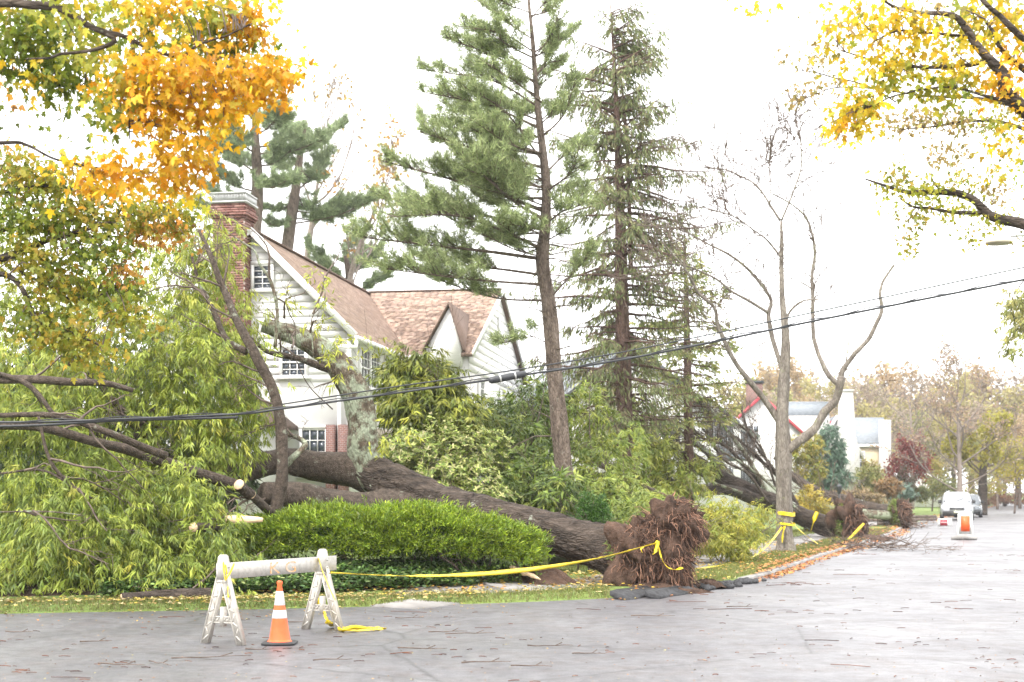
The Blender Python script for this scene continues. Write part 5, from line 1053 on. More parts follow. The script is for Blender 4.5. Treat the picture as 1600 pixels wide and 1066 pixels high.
def fallen3():
    rng = np.random.default_rng(82); root = thing('fallen_tree', (*P(1405, 812, 68)[:2], .15), 'third and farthest uprooted tree, its grassy root plate near the parked car', 'fallen tree')
    b = MB(); p, r = traced([(1402, 802, 67.8, .36), (1360, 795, 68.2, .32), (1310, 780, 68.6, .3), (1270, 765, 69, .24), (1235, 740, 69.5, .16), (1210, 715, 70, .08)], 30); b.tube(p, r, 14, .05, rng); b.build('trunk', M['oak_bark'], root, smooth=True)
    b = MB(); p, r = traced([(1398, 806, 67.3, .22), (1350, 802, 67.2, .2), (1310, 796, 67.4, .16), (1270, 782, 67.8, .1)], 16); b.tube(p, r, 10, .05, rng); b.build('limb', M['lichen_bark'], root, smooth=True)
    tw = MB()
    for k in range(24): q, t = along(p, rng.uniform(.3, .99)); grow(tw, rng, q, unit(t + rdir(rng, 1)[0] * .8 + np.array([0, 0, .4])), rng.uniform(1, 2.4), .04, 2, [3, 2], .55, .6, .05, .2, None, 4, .012)
    tw.build('twigs', M['twig'], root, kind='stuff')
    root_mass(root, rng, P(1408, 801, 67.4), np.array([.9, -.35, .2]), .62, .36, 260, 'face', k=2)
fallen3()

# ------------------------------------------------------------------ maples reaching into the picture from outside it
def maple(name, label, base, limbs, clumps, seed, leafsize, mat='oak_bark', dens=1.5, single=300, twigr=.006, trunk_r=.22, cluster=10):
    """clumps: (px, py, d, rx, ry, n, colours); trunk stands outside the frame, limbs are traced"""
    rng = np.random.default_rng(seed); root = thing(name, base, label, 'tree'); base = np.array(base)
    starts = [P(*l[0][:3]) for l in limbs]; top = np.mean(starts, 0); fork = np.array([base[0], base[1], max(2.2, top[2] * .55)])
    b = MB(); b.tube(cr([base - np.array([0, 0, .2]), base + (fork - base) * .5 + rng.normal(0, .05, 3), fork, fork + (top - fork) * .15 + np.array([0, 0, 1.2])], 24), np.linspace(trunk_r * 1.2, trunk_r * .55, 24), 16, .05, rng); b.build('trunk', M[mat], root, smooth=True)
    paths = []
    for l in limbs:
        p, r = traced(l, 8 * len(l)); r0 = r[0]
        if len(l[0]) < 5: lead = cr([fork + np.array([0, 0, .4]), (fork + p[0]) / 2 + np.array([0, 0, .5]), p[0]], 12)[:-1]; p = np.vstack([lead, p]); r = np.r_[np.linspace(max(r0 * 1.6, .05), r0, 11), r]
        b = MB(); b.tube(wobble(rng, p, .01), r, 9, .05, rng); b.build('limb', M[mat], root, smooth=True); paths.append(p)
    allp = np.vstack(paths); tw = MB(); LP, LD, LN, LS, LC = [], [], [], [], []
    for (px, py, d, rx, ry, n, cols) in clumps:
        n = int(n * dens); m = max(2, n // cluster); cc, v = in_blob(rng, (px, py, d, rx, ry * .82, min(.8, rx * d / FPX * .8)), m, .15)
        for c in cc:
            j = np.argmin(((allp - c) ** 2).sum(1)); s = allp[max(0, j - rng.integers(0, 4))]
            if np.linalg.norm(s - c) < .75 and rng.random() < .22: tw.tube(wobble(rng, cr([s, (s + c) / 2 + np.array([0, 0, .07]), c], 6), .015), np.linspace(twigr * 1.3, twigr * .6, 6), 4, cap=False)
            k = max(2, int(cluster * rng.uniform(.6, 1.4))); p = c + rng.normal(0, leafsize * 1.5, (k, 3)); d_ = unit(rng.normal(0, .6, (k, 3)) + np.array([0, -.1, -.65]))
            tint = np.exp(rng.normal(0, .13))
            LP.append(p); LD.append(d_); LN.append(rdir(rng, k) * .8 + np.array([0, -.75, .35])); LS.append(leafsize * rng.uniform(.45, 1.3, k)); LC.append(palette(rng, k, cols) * tint)
    LP, LD, LN, LS, LC = map(np.concatenate, (LP, LD, LN, LS, LC)); tw.build('twigs', M['twig'], root, kind='stuff')
    px = 800 + LP[:, 0] / LP[:, 1] * FPX; py = HOR - (LP[:, 2] - EYE) / LP[:, 1] * FPX
    size = LS / LP[:, 1] * ((px > -5) & (px < 1605) & (py > -5)); order = np.argsort(-size)
    big, rest = order[:single], order[single:]
    fo = MB(); leaves(fo, LP[rest], LD[rest], LN[rest], LS[rest], LS[rest] * .95, LC[rest], 'maple'); crown = fo.build('crown', M['maple'], root, kind='stuff')
    # the leaves that show largest, one object each on shared blades in the colours of their neighbours
    if not len(big): return
    V0, F0 = LEAF['maple']; qc = LC[big]; keys = qc[np.linspace(0, len(qc) - 1, 14).astype(int)]
    protos = [MB().add(V0, F0, k).mesh('leaf', M['maple']) for k in keys]; D, S, N = frames(LD[big], LN[big])
    for i in range(len(big)):
        k = int(np.argmin(((keys - qc[i]) ** 2).sum(1))); s = LS[big[i]]; piece('leaf', protos[k], root, mat_from(D[i], S[i], N[i], LP[big[i]], (s, s * .95, s)))
OR = [(.82, .42, .018), (.85, .5, .025), (.78, .34, .016), (.82, .56, .05)]
YE = [(.72, .53, .03), (.62, .52, .045), (.76, .46, .02)]
YG = [(.42, .42, .04), (.3, .34, .04), (.55, .46, .05)]
GR = [(.19, .27, .03), (.26, .32, .04), (.36, .36, .045), (.13, .18, .025)]
OL = [(.27, .3, .03), (.35, .34, .04), (.44, .38, .045), (.18, .22, .025), (.5, .33, .04)]
RD = [(.6, .26, .05), (.68, .36, .06), (.42, .22, .05)]
BR = [(.4, .28, .1), (.3, .27, .08), (.45, .32, .12)]
def maples():
    d = 11.8
    maple('maple_tree', 'orange and yellow maple branches hanging in the top left corner', onto(-9.2, 8.2) * np.array([1, 1, 0]) + np.array([0, 0, -.05]),
      [[(-160, 30, d, .05), (0, 8, d, .04), (70, 12, d, .034), (155, 48, d, .025), (205, 62, d, .018), (290, 100, d + .2, .012), (365, 115, d + .4, .012), (440, 128, d + .5, .006)],
       [(72, 10, d, .03, 1), (120, -10, d, .03), (200, -30, d, .02)],
       [(150, 45, d, .022, 1), (175, 60, d, .02), (150, 75, d, .016), (90, 88, d, .012), (40, 92, d + .2, .006)],
       [(205, 62, d, .016, 1), (212, 105, d, .012), (206, 150, d, .01), (200, 215, d, .006)],
       [(280, 95, d + .2, .012, 1), (330, 60, d + .2, .01), (390, 40, d + .3, .006)],
       [(-150, 240, d + 1, .03), (0, 224, d + .8, .018), (40, 228, d + .8, .014), (95, 255, d + .7, .01), (180, 270, d + .6, .008), (270, 265, d + .6, .005)],
       [(-150, 90, d + 1.5, .04), (0, 110, d + 1.5, .03), (90, 130, d + 1.5, .018), (150, 140, d + 1.5, .008)]],
      [(130, 10, d, 70, 22, 110, YG), (240, 15, d, 60, 24, 110, YE), (250, 8, d, 50, 15, 60, OR), (330, 25, d + .6, 70, 38, 230, YG), (360, 40, d + .6, 50, 30, 110, OR), (395, 40, d + .6, 22, 35, 80, OR), (345, 75, d + .8, 60, 30, 170, GR), (300, 60, d + .8, 40, 25, 70, YG),
       (280, 120, d, 100, 38, 420, OR), (395, 130, d + .4, 62, 30, 270, OR), (440, 120, d + .5, 26, 22, 80, OR), (220, 120, d, 50, 30, 120, YE), (200, 150, d, 50, 26, 130, YG), (190, 140, d, 40, 22, 70, OR), (250, 165, d, 70, 26, 190, OR), (330, 170, d + .2, 60, 26, 190, OR), (350, 190, d + .2, 30, 14, 50, YE), (240, 195, d, 40, 22, 90, OR), (300, 215, d, 16, 10, 20, OR), (280, 230, d, 30, 12, 40, OR), (255, 255, d + .5, 60, 16, 100, OR), (300, 255, d + .5, 34, 14, 50, OR), (330, 250, d + .5, 12, 10, 14, OR),
       (150, 275, d + .6, 52, 16, 120, OR), (230, 285, d + .6, 60, 16, 100, OR), (265, 295, d + .6, 24, 12, 35, YE), (120, 265, d + .6, 26, 12, 30, YE), (245, 55, d, 30, 16, 40, GR), (140, 70, d + .4, 40, 20, 50, YG),
       (50, 45, d + 1.2, 70, 36, 260, GR), (30, 95, d + 1.3, 50, 45, 220, GR), (90, 105, d + 1.2, 50, 36, 160, GR), (120, 135, d + 1.3, 50, 18, 110, GR), (140, 90, d + 1, 40, 25, 70, YG), (170, 185, d + .6, 30, 20, 70, GR), (85, 185, d + 1.4, 18, 10, 26, GR), (300, 200, d + .6, 24, 8, 24, GR), (10, 20, d + 1, 30, 20, 60, OL), (40, 118, d + 1, 30, 12, 30, YE), (5, 150, d + 2, 12, 30, 26, RD), (110, 35, d + 1, 50, 20, 90, GR), (200, 40, d + .8, 50, 20, 70, GR), (420, 20, d + 1, 10, 20, 14, OR), (-80, 40, d, 60, 60, 150, YG), (-190, 60, d, 60, 80, 150, OR), (-60, 160, d + 1.5, 50, 60, 120, GR), (-90, 260, d + 1, 50, 40, 90, OR)], 91, .07)
    d = 17.3
    maple('maple_tree', 'olive-green maple boughs at the left edge below the orange leaves', onto(-11.6, 20.6),
      [[(-200, 470, d, .09), (-20, 412, d, .05), (30, 395, d, .045), (70, 378, d, .03), (170, 348, d, .02), (250, 325, d, .01)], [(-180, 400, d, .05), (20, 360, d + .3, .03), (90, 365, d + .3, .02), (190, 372, d + .3, .012), (240, 362, d + .3, .006)],
       [(-180, 480, d - .3, .06), (0, 425, d - .3, .035), (60, 500, d - .3, .025), (110, 520, d - .3, .016), (160, 540, d - .3, .008)], [(20, 420, d, .02, 1), (60, 440, d, .016), (120, 470, d, .012), (180, 450, d, .006)], [(-160, 330, d, .05), (0, 300, d, .03), (70, 290, d, .02), (140, 300, d, .01)]],
      [(40, 280, d, 70, 36, 360, OL), (110, 290, d, 60, 34, 260, OL), (50, 340, d, 80, 40, 480, GR), (150, 340, d, 80, 40, 380, OL), (230, 330, d, 60, 28, 240, OL), (280, 345, d, 34, 24, 130, OL), (255, 365, d, 50, 18, 130, RD), (50, 400, d, 80, 40, 360, OL), (150, 400, d, 80, 32, 300, GR), (200, 425, d, 30, 14, 60, RD), (90, 450, d, 80, 40, 380, OL), (180, 455, d, 60, 26, 200, GR), (100, 520, d - .3, 80, 36, 320, OL), (50, 500, d - .3, 50, 40, 200, GR), (200, 500, d - .2, 40, 22, 110, OL), (130, 555, d - .3, 60, 22, 160, OL), (150, 288, d, 20, 12, 36, RD), (30, 250, d, 30, 10, 50, OL), (300, 320, d, 18, 16, 40, YG), (15, 240, d, 10, 6, 12, RD), (70, 355, d, 60, 8, 26, RD), (-80, 350, d, 80, 90, 420, OL), (-180, 420, d, 70, 90, 300, OL), (-70, 470, d, 70, 70, 300, GR)], 92, .07, dens=1.7, single=300, twigr=.008, trunk_r=.25)
    d = 13.2
    maple('maple_tree', 'bright yellow maple branches filling the top right corner', np.array([12.6, 14.5, 0.05]),
      [[(1760, 330, d, .1), (1600, 168, d, .065), (1565, 118, d, .055), (1530, 75, d, .042), (1510, 45, d, .035), (1485, 24, d, .025), (1430, 18, d, .02), (1395, 10, d, .014), (1370, -4, d, .01)], [(1545, 95, d, .025, 1), (1500, 102, d, .02), (1430, 108, d, .016), (1360, 92, d + .3, .01), (1310, 78, d + .4, .005)], [(1520, 58, d, .018, 1), (1470, 52, d, .014), (1410, 50, d, .01), (1370, 60, d, .005)],
       [(1580, 160, d, .02, 1), (1540, 150, d, .014), (1480, 140, d, .01), (1400, 145, d, .008), (1350, 175, d, .005)], [(1600, 60, d, .03), (1560, 20, d, .024), (1530, -10, d, .02)], [(1600, 110, d + .5, .03), (1560, 70, d + .4, .02), (1540, 30, d + .4, .012)]],
      [(1330, 22, d, 40, 18, 66, YE), (1385, 40, d, 50, 32, 130, YE), (1435, 70, d, 50, 36, 130, YE), (1300, 62, d + .3, 22, 22, 36, YE), (1310, 40, d + .4, 30, 26, 40, BR), (1365, 105, d, 50, 18, 80, YE), (1400, 118, d, 40, 24, 90, YG), (1460, 135, d, 55, 22, 120, YG), (1480, 100, d, 50, 24, 90, YE), (1345, 175, d, 40, 28, 110, YE), (1312, 198, d, 22, 22, 50, YE), (1340, 150, d, 24, 14, 30, YG), (1300, 205, d, 12, 16, 20, OR), (1500, 40, d + .5, 44, 34, 110, YG), (1555, 35, d + .5, 44, 36, 120, YE), (1590, 80, d + .4, 22, 40, 70, OR), (1575, 135, d, 26, 30, 70, OR), (1520, 130, d + .3, 36, 24, 70, YE), (1590, 170, d, 14, 16, 26, YE), (1440, 20, d, 60, 16, 50, BR), (1560, 250, d + .5, 20, 12, 22, YE), (1510, 160, d, 20, 12, 22, GR), (1540, 15, d + .8, 60, 20, 80, OL), (1570, 210, d + .6, 30, 20, 44, YE), (1180, 2, d, 6, 6, 5, YE), (1670, 60, d, 60, 60, 160, YE), (1680, 170, d, 50, 60, 130, OR), (1780, 120, d, 70, 90, 180, YE), (1740, 280, d, 70, 60, 140, YG), (1900, 220, d, 90, 110, 240, YE), (1880, 380, d, 90, 70, 160, YG)], 93, .066, single=300)
    d = 21.0
    maple('maple_tree', 'thin olive-brown maple branch under the yellow leaves at the right', np.array([17.6, 23.5, .1]),
      [[(1800, 420, d, .14), (1660, 372, d, .1), (1600, 352, d, .085), (1550, 338, d, .075), (1520, 312, d, .06), (1470, 300, d, .045), (1415, 300, d, .03), (1380, 288, d, .02), (1354, 277, d, .012)], [(1540, 332, d, .035, 1), (1490, 332, d, .028), (1430, 322, d, .018), (1405, 312, d, .01)], [(1472, 300, d, .022, 1), (1460, 288, d, .016), (1455, 276, d, .01)], [(1760, 260, d, .07), (1600, 200, d, .03), (1520, 190, d, .02), (1460, 198, d, .014), (1410, 205, d, .008)],
       [(1400, 160, d, .01, 1), (1340, 130, d, .012), (1290, 118, d, .01), (1240, 108, d, .005)], [(1380, 140, d, .012, 1), (1330, 133, d, .01), (1290, 140, d, .008), (1245, 160, d, .004)], [(1700, 200, d, .05), (1560, 160, d, .03), (1470, 150, d, .02), (1380, 140, d, .012)]],
      [(1232, 88, d, 16, 10, 26, BR), (1250, 150, d, 30, 18, 60, BR), (1290, 130, d, 36, 18, 44, BR), (1275, 98, d, 34, 14, 40, BR), (1400, 192, d, 34, 13, 80, BR), (1450, 182, d, 46, 16, 120, BR), (1500, 195, d, 40, 22, 130, BR), (1480, 240, d, 40, 22, 90, BR), (1550, 190, d, 44, 24, 150, YG), (1580, 160, d, 20, 20, 50, BR), (1395, 280, d, 40, 20, 120, OL), (1440, 305, d, 50, 18, 170, YG), (1390, 315, d, 14, 10, 24, YG), (1435, 340, d, 26, 22, 80, OL), (1425, 375, d, 20, 14, 44, OL), (1410, 390, d, 10, 8, 14, OL), (1500, 335, d, 40, 12, 90, YG), (1510, 290, d, 40, 26, 120, OL), (1555, 300, d, 36, 26, 90, BR), (1530, 372, d, 22, 10, 34, OL), (1590, 380, d, 10, 12, 16, OL), (1580, 265, d, 24, 12, 30, GR), (1560, 340, d, 30, 10, 50, YG), (1670, 240, d, 60, 40, 120, YG), (1700, 350, d, 60, 40, 130, OL), (1800, 300, d, 80, 70, 200, YG), (1900, 260, d, 90, 100, 240, OL)], 94, .062, single=0, trunk_r=.28)
    rng = np.random.default_rng(95)
    shrub('street_oak', 'wispy pale green hanging twigs at the right edge below the wires', np.array([19.6, 35.0, .1]), [(1592, 470, 30, 18, 24, .5, 70), (1588, 520, 30, 16, 34, .5, 60), (1620, 480, 30, 30, 50, .8, 120)], [(.36, .38, .12), (.28, .32, .09), (.45, .4, .14)], 96, cat='tree', per=8, ln=.16, wd=.04, droop=.8, stems=0)
    t = bpy.data.objects['street_oak']; b = MB(); b.tube(cr([(19.6, 35, -.1), (19.5, 35, 3), (19.3, 34.6, 6), (18.5, 34, 8.5)], 30), np.linspace(.28, .12, 30), 14, .04, rng); b.build('trunk', M['oak_bark'], t, smooth=True)
    b = MB(); b.tube(cr([(19.3, 34.6, 6), (16, 32.5, 7.4), (12.5, 30.6, 7.2), P(1590, 450, 30), P(1588, 520, 30)], 30), np.linspace(.09, .006, 30), 8, .04, rng); b.build('limb', M['oak_limb'], t, smooth=True)
maples()

# ------------------------------------------------------------------ woods at the end of the street
def far_trees():
    rng = np.random.default_rng(101); pal = {'yellow': [(.5, .42, .17), (.46, .4, .2), (.42, .38, .18)], 'orange': [(.52, .36, .2), (.48, .36, .22), (.44, .33, .2)], 'brown': [(.42, .33, .26), (.46, .36, .28), (.38, .31, .24)], 'green': [(.36, .36, .14), (.42, .4, .17), (.3, .32, .12)], 'red': [(.24, .07, .06), (.3, .1, .07), (.18, .06, .05)], 'dark': [(.09, .1, .06), (.13, .12, .07), (.2, .08, .07)]}  # hazy wash of distance is put into these paled leaf colours
    def proto(seed, H, R, cols, nleaf, ll, low=.25, bare=1.0):
        r = np.random.default_rng(seed); tr, br, fo = MB(), MB(), MB(); tips = []
        p = cr([(0, 0, -.3), (r.normal(0, .1), 0, H * .3), (r.normal(0, .3), r.normal(0, .3), H * .75)], 12); tr.tube(p, np.linspace(H * .018, H * .006, 12), 8, .05, r)
        for k in range(15):
            f = low + (1 - low) * (k + .5) / 15; q, t = along(p, min(f, .99)); a = k * 2.4; out = np.array([math.cos(a), math.sin(a), 0]); L = R * 1.15 * (1.15 - .5 * f) * r.uniform(.75, 1.1)
            grow(br, r, q, unit(out * (1.1 - .6 * f) + np.array([0, 0, .45 + f * .5])), L, H * .006, 3, [4, 4, 3], .55, .6, .06, .12, tips, 4, .012 * bare)
        e = [t for t in tips if t[0] <= 1]; ii = r.integers(len(e), size=nleaf); pos = np.array([along(e[i][1], r.random() * .999)[0] for i in ii]) + r.normal(0, ll * .9, (nleaf, 3))
        leaves(fo, pos, rdir(r, nleaf), rdir(r, nleaf), ll * r.uniform(.6, 1.3, nleaf), ll * .75, palette(r, nleaf, cols), 'oval')
        return tr.mesh('trunk', M['pale_twig'] if bare > 1 else M['twig'], True), br.mesh('branches', M['pale_twig']), fo.mesh('crown', M['maple'])
    protos = {k: proto(110 + i, 15, 4.6, pal[k], n, .42) for i, (k, n) in enumerate((('yellow', 2200), ('orange', 1900), ('brown', 1300), ('green', 2800)))}
    protos['bare'] = proto(120, 15, 4.8, pal['brown'], 500, .3, .2, 1.6)
    lab = {'yellow': 'yellow leaved tree in the autumn woods at the end of the street', 'orange': 'orange-brown tree in the autumn woods at the end of the street', 'brown': 'faded brown tree in the autumn woods at the end of the street', 'green': 'yellow-green tree in the autumn woods at the end of the street', 'bare': 'bare grey-brown tree in the autumn woods at the end of the street'}
    def put(kind, px, d, H, label=None, group='autumn woods at the end of the street', rz=None, name='autumn_tree', wide=1.0):
        x = PX(px, d); z = float(gz(x, d)); o = thing(name, (x, d, z), label or lab[kind], 'tree', group if label is None else None)
        for nm, me in zip(('trunk', 'branches', 'crown'), protos[kind]):
            c = bpy.data.objects.new(nm, me); COL.objects.link(c); c.parent = o; c.scale = (H / 15 * wide, H / 15 * wide, H / 15); c.rotation_euler = (0, 0, rng.uniform(0, 6) if rz is None else rz)
            if nm != 'trunk': c['kind'] = 'stuff'
    for k, px in enumerate(np.linspace(1190, 1650, 26)):
        d = rng.uniform(165, 215); H = (HOR - rng.uniform(560, 612)) / FPX * d * 1.0 + 1; put(['yellow', 'brown', 'orange', 'brown', 'bare', 'yellow', 'brown', 'bare'][k % 8], px + rng.normal(0, 6), d, H, wide=1.1)
    for k, px in enumerate(np.linspace(1215, 1620, 16)):
        d = rng.uniform(140, 162); H = (HOR - rng.uniform(605, 665)) / FPX * d + 1; put(['green', 'yellow', 'orange', 'brown'][k % 4], px + rng.normal(0, 6), d, H)
    for k, px in enumerate(np.linspace(780, 1190, 8)):
        d = rng.uniform(125, 160); put(['orange', 'green', 'yellow', 'brown'][k % 4], px, d, (HOR - rng.uniform(590, 640)) / FPX * d + 1)
    for k, px in enumerate(np.linspace(-150, 740, 9)):
        d = rng.uniform(100, 130); put(['green', 'yellow', 'brown'][k % 3], px, d, (HOR - rng.uniform(560, 620)) / FPX * d + 1)
    # named ones in front
    protos['bigbare'] = proto(121, 15, 6.6, [(.42, .28, .22), (.38, .29, .22), (.44, .34, .18)], 2600, .22, .14, 1.7)
    put('bigbare', 1500, 106, 11.2, 'wide pinkish-brown nearly bare tree spreading above the parked car', rz=.6, name='bare_tree', wide=1.25)
    put('bare', 1425, 135, 13.5, 'tall thin bare tree left of the wide pinkish one', rz=2.0, name='bare_tree')
    protos['gold'] = proto(122, 9, 3.6, [(.45, .38, .05), (.36, .34, .06), (.5, .4, .07)], 2600, .3)
    put('gold', 1585, 116, 9.0, 'yellow-green roadside tree at the right edge behind the car', name='roadside_tree')
    protos['dred'] = proto(123, 8, 3.0, [(.27, .07, .06), (.34, .1, .08), (.2, .05, .05)], 2400, .28, .35)
    put('dred', 1416, 112, 10.8, 'dark red Japanese maple left of the parked car', name='red_maple')
    protos['dk'] = proto(124, 8, 2.6, pal['dark'], 2600, .3, .1)
    put('dk', 1412, 108, 6.6, 'dark evergreen bush under the red maple', name='dark_bush')
    protos['ol'] = proto(125, 8, 2.6, [(.36, .33, .08), (.4, .28, .1), (.3, .3, .08)], 1900, .28, .12)
    put('ol', 1456, 122, 8.5, 'small olive and rust tree between the red maple and the car', name='small_tree')
    put('ol', 1530, 126, 8.2, 'small olive tree behind the right side of the car', name='small_tree', rz=1.5)
    put('ol', 1350, 106, 7.4, 'thin shrubby olive tree in front of the tan house', name='small_tree', rz=3.0)
    # orange tree behind the colonial
    protos['or2'] = proto(126, 8, 2.6, pal['orange'], 2600, .3, .2)
    put('or2', 1115, 95, 11.5, 'orange leaved tree over the roof of the long colonial house', name='orange_tree')
    b = MB(); dist = np.linspace(-260, 420, 120)
    # roadside trunk by the kerb behind the car
    q = onto(PX(1533, 108), 108); t = thing('roadside_tree', q, 'dark trunk standing on the verge just right of the car', 'tree'); r2 = np.random.default_rng(7); b = MB()
    b.tube(cr([q - [0, 0, .2], q + [.1, 0, 2], q + [.2, 0, 5]], 14), np.linspace(.42, .2, 14), 10, .05, r2); b.build('trunk', M['oak_bark'], t, smooth=True)
    br, fo, tips = MB(), MB(), []
    for k in range(9): grow(br, r2, q + np.array([.1, 0, 2.6 + k * .3]), unit((r2.normal(0, 1), r2.normal(0, 1), .8)), 2.8, .07, 3, [3, 3, 3], .55, .6, .05, .12, tips, 4, .015)
    e = [u for u in tips if u[0] <= 1]; n = 1700; pos = np.array([along(e[i][1], r2.random() * .99)[0] for i in r2.integers(len(e), size=n)]) + r2.normal(0, .2, (n, 3)); leaves(fo, pos, rdir(r2, n), rdir(r2, n), .3, .22, palette(r2, n, [(.36, .34, .06), (.42, .36, .07)]), 'oval')
    br.build('branches', M['twig'], t, kind='stuff'); fo.build('crown', M['maple'], t, kind='stuff')
far_trees()
# ------------------------------------------------------------------ barricade, cone, tape
CUBE = np.array([[0, 2, 3, 1], [4, 5, 7, 6], [0, 1, 5, 4], [1, 3, 7, 5], [3, 2, 6, 7], [2, 0, 4, 6]])
def barrow(b, p, q, w, h, up=(0, 0, 1), col=None):
    p, q = np.array(p, float), np.array(q, float); t = unit(q - p); s = unit(np.cross(t, up)); n = np.cross(s, t)
    b.add([e + s * a * w / 2 + n * c * h / 2 for e in (p, q) for c in (-1, 1) for a in (-1, 1)], np.array([[0, 1, 3, 2], [4, 6, 7, 5], [0, 4, 5, 1], [1, 5, 7, 3], [3, 7, 6, 2], [2, 6, 4, 0]]), col); return b
def barricade():
    A = np.array([PX(349, 15.95), 15.95]); C = np.array([PX(504, 17.6), 17.6]); k = unit(C - A); a = np.array([k[1], -k[0]])
    root = thing('barricade', (*((A + C) / 2), 0), 'weathered white A-frame barricade tied with yellow tape beside the orange cone', 'barricade')
    for O in (A, C):
        T = lambda V, O=O: np.c_[O[0] + np.asarray(V)[:, 0] * a[0] + np.asarray(V)[:, 1] * k[0], O[1] + np.asarray(V)[:, 0] * a[1] + np.asarray(V)[:, 1] * k[1], np.asarray(V)[:, 2]]
        b = MB(); b.prism([(-.06, .74), (.06, .74), (.065, .9), (.045, .985), (.02, 1.005), (-.02, 1.005), (-.045, .985), (-.065, .9)], -.035, .035, T); head = b.build('frame_head', M['bar_plastic'], root)
        for s in (-1, 1):
            b = MB(); out = [(s * .055, .78), (s * .30, .0), (s * .215, .0), (s * -.005, .70)]
            out = out if s < 0 else out[::-1]
            b.prism(out, -.022, .022, T); leg = b.build('leg', M['bar_plastic'], root)
            for (t0, t1) in (((.06, .80), (.30, .0)), ((-.01, .72), (.213, .0))):           # raised flanges
                b = MB(); barrow(b, T([(s * t0[0], 0, t0[1])])[0], T([(s * t1[0], 0, t1[1] + .005)])[0], .062, .014, up=(*a, 0)); b.build('flange', M['bar_plastic'], leg)
            for j in range(9):                                                            # zig-zag ribs
                f0, f1 = j / 9, (j + 1) / 9; o0 = np.array([s * .055, .78]) * (1 - f0) + np.array([s * .29, .03]) * f0; i1 = np.array([s * .0, .70]) * (1 - f1) + np.array([s * .222, .03]) * f1
                i0 = np.array([s * .0, .70]) * (1 - f0) + np.array([s * .222, .03]) * f0; o1 = np.array([s * .055, .78]) * (1 - f1) + np.array([s * .29, .03]) * f1
                e0, e1 = (o0, i1) if j % 2 else (i0, o1)
                b = MB(); barrow(b, T([(e0[0], 0, e0[1])])[0], T([(e1[0], 0, e1[1])])[0], .056, .013, up=(*a, 0)); b.build('rib', M['bar_plastic'], leg)
        b = MB(); b.box(-.17, .17, -.02, .02, .235, .25, T); b.box(-.175, .175, -.02, .02, .3, .315, T); b.box(-.17, .17, -.008, .008, .25, .3, T)
        for j in range(6): x = -.15 + j * .05; b.prism([(x, .25), (x + .012, .25), (x + .05, .3), (x + .038, .3)], -.02, .02, T)
        b.build('cross_brace', M['bar_plastic'], root)
        b = MB(); b.box(-.025, .025, -.03, .03, .2, .42, T); b.build('latch_bar', M['bar_plastic'], root)
    # board
    e0 = A - k * .17 - a * .05; e1 = C + k * .2 - a * .05; rng = np.random.default_rng(2)
    T = lambda V: np.c_[e0[0] + np.asarray(V)[:, 0] * k[0] + np.asarray(V)[:, 1] * a[0], e0[1] + np.asarray(V)[:, 0] * k[1] + np.asarray(V)[:, 1] * a[1], np.asarray(V)[:, 2]]
    Lb = np.linalg.norm(e1 - e0); b = MB(); b.box(0, Lb, .09, .118, .735, .915, T); board = b.build('board', M['bar_board'], root)
    for O in (A, C):
        for z in (.78, .87): c_ = np.array([*(O - a * .05 + a * .118), z]); b = MB(); b.tube(np.array([c_ - np.r_[a, 0] * .002, c_ + np.r_[a, 0] * .012]), .012, 8); b.build('bolt', M['metal_cap'], board)
    cu = bpy.data.curves.new('stencil', 'FONT'); cu.body = 'K G'; cu.size = .2; cu.extrude = .0008; tmp = bpy.data.objects.new('stencil_tmp', cu); COL.objects.link(tmp)
    dg = bpy.context.evaluated_depsgraph_get(); me = bpy.data.meshes.new_from_object(tmp.evaluated_get(dg)); bpy.data.objects.remove(tmp); me.materials.clear()
    m, N, L, bs = newmat('faded_orange_stencil'); n = noise_node(N, L, 28, 5, .75); r = ramp(N, L, n.outputs[0], [(.42, (.5, .46, .4)), (.58, (.62, .3, .08))]); L.new(r.outputs[0], bs.inputs['Base Color']); bs.inputs['Roughness'].default_value = .6; me.materials.append(m)
    co = np.empty(len(me.vertices) * 3); me.vertices.foreach_get('co', co); co = co.reshape(-1, 3); V = T(np.c_[co[:, 0] * 1.6 + Lb * .40, co[:, 2] + .1205, co[:, 1] * .95 + .755]) - ORG[root.name]
    me.vertices.foreach_set('co', V.ravel().astype(np.float32)); me.update(); o = bpy.data.objects.new('stencil_lettering', me); COL.objects.link(o); o.parent = board; ORG[o.name] = ORG[root.name]
    return A, C, a, k
BA, BC_, ba, bk = barricade()
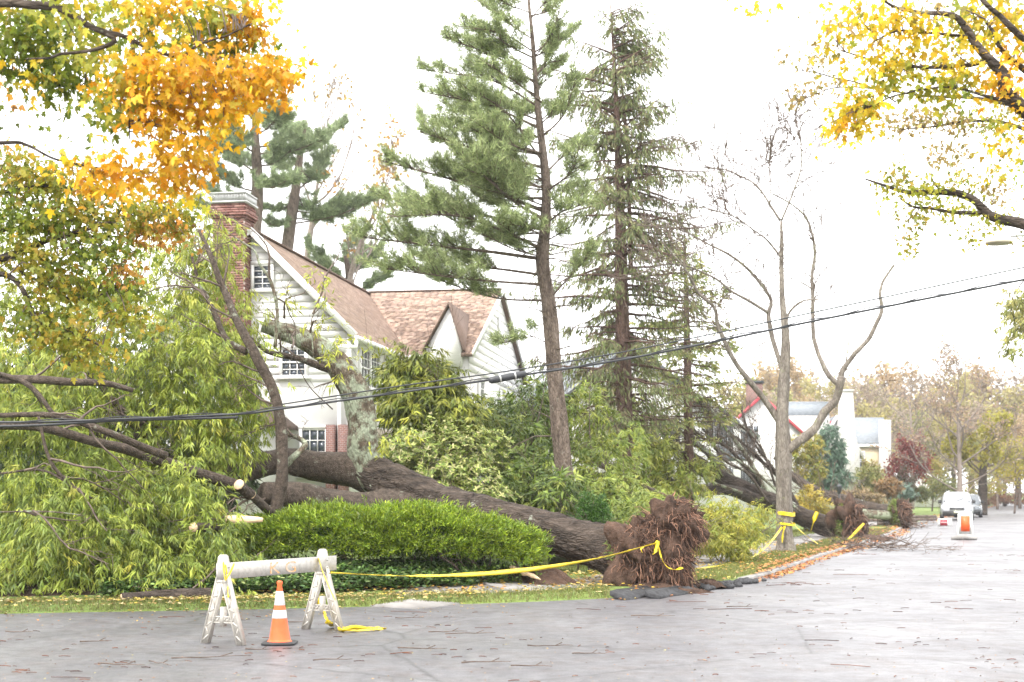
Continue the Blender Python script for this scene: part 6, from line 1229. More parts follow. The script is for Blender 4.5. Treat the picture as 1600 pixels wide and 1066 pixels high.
def cone():
    c = np.array([PX(437, 15.95), 15.95, 0.0]); root = thing('traffic_cone', c, 'orange traffic cone with two white bands on a black base', 'traffic cone'); n = 40
    R = lambda z: .018 + (.122 - .018) * (1 - (z - .03) / .68)
    def lathe(prof, name, m, off=0):
        th = np.linspace(0, 2 * np.pi, n, endpoint=False); V = np.concatenate([np.c_[c[0] + r * np.cos(th), c[1] + r * np.sin(th), np.full(n, z)] for r, z in prof]); i = np.arange(len(prof) - 1)[:, None] * n; j = np.arange(n)[None]; kk = (j + 1) % n
        b = MB(); b.add(V, np.stack([i + j, i + kk, i + n + kk, i + n + j], -1).reshape(-1, 4)); b.f.append(np.array([list(range((len(prof) - 1) * n, len(prof) * n))])); return b.build(name, m, root, smooth=True)
    lathe([(.15, .02), (.14, .035), (.125, .045), (R(.06), .06), (R(.25), .25), (R(.45), .45), (R(.66), .66), (.034, .69), (.03, .705), (.016, .712)], 'body', M['orange'])
    for z0, z1 in ((.295, .385), (.44, .595)): lathe([(R(z0) + .0005, z0), (R(z0) + .003, z0 + .002), (R(z1) + .003, z1 - .002), (R(z1) + .0005, z1)], 'reflective_band', M['white_band'])
    b = MB(); pts = [(math.cos(t) * (.185 if i % 2 else .19), math.sin(t) * (.185 if i % 2 else .19)) for i, t in enumerate(np.linspace(0, 2 * np.pi, 9)[:-1] + .25)]
    # square rubber base with cut corners
    q = .185; poly = [(-q, -q + .05), (-q + .05, -q), (q - .05, -q), (q, -q + .05), (q, q - .05), (q - .05, q), (-q + .05, q), (-q, q - .05)]
    V = [(c[0] + x, c[1] + y, .004) for x, y in poly] + [(c[0] + x, c[1] + y, .025) for x, y in poly] + [(c[0] + x * .86, c[1] + y * .86, .036) for x, y in poly]
    b.add(V, [tuple(range(8))[::-1], tuple(range(16, 24))] + [(k * 8 + i, k * 8 + (i + 1) % 8, k * 8 + 8 + (i + 1) % 8, k * 8 + 8 + i) for k in (0, 1) for i in range(8)]); b.build('base', M['black'], root)
cone()
def ribbon(b, pts, w, n=60, twist=2.0, seed=0, fold=.35):
    rng = np.random.default_rng(seed); p = cr(pts, n); t = unit(np.gradient(p, axis=0)); s = unit(np.cross(t, (0, 0, 1)) + 1e-6); u = np.cross(s, t)
    ph = np.cumsum(rng.normal(twist / n, .12, n)) + .9; d = np.cos(ph)[:, None] * u + np.sin(ph)[:, None] * s; e = np.cross(t, d); ww = (w * (1 - fold * (.5 + .5 * np.sin(np.linspace(0, 9, n) + seed))))[:, None]
    V = np.concatenate([p - d * ww / 2, p + e * ww * .16, p + d * ww / 2, p - e * .0015]); i = np.arange(n - 1)
    b.add(V, np.concatenate([np.stack([i + a * n, i + 1 + a * n, i + 1 + c * n, i + c * n], -1) for a, c in ((0, 1), (1, 2), (2, 3), (3, 0))])); return b
def tapes():
    f2 = np.array([BC_[0] + ba[0] * .07, BC_[1] + ba[1] * .07]); a0 = P(515, 895, 17.5); e = P(1028, 848, 24.2)
    t = thing('caution_tape', (a0 + e) / 2, 'long yellow caution tape strung from the barricade to the big root ball', 'caution tape')
    mid = [a0 * (1 - f) + e * f - np.array([0, 0, .28 * 4 * f * (1 - f) * .8]) for f in (.0, .2, .4, .6, .8, 1)]
    b = MB(); ribbon(b, mid, .075, 160, 5, 1); b.build('span', M['tape'], t)
    b = MB(); ribbon(b, [e, P(1034, 872, 24.1), P(1043, 886, 24.05), P(1056, 890, 24), P(1066, 887, 24.1)], .07, 40, 1, 2); b.build('tail', M['tape'], t)
    b = MB(); ribbon(b, [e + [0, -.02, .03], P(1024, 862, 24.0), P(1020, 866, 24.0)], .08, 14, 1, 3); ribbon(b, [e + [0, -.02, 0], P(1003, 856, 24.1), P(1004, 864, 24.1)], .06, 12, 1, 4); b.build('knot', M['tape'], t)
    t2 = thing('caution_tape', P(540, 985, 17.2), 'loose yellow caution tape hanging off the barricade and trailing on the road', 'caution tape')
    b = MB(); ribbon(b, [P(498, 872, 17.4), P(505, 895, 17.35), P(518, 925, 17.3), P(524, 938, 17.28)], .06, 30, 1, 5); b.build('wrap', M['tape'], t2)
    b = MB(); ribbon(b, [P(497, 910, 17.75), P(495, 930, 17.75), P(500, 944, 17.7), P(509, 962, 17.5)], .06, 24, 1, 6); b.build('tail', M['tape'], t2)
    gd = lambda px, py: np.array([*P(px, py, EYE * FPX / (py - HOR))[:2], .015])
    b = MB(); ribbon(b, [P(509, 962, 17.5), P(512, 972, 17.4), gd(520, 981) + [0, 0, .03], gd(535, 986), gd(552, 985) + [0, 0, .02], gd(575, 984), gd(603, 983)], .085, 60, 2, 7, .2); ribbon(b, [gd(525, 985), gd(540, 989) + [0, 0, .02], gd(560, 987), gd(580, 987) + [0, 0, .015], gd(597, 984)], .08, 40, 2, 8, .2); b.build('pile', M['tape'], t2)
    t3 = thing('caution_tape', P(358, 890, 15.8), 'yellow tape knotted round the left end of the barricade board', 'caution tape')
    b = MB()
    for q in ([(349, 878), (350, 892), (352, 906)], [(366, 880), (360, 894), (352, 907)], [(352, 882), (354, 895), (353, 906)]): ribbon(b, [P(x, y, 15.72) for x, y in q], .05, 14, .5, len(q))
    ribbon(b, [P(356, 916, 15.85), P(356, 926, 15.85), P(357, 934, 15.85)], .035, 10, .3, 3); b.build('wrap', M['tape'], t3)
    # tape round the grey tree
    D = 38.5; c = np.array([PX(1228, D), D]); t4 = thing('caution_tape', np.array([*c, 1.0]), 'yellow tape bands tied round the grey street tree', 'caution tape')
    for py, rr, h in ((803, .215, .1), (819, .22, .06)):
        z = EYE + (HOR - py) / FPX * D; th = np.linspace(0, 2 * np.pi, 29); V = np.concatenate([np.c_[c[0] + (rr + .03) * np.cos(th), c[1] + (rr + .03) * np.sin(th), z + dz + .02 * np.sin(th * 2)] for dz in (-h / 2, h / 2)]); i = np.arange(28); b = MB(); b.add(V, np.stack([i, i + 1, i + 30, i + 29], -1)); b.build('band', M['tape'], t4)
    b = MB(); ribbon(b, [P(1226, 822, 38.2), P(1223, 836, 38.2), P(1222, 848, 38.2)], .08, 14, .4, 4); b.build('tail', M['tape'], t4)
    t5 = thing('caution_tape', P(1160, 875, 33), 'slack yellow tape from the grey tree down to the sidewalk', 'caution tape')
    b = MB(); ribbon(b, [P(1222, 824, 38.2), P(1205, 846, 36.4), P(1180, 868, 34.2), P(1150, 880, 32), P(1110, 886, 29.5), P(1075, 890, 26)], .06, 70, 3, 5); b.build('span', M['tape'], t5)
    t6 = thing('caution_tape', P(1262, 835, 37), 'short yellow tape running right from the grey tree to the verge', 'caution tape')
    b = MB(); ribbon(b, [P(1236, 815, 38.3), P(1256, 834, 38), P(1278, 850, 38.5)], .055, 24, 1, 6); b.build('span', M['tape'], t6)
    t7 = thing('caution_tape', P(1272, 810, 50.5), 'yellow tape strip wrapped over the second fallen trunk', 'caution tape')
    b = MB(); ribbon(b, [P(1277, 800, 50.4), P(1272, 812, 50.3), P(1267, 828, 50.4)], .17, 16, .2, 7, .1); b.build('band', M['tape'], t7)
    t8 = thing('caution_tape', P(1330, 835, 48.5), 'pale yellow tape leaning across the second root plate', 'caution tape')
    b = MB(); ribbon(b, [P(1350, 818, 49), P(1335, 834, 48.6), P(1317, 851, 48.4)], .12, 16, .4, 8); b.build('band', M['tape'], t8)
tapes()

# ------------------------------------------------------------------ overhead cables, street light
def cables():
    D0, D1 = 20.5, 22.5
    def line(pts): return cr([P(x, y, d) for x, y, d in pts], 160)
    t = thing('utility_cable', P(600, 616, 21), 'thick black utility cable sagging across the picture in front of the house', 'cable')
    main = [(-400, 655, 20), (0, 660, 20.3), (190, 655, 20.5), (372, 647, 20.8), (445, 638, 20.9), (620, 614, 21.1), (790, 590, 21.3), (1000, 557, 21.6), (1300, 496, 22), (1600, 437, 22.5), (2000, 360, 23)]
    p = line(main); b = MB(); b.tube(p, .017, 8); b.build('cable', M['cable'], t, smooth=True)
    b = MB(); w = p + np.array([0, 0, .022]) + .016 * np.stack([np.zeros(160), np.sin(np.arange(160) * .9), np.cos(np.arange(160) * .9)], 1); b.tube(w, .008, 6); b.build('messenger_wire', M['cable'], t, smooth=True)
    q = [(-400, 662, 20), (0, 663, 20.3), (180, 654, 20.5), (372, 649, 20.8)]; b = MB(); b.tube(line(q)[:, :] + [0, 0, -.03], .02, 8); b.build('cable', M['cable'], t, smooth=True)
    s0, s1 = P(764, 595, 21.2), P(822, 584, 21.3); b = MB(); b.tube(cr([s0, s0 * .9 + s1 * .1, s0 * .5 + s1 * .5, s0 * .1 + s1 * .9, s1], 14), [.03] + [.052] * 12 + [.03], 12); box_ = b.build('splice_case', M['cable'], t, smooth=True)
    for f in (.3, .7): b = MB(); c = s0 * (1 - f) + s1 * f; b.tube(np.array([c - (s1 - s0) * .02, c + (s1 - s0) * .02]), .058, 12); b.build('clamp', M['metal_cap'], box_)
    t = thing('utility_wire', P(1100, 530, 22), 'thin upper wire running above the thick cable', 'cable')
    p = line([(440, 632, 21), (620, 604, 21.2), (800, 579, 21.4), (1000, 545, 21.7), (1300, 482, 22.2), (1600, 418, 22.8), (2000, 335, 23.5)]); b = MB(); b.tube(p, .0115, 6); b.build('wire', M['cable'], t, smooth=True)
    c = P(1560, 380, 34); base = np.array([c[0] + 5.4, 35.0, .1]); t = thing('street_light', base, 'street light head hanging from an arm at the right edge', 'street light')
    top = np.array([base[0], base[1], c[2] + .1]); b = MB(); b.tube(np.array([base, base + [0, 0, 4], top + [0, 0, .6]]), [.12, .1, .07], 10); b.build('pole', M['metal_cap'], t, smooth=True)
    b = MB(); b.tube(cr([top, top + [-1.8, -.2, .3], top + [-3.6, -.5, .25], c + [.3, 0, .17]], 20), .035, 8); b.build('arm', M['metal_cap'], t, smooth=True)
    th = np.linspace(0, 2 * np.pi, 25)[:-1]; b = MB(); prof = [(.05, .22), (.09, .2), (.1, .12), (.28, .06), (.31, .0), (.29, -.02)]; V = np.concatenate([np.c_[c[0] + r * np.cos(th), c[1] + r * np.sin(th), np.full(24, c[2] + z)] for r, z in prof]); i = np.arange(5)[:, None] * 24; j = np.arange(24)[None]
    b.add(V, np.stack([i + j, i + 24 + j, i + 24 + (j + 1) % 24, i + (j + 1) % 24], -1).reshape(-1, 4)); b.f.append(np.array([list(range(24))])); b.f.append(np.array([list(range(120, 144))[::-1]])); b.build('lamp_head', M['beam'], t, smooth=True)
cables()

# ------------------------------------------------------------------ cars
def car(name, label, x, d, body, scale=1.0):
    T0 = Frame((x, d), (0.955, -0.297)); T = lambda V: T0(np.asarray(V, float) * scale); root = thing(name, T0.p(0, 2.4, 0), label, 'car')
    def loft(sta, name, m, parent=root, smooth=True):
        b = MB(); n = len(sta[0]); V = T(np.concatenate([np.array(s) for s in sta])); i = np.arange(len(sta) - 1)[:, None] * n; j = np.arange(n - 1)[None]
        b.add(V, np.stack([i + j, i + n + j, i + n + j + 1, i + j + 1], -1).reshape(-1, 4)); b.f.append(np.array([list(range(n))])); b.f.append(np.array([list(range((len(sta) - 1) * n, len(sta) * n))[::-1]])); return b.build(name, m, parent, smooth=smooth)
    def sec(y, w, zb, zt, cr_=.1): 
        h = [(w * .9, zb), (w * .985, zb + .1), (w, zb + (zt - zb) * .5), (w * .985, zt - cr_), (w * .95, zt - cr_ * .35), (w * .82, zt), (w * .4, zt + .02)]
        return [(a, y, z) for a, z in h] + [(-a, y, z) for a, z in h[::-1]]
    loft([sec(.0, .78, .42, .68, .06), sec(.05, .86, .3, .76), sec(.25, .94, .24, .84), sec(.7, .97, .22, .95), sec(1.25, .975, .22, 1.04), sec(2.0, .98, .22, 1.08), sec(4.2, .98, .22, 1.1), sec(4.8, .95, .26, 1.08), sec(4.95, .88, .34, .98)], 'body', body)
    def gs(y, w0, w1, z0, z1): h = [(w0, z0), (w0 * .98, z0 + (z1 - z0) * .3), (w1 * 1.02, z1 - .12), (w1 * .95, z1 - .03), (w1 * .75, z1), (w1 * .3, z1 + .02)]; return [(a, y, z) for a, z in h] + [(-a, y, z) for a, z in h[::-1]]
    loft([gs(1.02, .88, .86, .98, 1.05), gs(1.35, .89, .8, 1.02, 1.34), gs(1.75, .91, .77, 1.04, 1.62), gs(2.1, .92, .76, 1.05, 1.72), gs(3.2, .92, .76, 1.06, 1.75), gs(4.4, .9, .75, 1.06, 1.7), gs(4.85, .85, .7, 1.04, 1.3)], 'cabin', body)
    b = MB(); slab4(b, T([(-.76, 1.08, 1.1), (.76, 1.08, 1.1), (.66, 1.82, 1.675), (-.66, 1.82, 1.675)]), T0.v * -.75 + np.array([0, 0, .65]), .012); ws = b.build('windshield', M['windshield'], root)
    b = MB(); barrow(b, T([(-.1, 1.06, 1.13)])[0], T([(.35, 1.3, 1.33)])[0], .02, .02); b.build('wiper', M['black'], ws)
    for s in (-1, 1):
        for y0, y1 in ((1.75, 2.75), (2.82, 3.75), (3.82, 4.5)):
            b = MB(); V = T([(s * .935, y0, 1.12), (s * .935, y1, 1.12), (s * .82, y1, 1.58), (s * .82, y0 + .15, 1.56)]); slab4(b, V, T0.u * s, .015); b.build('side_window', M['windshield'], root)
        b = MB(); V = [(s * a, y, z) for y, k in ((-.0, 0), (.3, .03)) for a, z in ((.5 + k, .74 + k), (.8 + k, .76 + k), (.83 + k, .66 + k), (.55 + k, .62 + k))]; V = T([(v[0], v[1] - .02 + abs(v[0]) * .12 * (i < 4), v[2]) for i, v in enumerate(V)]); b.add(V, [(0, 1, 2, 3), (7, 6, 5, 4), (0, 4, 5, 1), (1, 5, 6, 2), (2, 6, 7, 3), (3, 7, 4, 0)]); b.build('headlight', M['headlight'], root)
        b = MB(); b.box(s * 1.0 - .1, s * 1.0 + .1, 1.35, 1.5, 1.05, 1.24, T); b.build('mirror', M['black'], root)
        for y in (.95, 3.9):
            c = T([(s * .9, y, .34)])[0]; th = np.linspace(0, 2 * np.pi, 25)[:-1]
            b = MB(); ring = lambda r, o: np.array([c + T0.u * s * o + T0.v * r * math.cos(t) + np.array([0, 0, r * math.sin(t)]) for t in th])
            V = np.concatenate([ring(.34, -.12), ring(.34, .07), ring(.31, .1), ring(.22, .1), ring(.21, .04)]); i = np.arange(4)[:, None] * 24; j = np.arange(24)[None]; b.add(V, np.stack([i + j, i + 24 + j, i + 24 + (j + 1) % 24, i + (j + 1) % 24], -1).reshape(-1, 4)); wh = b.build('wheel', M['black'], root, smooth=True)
            b = MB(); b.add(np.vstack([ring(.22, .05), ring(.05, .07)]), np.stack([np.arange(24), (np.arange(24) + 1) % 24, (np.arange(24) + 1) % 24 + 24, np.arange(24) + 24], -1)); b.f.append(np.array([list(range(24, 48))])); b.build('rim', M['metal_cap'], wh)
    b = MB(); b.box(-.42, .42, -.05, .06, .66, .76, T); g_ = b.build('grille', M['black'], root); b = MB(); b.box(-.46, .46, -.06, .0, .77, .8, T); b.box(-.4, .4, -.06, .0, .625, .655, T); b.build('grille_trim', M['metal_cap'], g_)
    b = MB(); b.box(-.82, .82, -.06, .1, .26, .56, T); b.build('bumper', M['black'], root)
    b = MB(); b.box(-.17, .17, -.085, -.062, .44, .58, T); b.build('number_plate', M['plate'], root)
M['silver'] = plain('silver_car_paint', (.26, .265, .28), .35, .5, .4, .3); M['dark_paint'] = plain('dark_car_paint', (.1, .11, .12), .25, .5, .4, .6)
M['windshield'] = plain('windshield_glass', (.12, .13, .14), .05, .9); M['headlight'] = plain('headlight_lens', (.7, .71, .72), .1, .8); M['plate'] = plain('pale_number_plate', (.62, .62, .45), .4)
car('parked_car', 'silver minivan parked at the kerb facing the viewer', PX(1495, 87), 87, M['silver'])
car('parked_car', 'darker car parked behind the silver minivan', PX(1513, 97), 97, M['dark_paint'], .93)

# ------------------------------------------------------------------ things further along the street
def street_things():
    # upright orange and white barricade panel
    d = 51.5; T = Frame((PX(1508, d), d), (.97, -.24)); t = thing('upright_barricade', T.p(0, 0, 0), 'white plastic barricade with orange panel standing in the road', 'barricade')
    b = MB(); b.prism([(-.26, .2), (.26, .2), (.26, .92), (.2, 1.03), (-.17, 1.03), (-.26, .92)], -.03, .03, T); b.build('panel', M['white_band'], t)
    b = MB(); b.box(-.15, .16, -.036, -.031, .3, .86, T); b.build('orange_sheet', M['orange'], t)
    b = MB(); b.prism([(-.09, .07), (-.03, .07), (-.03, .2), (-.09, .2)], -.035, .035, T); b.prism([(.05, .07), (.11, .07), (.11, .2), (.05, .2)], -.035, .035, T)
    b.build('stem', M['white_band'], t)
    for s in (-1, 1):
        b = MB(); barrow(b, T.p(s * .25, -.32, .03), T.p(s * .25, .32, .03), .07, .06); b.build('foot', M['white_band'], t)
        b = MB(); barrow(b, T.p(s * .25, -.22, .05), T.p(s * .25, -.02, .5), .05, .05); b.build('brace', M['white_band'], t); b = MB(); barrow(b, T.p(s * .25, .22, .05), T.p(s * .25, .02, .5), .05, .05); b.build('brace', M['white_band'], t)
    b = MB(); b.tube(cr([T.p(-.5, -.3, .04), T.p(-.1, -.35, .1), T.p(.25, -.3, .08), T.p(.4, -.3, .04)], 10), np.interp(np.linspace(0, 3, 10), range(4), [.05, .09, .1, .06]), 8, .1, np.random.default_rng(1)); b.build('sandbag', M['kerb'], t, smooth=True)
    # red and white sign
    d = 68; T = Frame((PX(1477, d), d), (.97, -.24)); t = thing('road_sign', T.p(0, 0, 0), 'small red and white sign leaning in the road before the car', 'sign')
    b = MB(); b.box(-.34, .3, -.015, .015, .08, .46, T); b.build('board', M['white_band'], t)
    b = MB(); b.box(-.24, .1, -.021, -.016, .12, .42, T); pn = b.build('red_panel', M['red_trim'], t); b = MB()
    for k in range(5): b.prism([(-.21 + k * .06, .255 + .012 * (k % 2)), (-.165 + k * .06, .255 + .012 * (k % 2)), (-.165 + k * .06, .285 + .012 * (k % 2)), (-.21 + k * .06, .285 + .012 * (k % 2))], -.026, -.022, T)
    b.build('white_stripe', M['white_band'], pn)
    for s in (-.25, .2): b = MB(); barrow(b, T.p(s, .01, .0), T.p(s, .25, .0 + .01), .03, .03); barrow(b, T.p(s, .02, .02), T.p(s, .02, .4), .02, .02); b.build('stand', M['metal_cap'], t)
    # lamp post
    d = 63; q = onto(PX(1311, d), d); t = thing('lamp_post', q, 'black garden lamp post behind the second root plate', 'lamp post')
    b = MB(); b.tube(np.array([q - [0, 0, .1], q + [0, 0, .3], q + [0, 0, .32], q + [0, 0, 1.55]]), [.07, .06, .04, .035], 10); b.build('post', M['black'], t, smooth=True)
    b = MB(); z = 1.55; b.tube(np.array([q + [0, 0, z], q + [0, 0, z + .05], q + [0, 0, z + .3], q + [0, 0, z + .34], q + [0, 0, z + .45]]), [.04, .08, .13, .15, .01], 6); b.build('lantern', M['shutter'], t)
    b = MB(); barrow(b, q + [-.15, 0, 1.3], q + [.2, 0, 1.3], .03, .03); b.build('crossbar', M['black'], t)
    b = MB(); b.tube(np.array([q + [.0, -.0, .42], q + [.0, 0, .75]]), .05, 10); b.build('tape_band', M['tape'], t)
    # landscape timbers on the far lawns
    for k, (p0, p1, h, lab) in enumerate((((1325, 783, 76), (1400, 784, 78), .3, 'dark landscape timber edging along the far lawn, left length'), ((1400, 787, 78), (1462, 790, 80), .3, 'dark landscape timber edging along the far lawn, right length'), ((1372, 799, 68), (1432, 806, 69), .3, 'dark timber lying behind the third root plate'))):
        a, c = P(*p0), P(*p1); a[2] = gz(a[0], a[1]) + .12; c[2] = gz(c[0], c[1]) + .12; t = thing('timber_edging', (a + c) / 2, lab, 'timber edging'); n = 4
        for j in range(n):
            for r in range(2): b = MB(); barrow(b, a + (c - a) * (j + .02) / n + [0, 0, r * .16], a + (c - a) * (j + .98) / n + [0, 0, r * .16], .18, .15); b.build('timber', M['twig'], t)
    # leaning grey panel behind the trunk
    T = Frame((PX(872, 27.6), 27.6), (.95, -.3)); t = thing('utility_box', T.p(0, 0, gz(PX(872, 27.6), 27.6)), 'small box with flat grey lid tilted behind the fallen trunk', 'utility box')
    b = MB(); slab4(b, [T.p(-.3, -.1, 1.12), T.p(.3, -.1, .98), T.p(.22, .45, 1.2), T.p(-.24, .45, 1.3)], (0, -.4, .9), .05); b.build('plate', M['slate'], t)
    b = MB(); b.box(-.2, .2, .0, .4, .3, 1.02, T); b.build('box', M['black'], t)
    # root hollow of torn asphalt beside the big tree
    rng = np.random.default_rng(6)
    slabs = [((985, 938), (1056, 926), .5, .05, 'grey broken asphalt slab tipped up in front of the root ball'), ((1030, 936), (1080, 926), .3, .05, 'small dark asphalt piece wedged under the root ball')]
    for (p0, p1, w, h, lab) in slabs:
        g = lambda px, py: np.array([*P(px, py, EYE * FPX / (py - HOR))[:2], .01]); a, c = g(*p0), g(*p1); s = unit(np.cross(c - a, (0, 0, 1))); s = s if s[1] > 0 else -s
        b = MB(); n = 13; q = []
        for j in range(n):
            f = 4 * j / n; e = [a, c, c + s * w * .7, a + s * w * .8, a]; k_ = int(f); pt = e[k_] * (1 - f + k_) + e[k_ + 1] * (f - k_); up_ = np.dot(pt - a, s) / w; q.append(pt + np.r_[rng.normal(0, .045, 2), .02 + h * 2.6 * up_ + rng.normal(0, .01)])
        q = np.array(q); b.add(np.vstack([q, q - [0, 0, .075]]), [tuple(range(n))[::-1], tuple(range(n, 2 * n))] + [(j, (j + 1) % n, (j + 1) % n + n, j + n) for j in range(n)]); b.build('asphalt_slab', M['asphalt_chunk'], base=a, label=lab, cat='asphalt')
    for k in range(26):
        f = k / 25; px = 1075 + 110 * f + rng.normal(0, 5); py = 924 - 14 * f + rng.normal(0, 2.2); q = np.array([*P(px, py, EYE * FPX / (py - HOR))[:2], .03]); r = rng.uniform(.04, .11)
        b = MB(); v = rdir(rng, 14); 
        V = []; th = np.linspace(0, 2 * np.pi, 7)[:-1]
        for z, m in ((-.4, .8), (.2, 1), (.75, .6)): V += [q + r * np.array([m * math.cos(t) * rng.uniform(.7, 1.2) * 1.3, m * math.sin(t) * rng.uniform(.7, 1.2), z * rng.uniform(.7, 1.2)]) for t in th]
        b.add(V, [tuple(range(6))[::-1], tuple(range(12, 18))] + [(j * 6 + i, j * 6 + (i + 1) % 6, j * 6 + 6 + (i + 1) % 6, j * 6 + 6 + i) for j in (0, 1) for i in range(6)])
        b.build('asphalt_chunk', M['asphalt_chunk'], base=q, label='jagged black chunk of torn asphalt along the broken road edge', cat='asphalt', group='torn asphalt chunks beside the root ball')
    # soil heaps
    for (px, d, rx, ry, h, lab) in ((1020, 24.2, 1.0, .42, .14, 'loose brown soil spread under the big root ball'), (835, 24.3, .8, .6, .32, 'dark soil mound in the bed below the trunk'), (1105, 25.3, .4, .3, .07, 'reddish soil and roots right of the root ball'), (1345, 50, 1.2, .8, .16, 'heap of soil under the second root plate')):
        n, m = 36, 9; V = []; c = np.array([PX(px, d), d]); z0 = float(gz(*c)) if px != 1020 else .02
        for j in range(m):
            f = j / (m - 1)
            for i in range(n): t = 2 * np.pi * i / n; w = 1 + .18 * math.sin(3 * t + px) + .1 * math.sin(7 * t); V.append((c[0] + rx * f * w * math.cos(t), c[1] + ry * f * w * math.sin(t), z0 - .06 + (h + .06) * (1 - f ** 1.6) + rng.normal(0, .014)))
        i = np.arange(m - 1)[:, None] * n; j = np.arange(n)[None]; b = MB(); b.add(V, np.stack([i + j, i + n + j, i + n + (j + 1) % n, i + (j + 1) % n], -1).reshape(-1, 4)); b.build('soil_heap', M['soil'], smooth=True, base=(c[0], c[1], z0), label=lab, cat='soil')
    # splintered wood in the soil mound
    for k, (a, c) in enumerate((((812, 893), (845, 906)), ((796, 886), (822, 897)))):
        b = MB(); p, q = P(*a, 23.75), P(*c, 23.6); b.tube(cr([p, (p + q) / 2 + [0, 0, .02], q], 6), [.01, .045, .03, .045, .03, .008], 6, .15, rng); b.build('wood_splinter', M['cutwood'], base=p, label=('longer' if k == 0 else 'shorter') + ' pale wood splinter on the dark soil mound', cat='splinter')
M['asphalt_chunk'] = surf('torn_asphalt', (.02, .02, .021), (.075, .075, .08), 9, .8, .8, 60, dist=.02)
street_things()

# ------------------------------------------------------------------ grass, fallen leaves, storm litter
def litter():
    rng = np.random.default_rng(201)
    # grass blades on the verge and near lawn
    def blades(n, x, y, s, name, hmin=.04, hmax=.1):
        z = gz(x, y, s) * np.where(x < 4.2, np.clip((s + .02) / .3, 0, 1), 1); p = np.stack([x, y, z], 1); b = MB(); m = len(x)
        leaves(b, p, rng.normal(0, .35, (m, 3)) + np.array([0, 0, 1]), rng.normal(0, .4, (m, 3)) + np.array([0, -1, .2]), rng.uniform(hmin, hmax, m), .012 * np.clip(y / 25, 1, 3), palette(rng, m, [(.14, .19, .035), (.2, .25, .05), (.27, .28, .08), (.32, .27, .13)]), 'needle'); return b
    i = rng.uniform(0, len(KERB) - 2, 900000); a = i.astype(int); base = KERB[a] + (KERB[a + 1] - KERB[a]) * (i - a)[:, None]; t = unit(KERB[a + 1] - KERB[a]); nrm = np.stack([-t[:, 1], t[:, 0]], 1); s = np.where(base[:, 0] < 4, .02, .16) + 1.2 * rng.random(len(i)); s = np.where(rng.random(len(i)) < .35, 2.75 + 5 * rng.random(len(i)), s); q = base + nrm * s[:, None]
    px = 800 + q[:, 0] / q[:, 1] * FPX; ok = (q[:, 1] > 18) & (q[:, 1] < 62) & (px > -60) & (px < 1500) & (rng.random(len(i)) < np.clip(28 / q[:, 1], 0, 1)); q, s = q[ok], s[ok]
    bed = (q[:, 0] < .3) & (s > .95); torn = (np.abs(q[:, 0] - 2.6) < 1.0) & (q[:, 1] < 26); q, s = q[~bed & ~torn], s[~bed & ~torn]
    blades(0, q[:, 0], q[:, 1], s, 'g').build('grass_blades', M['blade'], kind='stuff', label='short grass of the verge and lawn', cat='grass')
    # fallen leaves
    P_, S_, C_ = [], [], []
    def scat(n, px0, px1, s0, s1, cols, sz=(.05, .1), ymin=17, ymax=70, bias=1.0):
        i = rng.uniform(0, len(KERB) - 2, n * 60); a = i.astype(int); bs = KERB[a] + (KERB[a + 1] - KERB[a]) * (i - a)[:, None]; t = unit(KERB[a + 1] - KERB[a]); nr = np.stack([-t[:, 1], t[:, 0]], 1); s = s0 + (s1 - s0) * rng.random(len(i)) ** bias; q = bs + nr * s[:, None]
        px = 800 + q[:, 0] / np.maximum(q[:, 1], 1) * FPX; ok = np.where((q[:, 1] > ymin) & (q[:, 1] < ymax) & (px > px0) & (px < px1))[0][:n]
        q, s = q[ok], s[ok]; z = np.where(s > .02, np.where(s < .17, .1, gz(q[:, 0], q[:, 1], s) + .05), .012) + rng.random(len(ok)) * .02
        P_.append(np.c_[q, z]); S_.append(rng.uniform(*sz, len(ok))); C_.append(palette(rng, len(ok), cols))
    warm = [(.62, .42, .05), (.7, .5, .06), (.55, .3, .05), (.45, .22, .06), (.6, .5, .2)]
    rust = [(.5, .17, .05), (.6, .24, .06), (.42, .14, .05), (.65, .36, .09)]
    tan = [(.5, .38, .14), (.42, .3, .1), (.55, .42, .06), (.36, .22, .08), (.6, .52, .28)]
    scat(1300, -50, 760, .0, 1.0, tan, (.04, .08)); scat(400, 150, 560, -.1, .6, tan, (.04, .08)); scat(1000, 700, 960, .1, 2.4, warm + tan, (.04, .08)); scat(700, 860, 960, 1.0, 3.0, warm); scat(900, 960, 1230, 0, 3, warm, (.05, .09))
    scat(1900, 1180, 1345, -.3, .35, rust, (.05, .11), 26, 60); scat(260, 930, 1100, -.5, .3, rust + tan, (.04, .08), 20, 27); scat(600, 1150, 1400, .2, 1.4, rust, (.06, .1)); scat(500, 1040, 1140, 2.6, 3.6, rust); scat(500, 1260, 1420, -.6, .3, rust, (.08, .14), 40, 70); scat(900, 1380, 1600, -.6, .8, rust, (.1, .22), 70, 200); scat(700, 400, 800, 1.0, 2.4, [(.5, .3, .06), (.6, .4, .07), (.4, .2, .06)])
    # on the road
    n = 1500; y = 12.2 + 32 * rng.random(n) ** 1.6; x = y * rng.uniform(-.38, .38, n); s = kerb_s(x, y); ok = s < -.05; P_.append(np.c_[x, y, np.full(n, .008)][ok]); S_.append(rng.uniform(.012, .034, ok.sum())); C_.append(palette(rng, ok.sum(), [(.3, .15, .09), (.42, .24, .12), (.5, .36, .2), (.2, .1, .07), (.45, .42, .2)]))
    n = 1500; y = 15 + 7 * rng.random(n); x = rng.uniform(-7, 0, n); s = kerb_s(x, y); ok = (s < 0) & (s > -3 * rng.random(n) ** 2); P_.append(np.c_[x, y, np.full(n, .008)][ok]); S_.append(rng.uniform(.015, .04, ok.sum())); C_.append(palette(rng, ok.sum(), warm + rust))
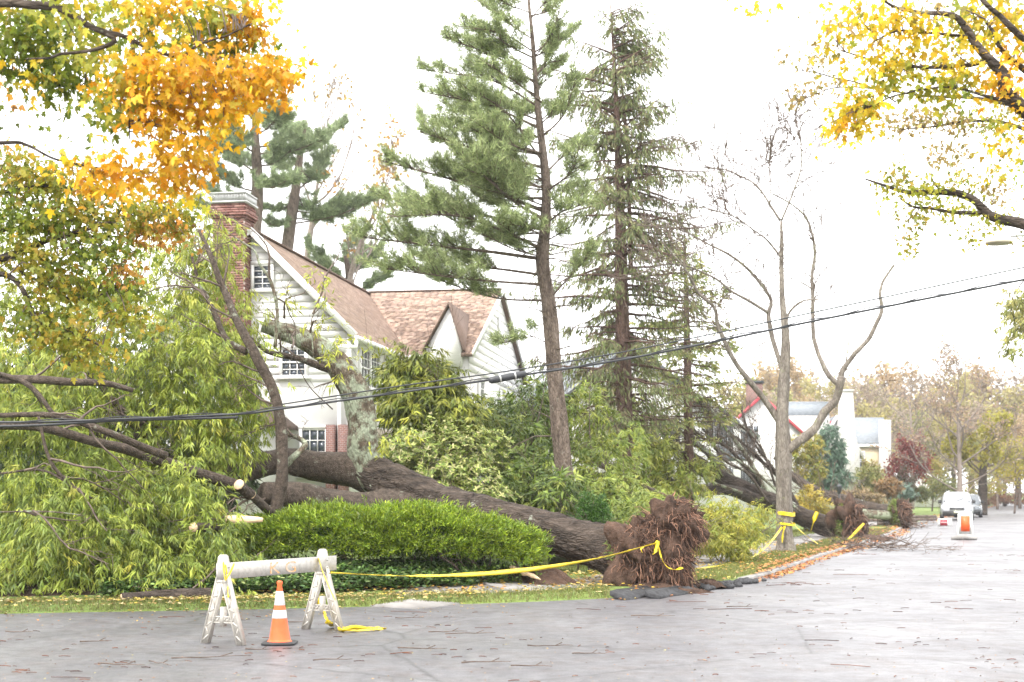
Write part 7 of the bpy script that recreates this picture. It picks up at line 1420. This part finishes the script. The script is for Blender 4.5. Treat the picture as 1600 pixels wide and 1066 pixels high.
    Pn, Sn, Cn = np.concatenate(P_), np.concatenate(S_), np.concatenate(C_); m = len(Pn); a = rng.uniform(0, 2 * np.pi, m)
    b = MB(); leaves(b, Pn, np.stack([np.cos(a), np.sin(a), rng.uniform(-.15, .2, m)], 1), rng.normal(0, .3, (m, 3)) + np.array([0, 0, 1]), Sn, Sn * .7, Cn, 'oval'); b.build('fallen_leaves', M['litter'], kind='stuff', label='scattered yellow and rust fallen leaves', cat='fallen leaves')
    # small twigs and bark shreds
    b = MB(); n = 620
    y = 12.3 + 34 * rng.random(n) ** 1.5; x = y * rng.uniform(-.38, .38, n); cl = rng.integers(0, n // 6, n); k_ = rng.random(n) < .55; x = np.where(k_, x[cl] + rng.normal(0, .3, n), x); y = np.where(k_, y[cl] + rng.normal(0, .25, n), y); s = kerb_s(x, y)
    for k in range(n):
        if s[k] > -.1: continue
        a = rng.normal(0, .5); L = rng.uniform(.02, .13) * (1 + .8 * (y[k] > 20)) * (3 if rng.random() < .08 else 1); h = np.array([math.cos(a), math.sin(a) * 1.2, 0]) * L; p = np.array([x[k], y[k], .008]); c = np.array([(.16, .07, .05), (.1, .06, .05), (.3, .15, .09), (.38, .24, .15)][rng.integers(4)])
        b.tube(np.array([p - h / 2, p + np.r_[rng.normal(0, .003, 2), .004], p + h / 2]), rng.uniform(.002, .0045), 4, cap=False, col=c * 3.0)
    b.build('bark_shreds', M['root'], kind='stuff', label='small twigs and bark shreds strewn over the wet road', cat='twigs')
    spots = [(700, 990, .5), (735, 993, .6), (660, 1016, .55), (405, 1018, .3), (520, 1034, .4), (640, 968, .4), (860, 1012, .5), (920, 1024, .35), (190, 1042, .5), (330, 1030, .8), (250, 1040, .5), (150, 1005, .35), (30, 990, .35), (830, 1044, .4), (470, 975, .3), (760, 1038, .5), (1020, 965, .6), (1160, 950, .5)]
    for px, py, L in spots:
        d = EYE * FPX / (py - HOR); q = np.array([PX(px, d), d, .012]); a = rng.normal(0, .35); h = np.array([math.cos(a), math.sin(a), 0]); pts = [q + h * L * (f - .5) + np.array([0, rng.normal(0, .012), .008 + .01 * rng.random()]) for f in np.linspace(0, 1, 6)]
        b = MB(); b.tube(cr(pts, 12), np.linspace(.008, .003, 12), 6, .1, rng); b.tube(cr([pts[3], pts[3] + h * L * .16 + [0, .05, .03]], 4), .005, 4)
        b.build('twig', M['twig'], base=q, label='dark broken twig lying on the wet asphalt', cat='twig', group='broken twigs on the road', smooth=True)
    # branch debris at the second root plate and in the road
    for (px, py, n, lab) in ((1345, 858, 60, 'heap of dark broken branches at the road edge below the second root plate'), (1420, 826, 26, 'brown root and branch debris below the third root plate'), (1430, 862, 40, 'pale branch litter on the road before the second root plate')):
        d = EYE * FPX / (py - HOR); q = np.array([PX(px, d), d, .03]); b = MB(); w = {60: .95, 26: .6, 40: .55}[n]; n_ = n if n != 40 else 16
        for k in range(n_): grow(b, rng, q + np.array([rng.normal(0, w), rng.normal(0, .8), rng.random() * .12]), unit((rng.normal(0, 1), rng.normal(0, .5), .1)), rng.uniform(.3, 1.2), .018 if n != 40 else .01, 1, [3], .6, .6, -.02, .2, None, 4, .006)
        b.build('branch_heap', M['twig'] if n != 40 else M['pale_twig'], base=q, label=lab, cat='branches', kind='stuff')
litter()

# ------------------------------------------------------------------ haze volume added to imitate lens flare washing out the far street
def haze():
    m = bpy.data.materials.new('added_haze'); m.use_nodes = True; N, L = m.node_tree.nodes, m.node_tree.links
    N.remove(N['Principled BSDF']); v = N.new('ShaderNodeVolumePrincipled'); v.inputs['Color'].default_value = (.97, .98, 1, 1); v.inputs['Density'].default_value = .0004; v.inputs['Anisotropy'].default_value = .2
    L.new(v.outputs[0], N['Material Output'].inputs['Volume'])
    b = MB(); b.box(-560, 760, -80, 1060, -2.0, 45.0); b.build('haze', m, kind='stuff', label='thin added haze imitating lens flare over the far end of the street', cat='haze')
haze()
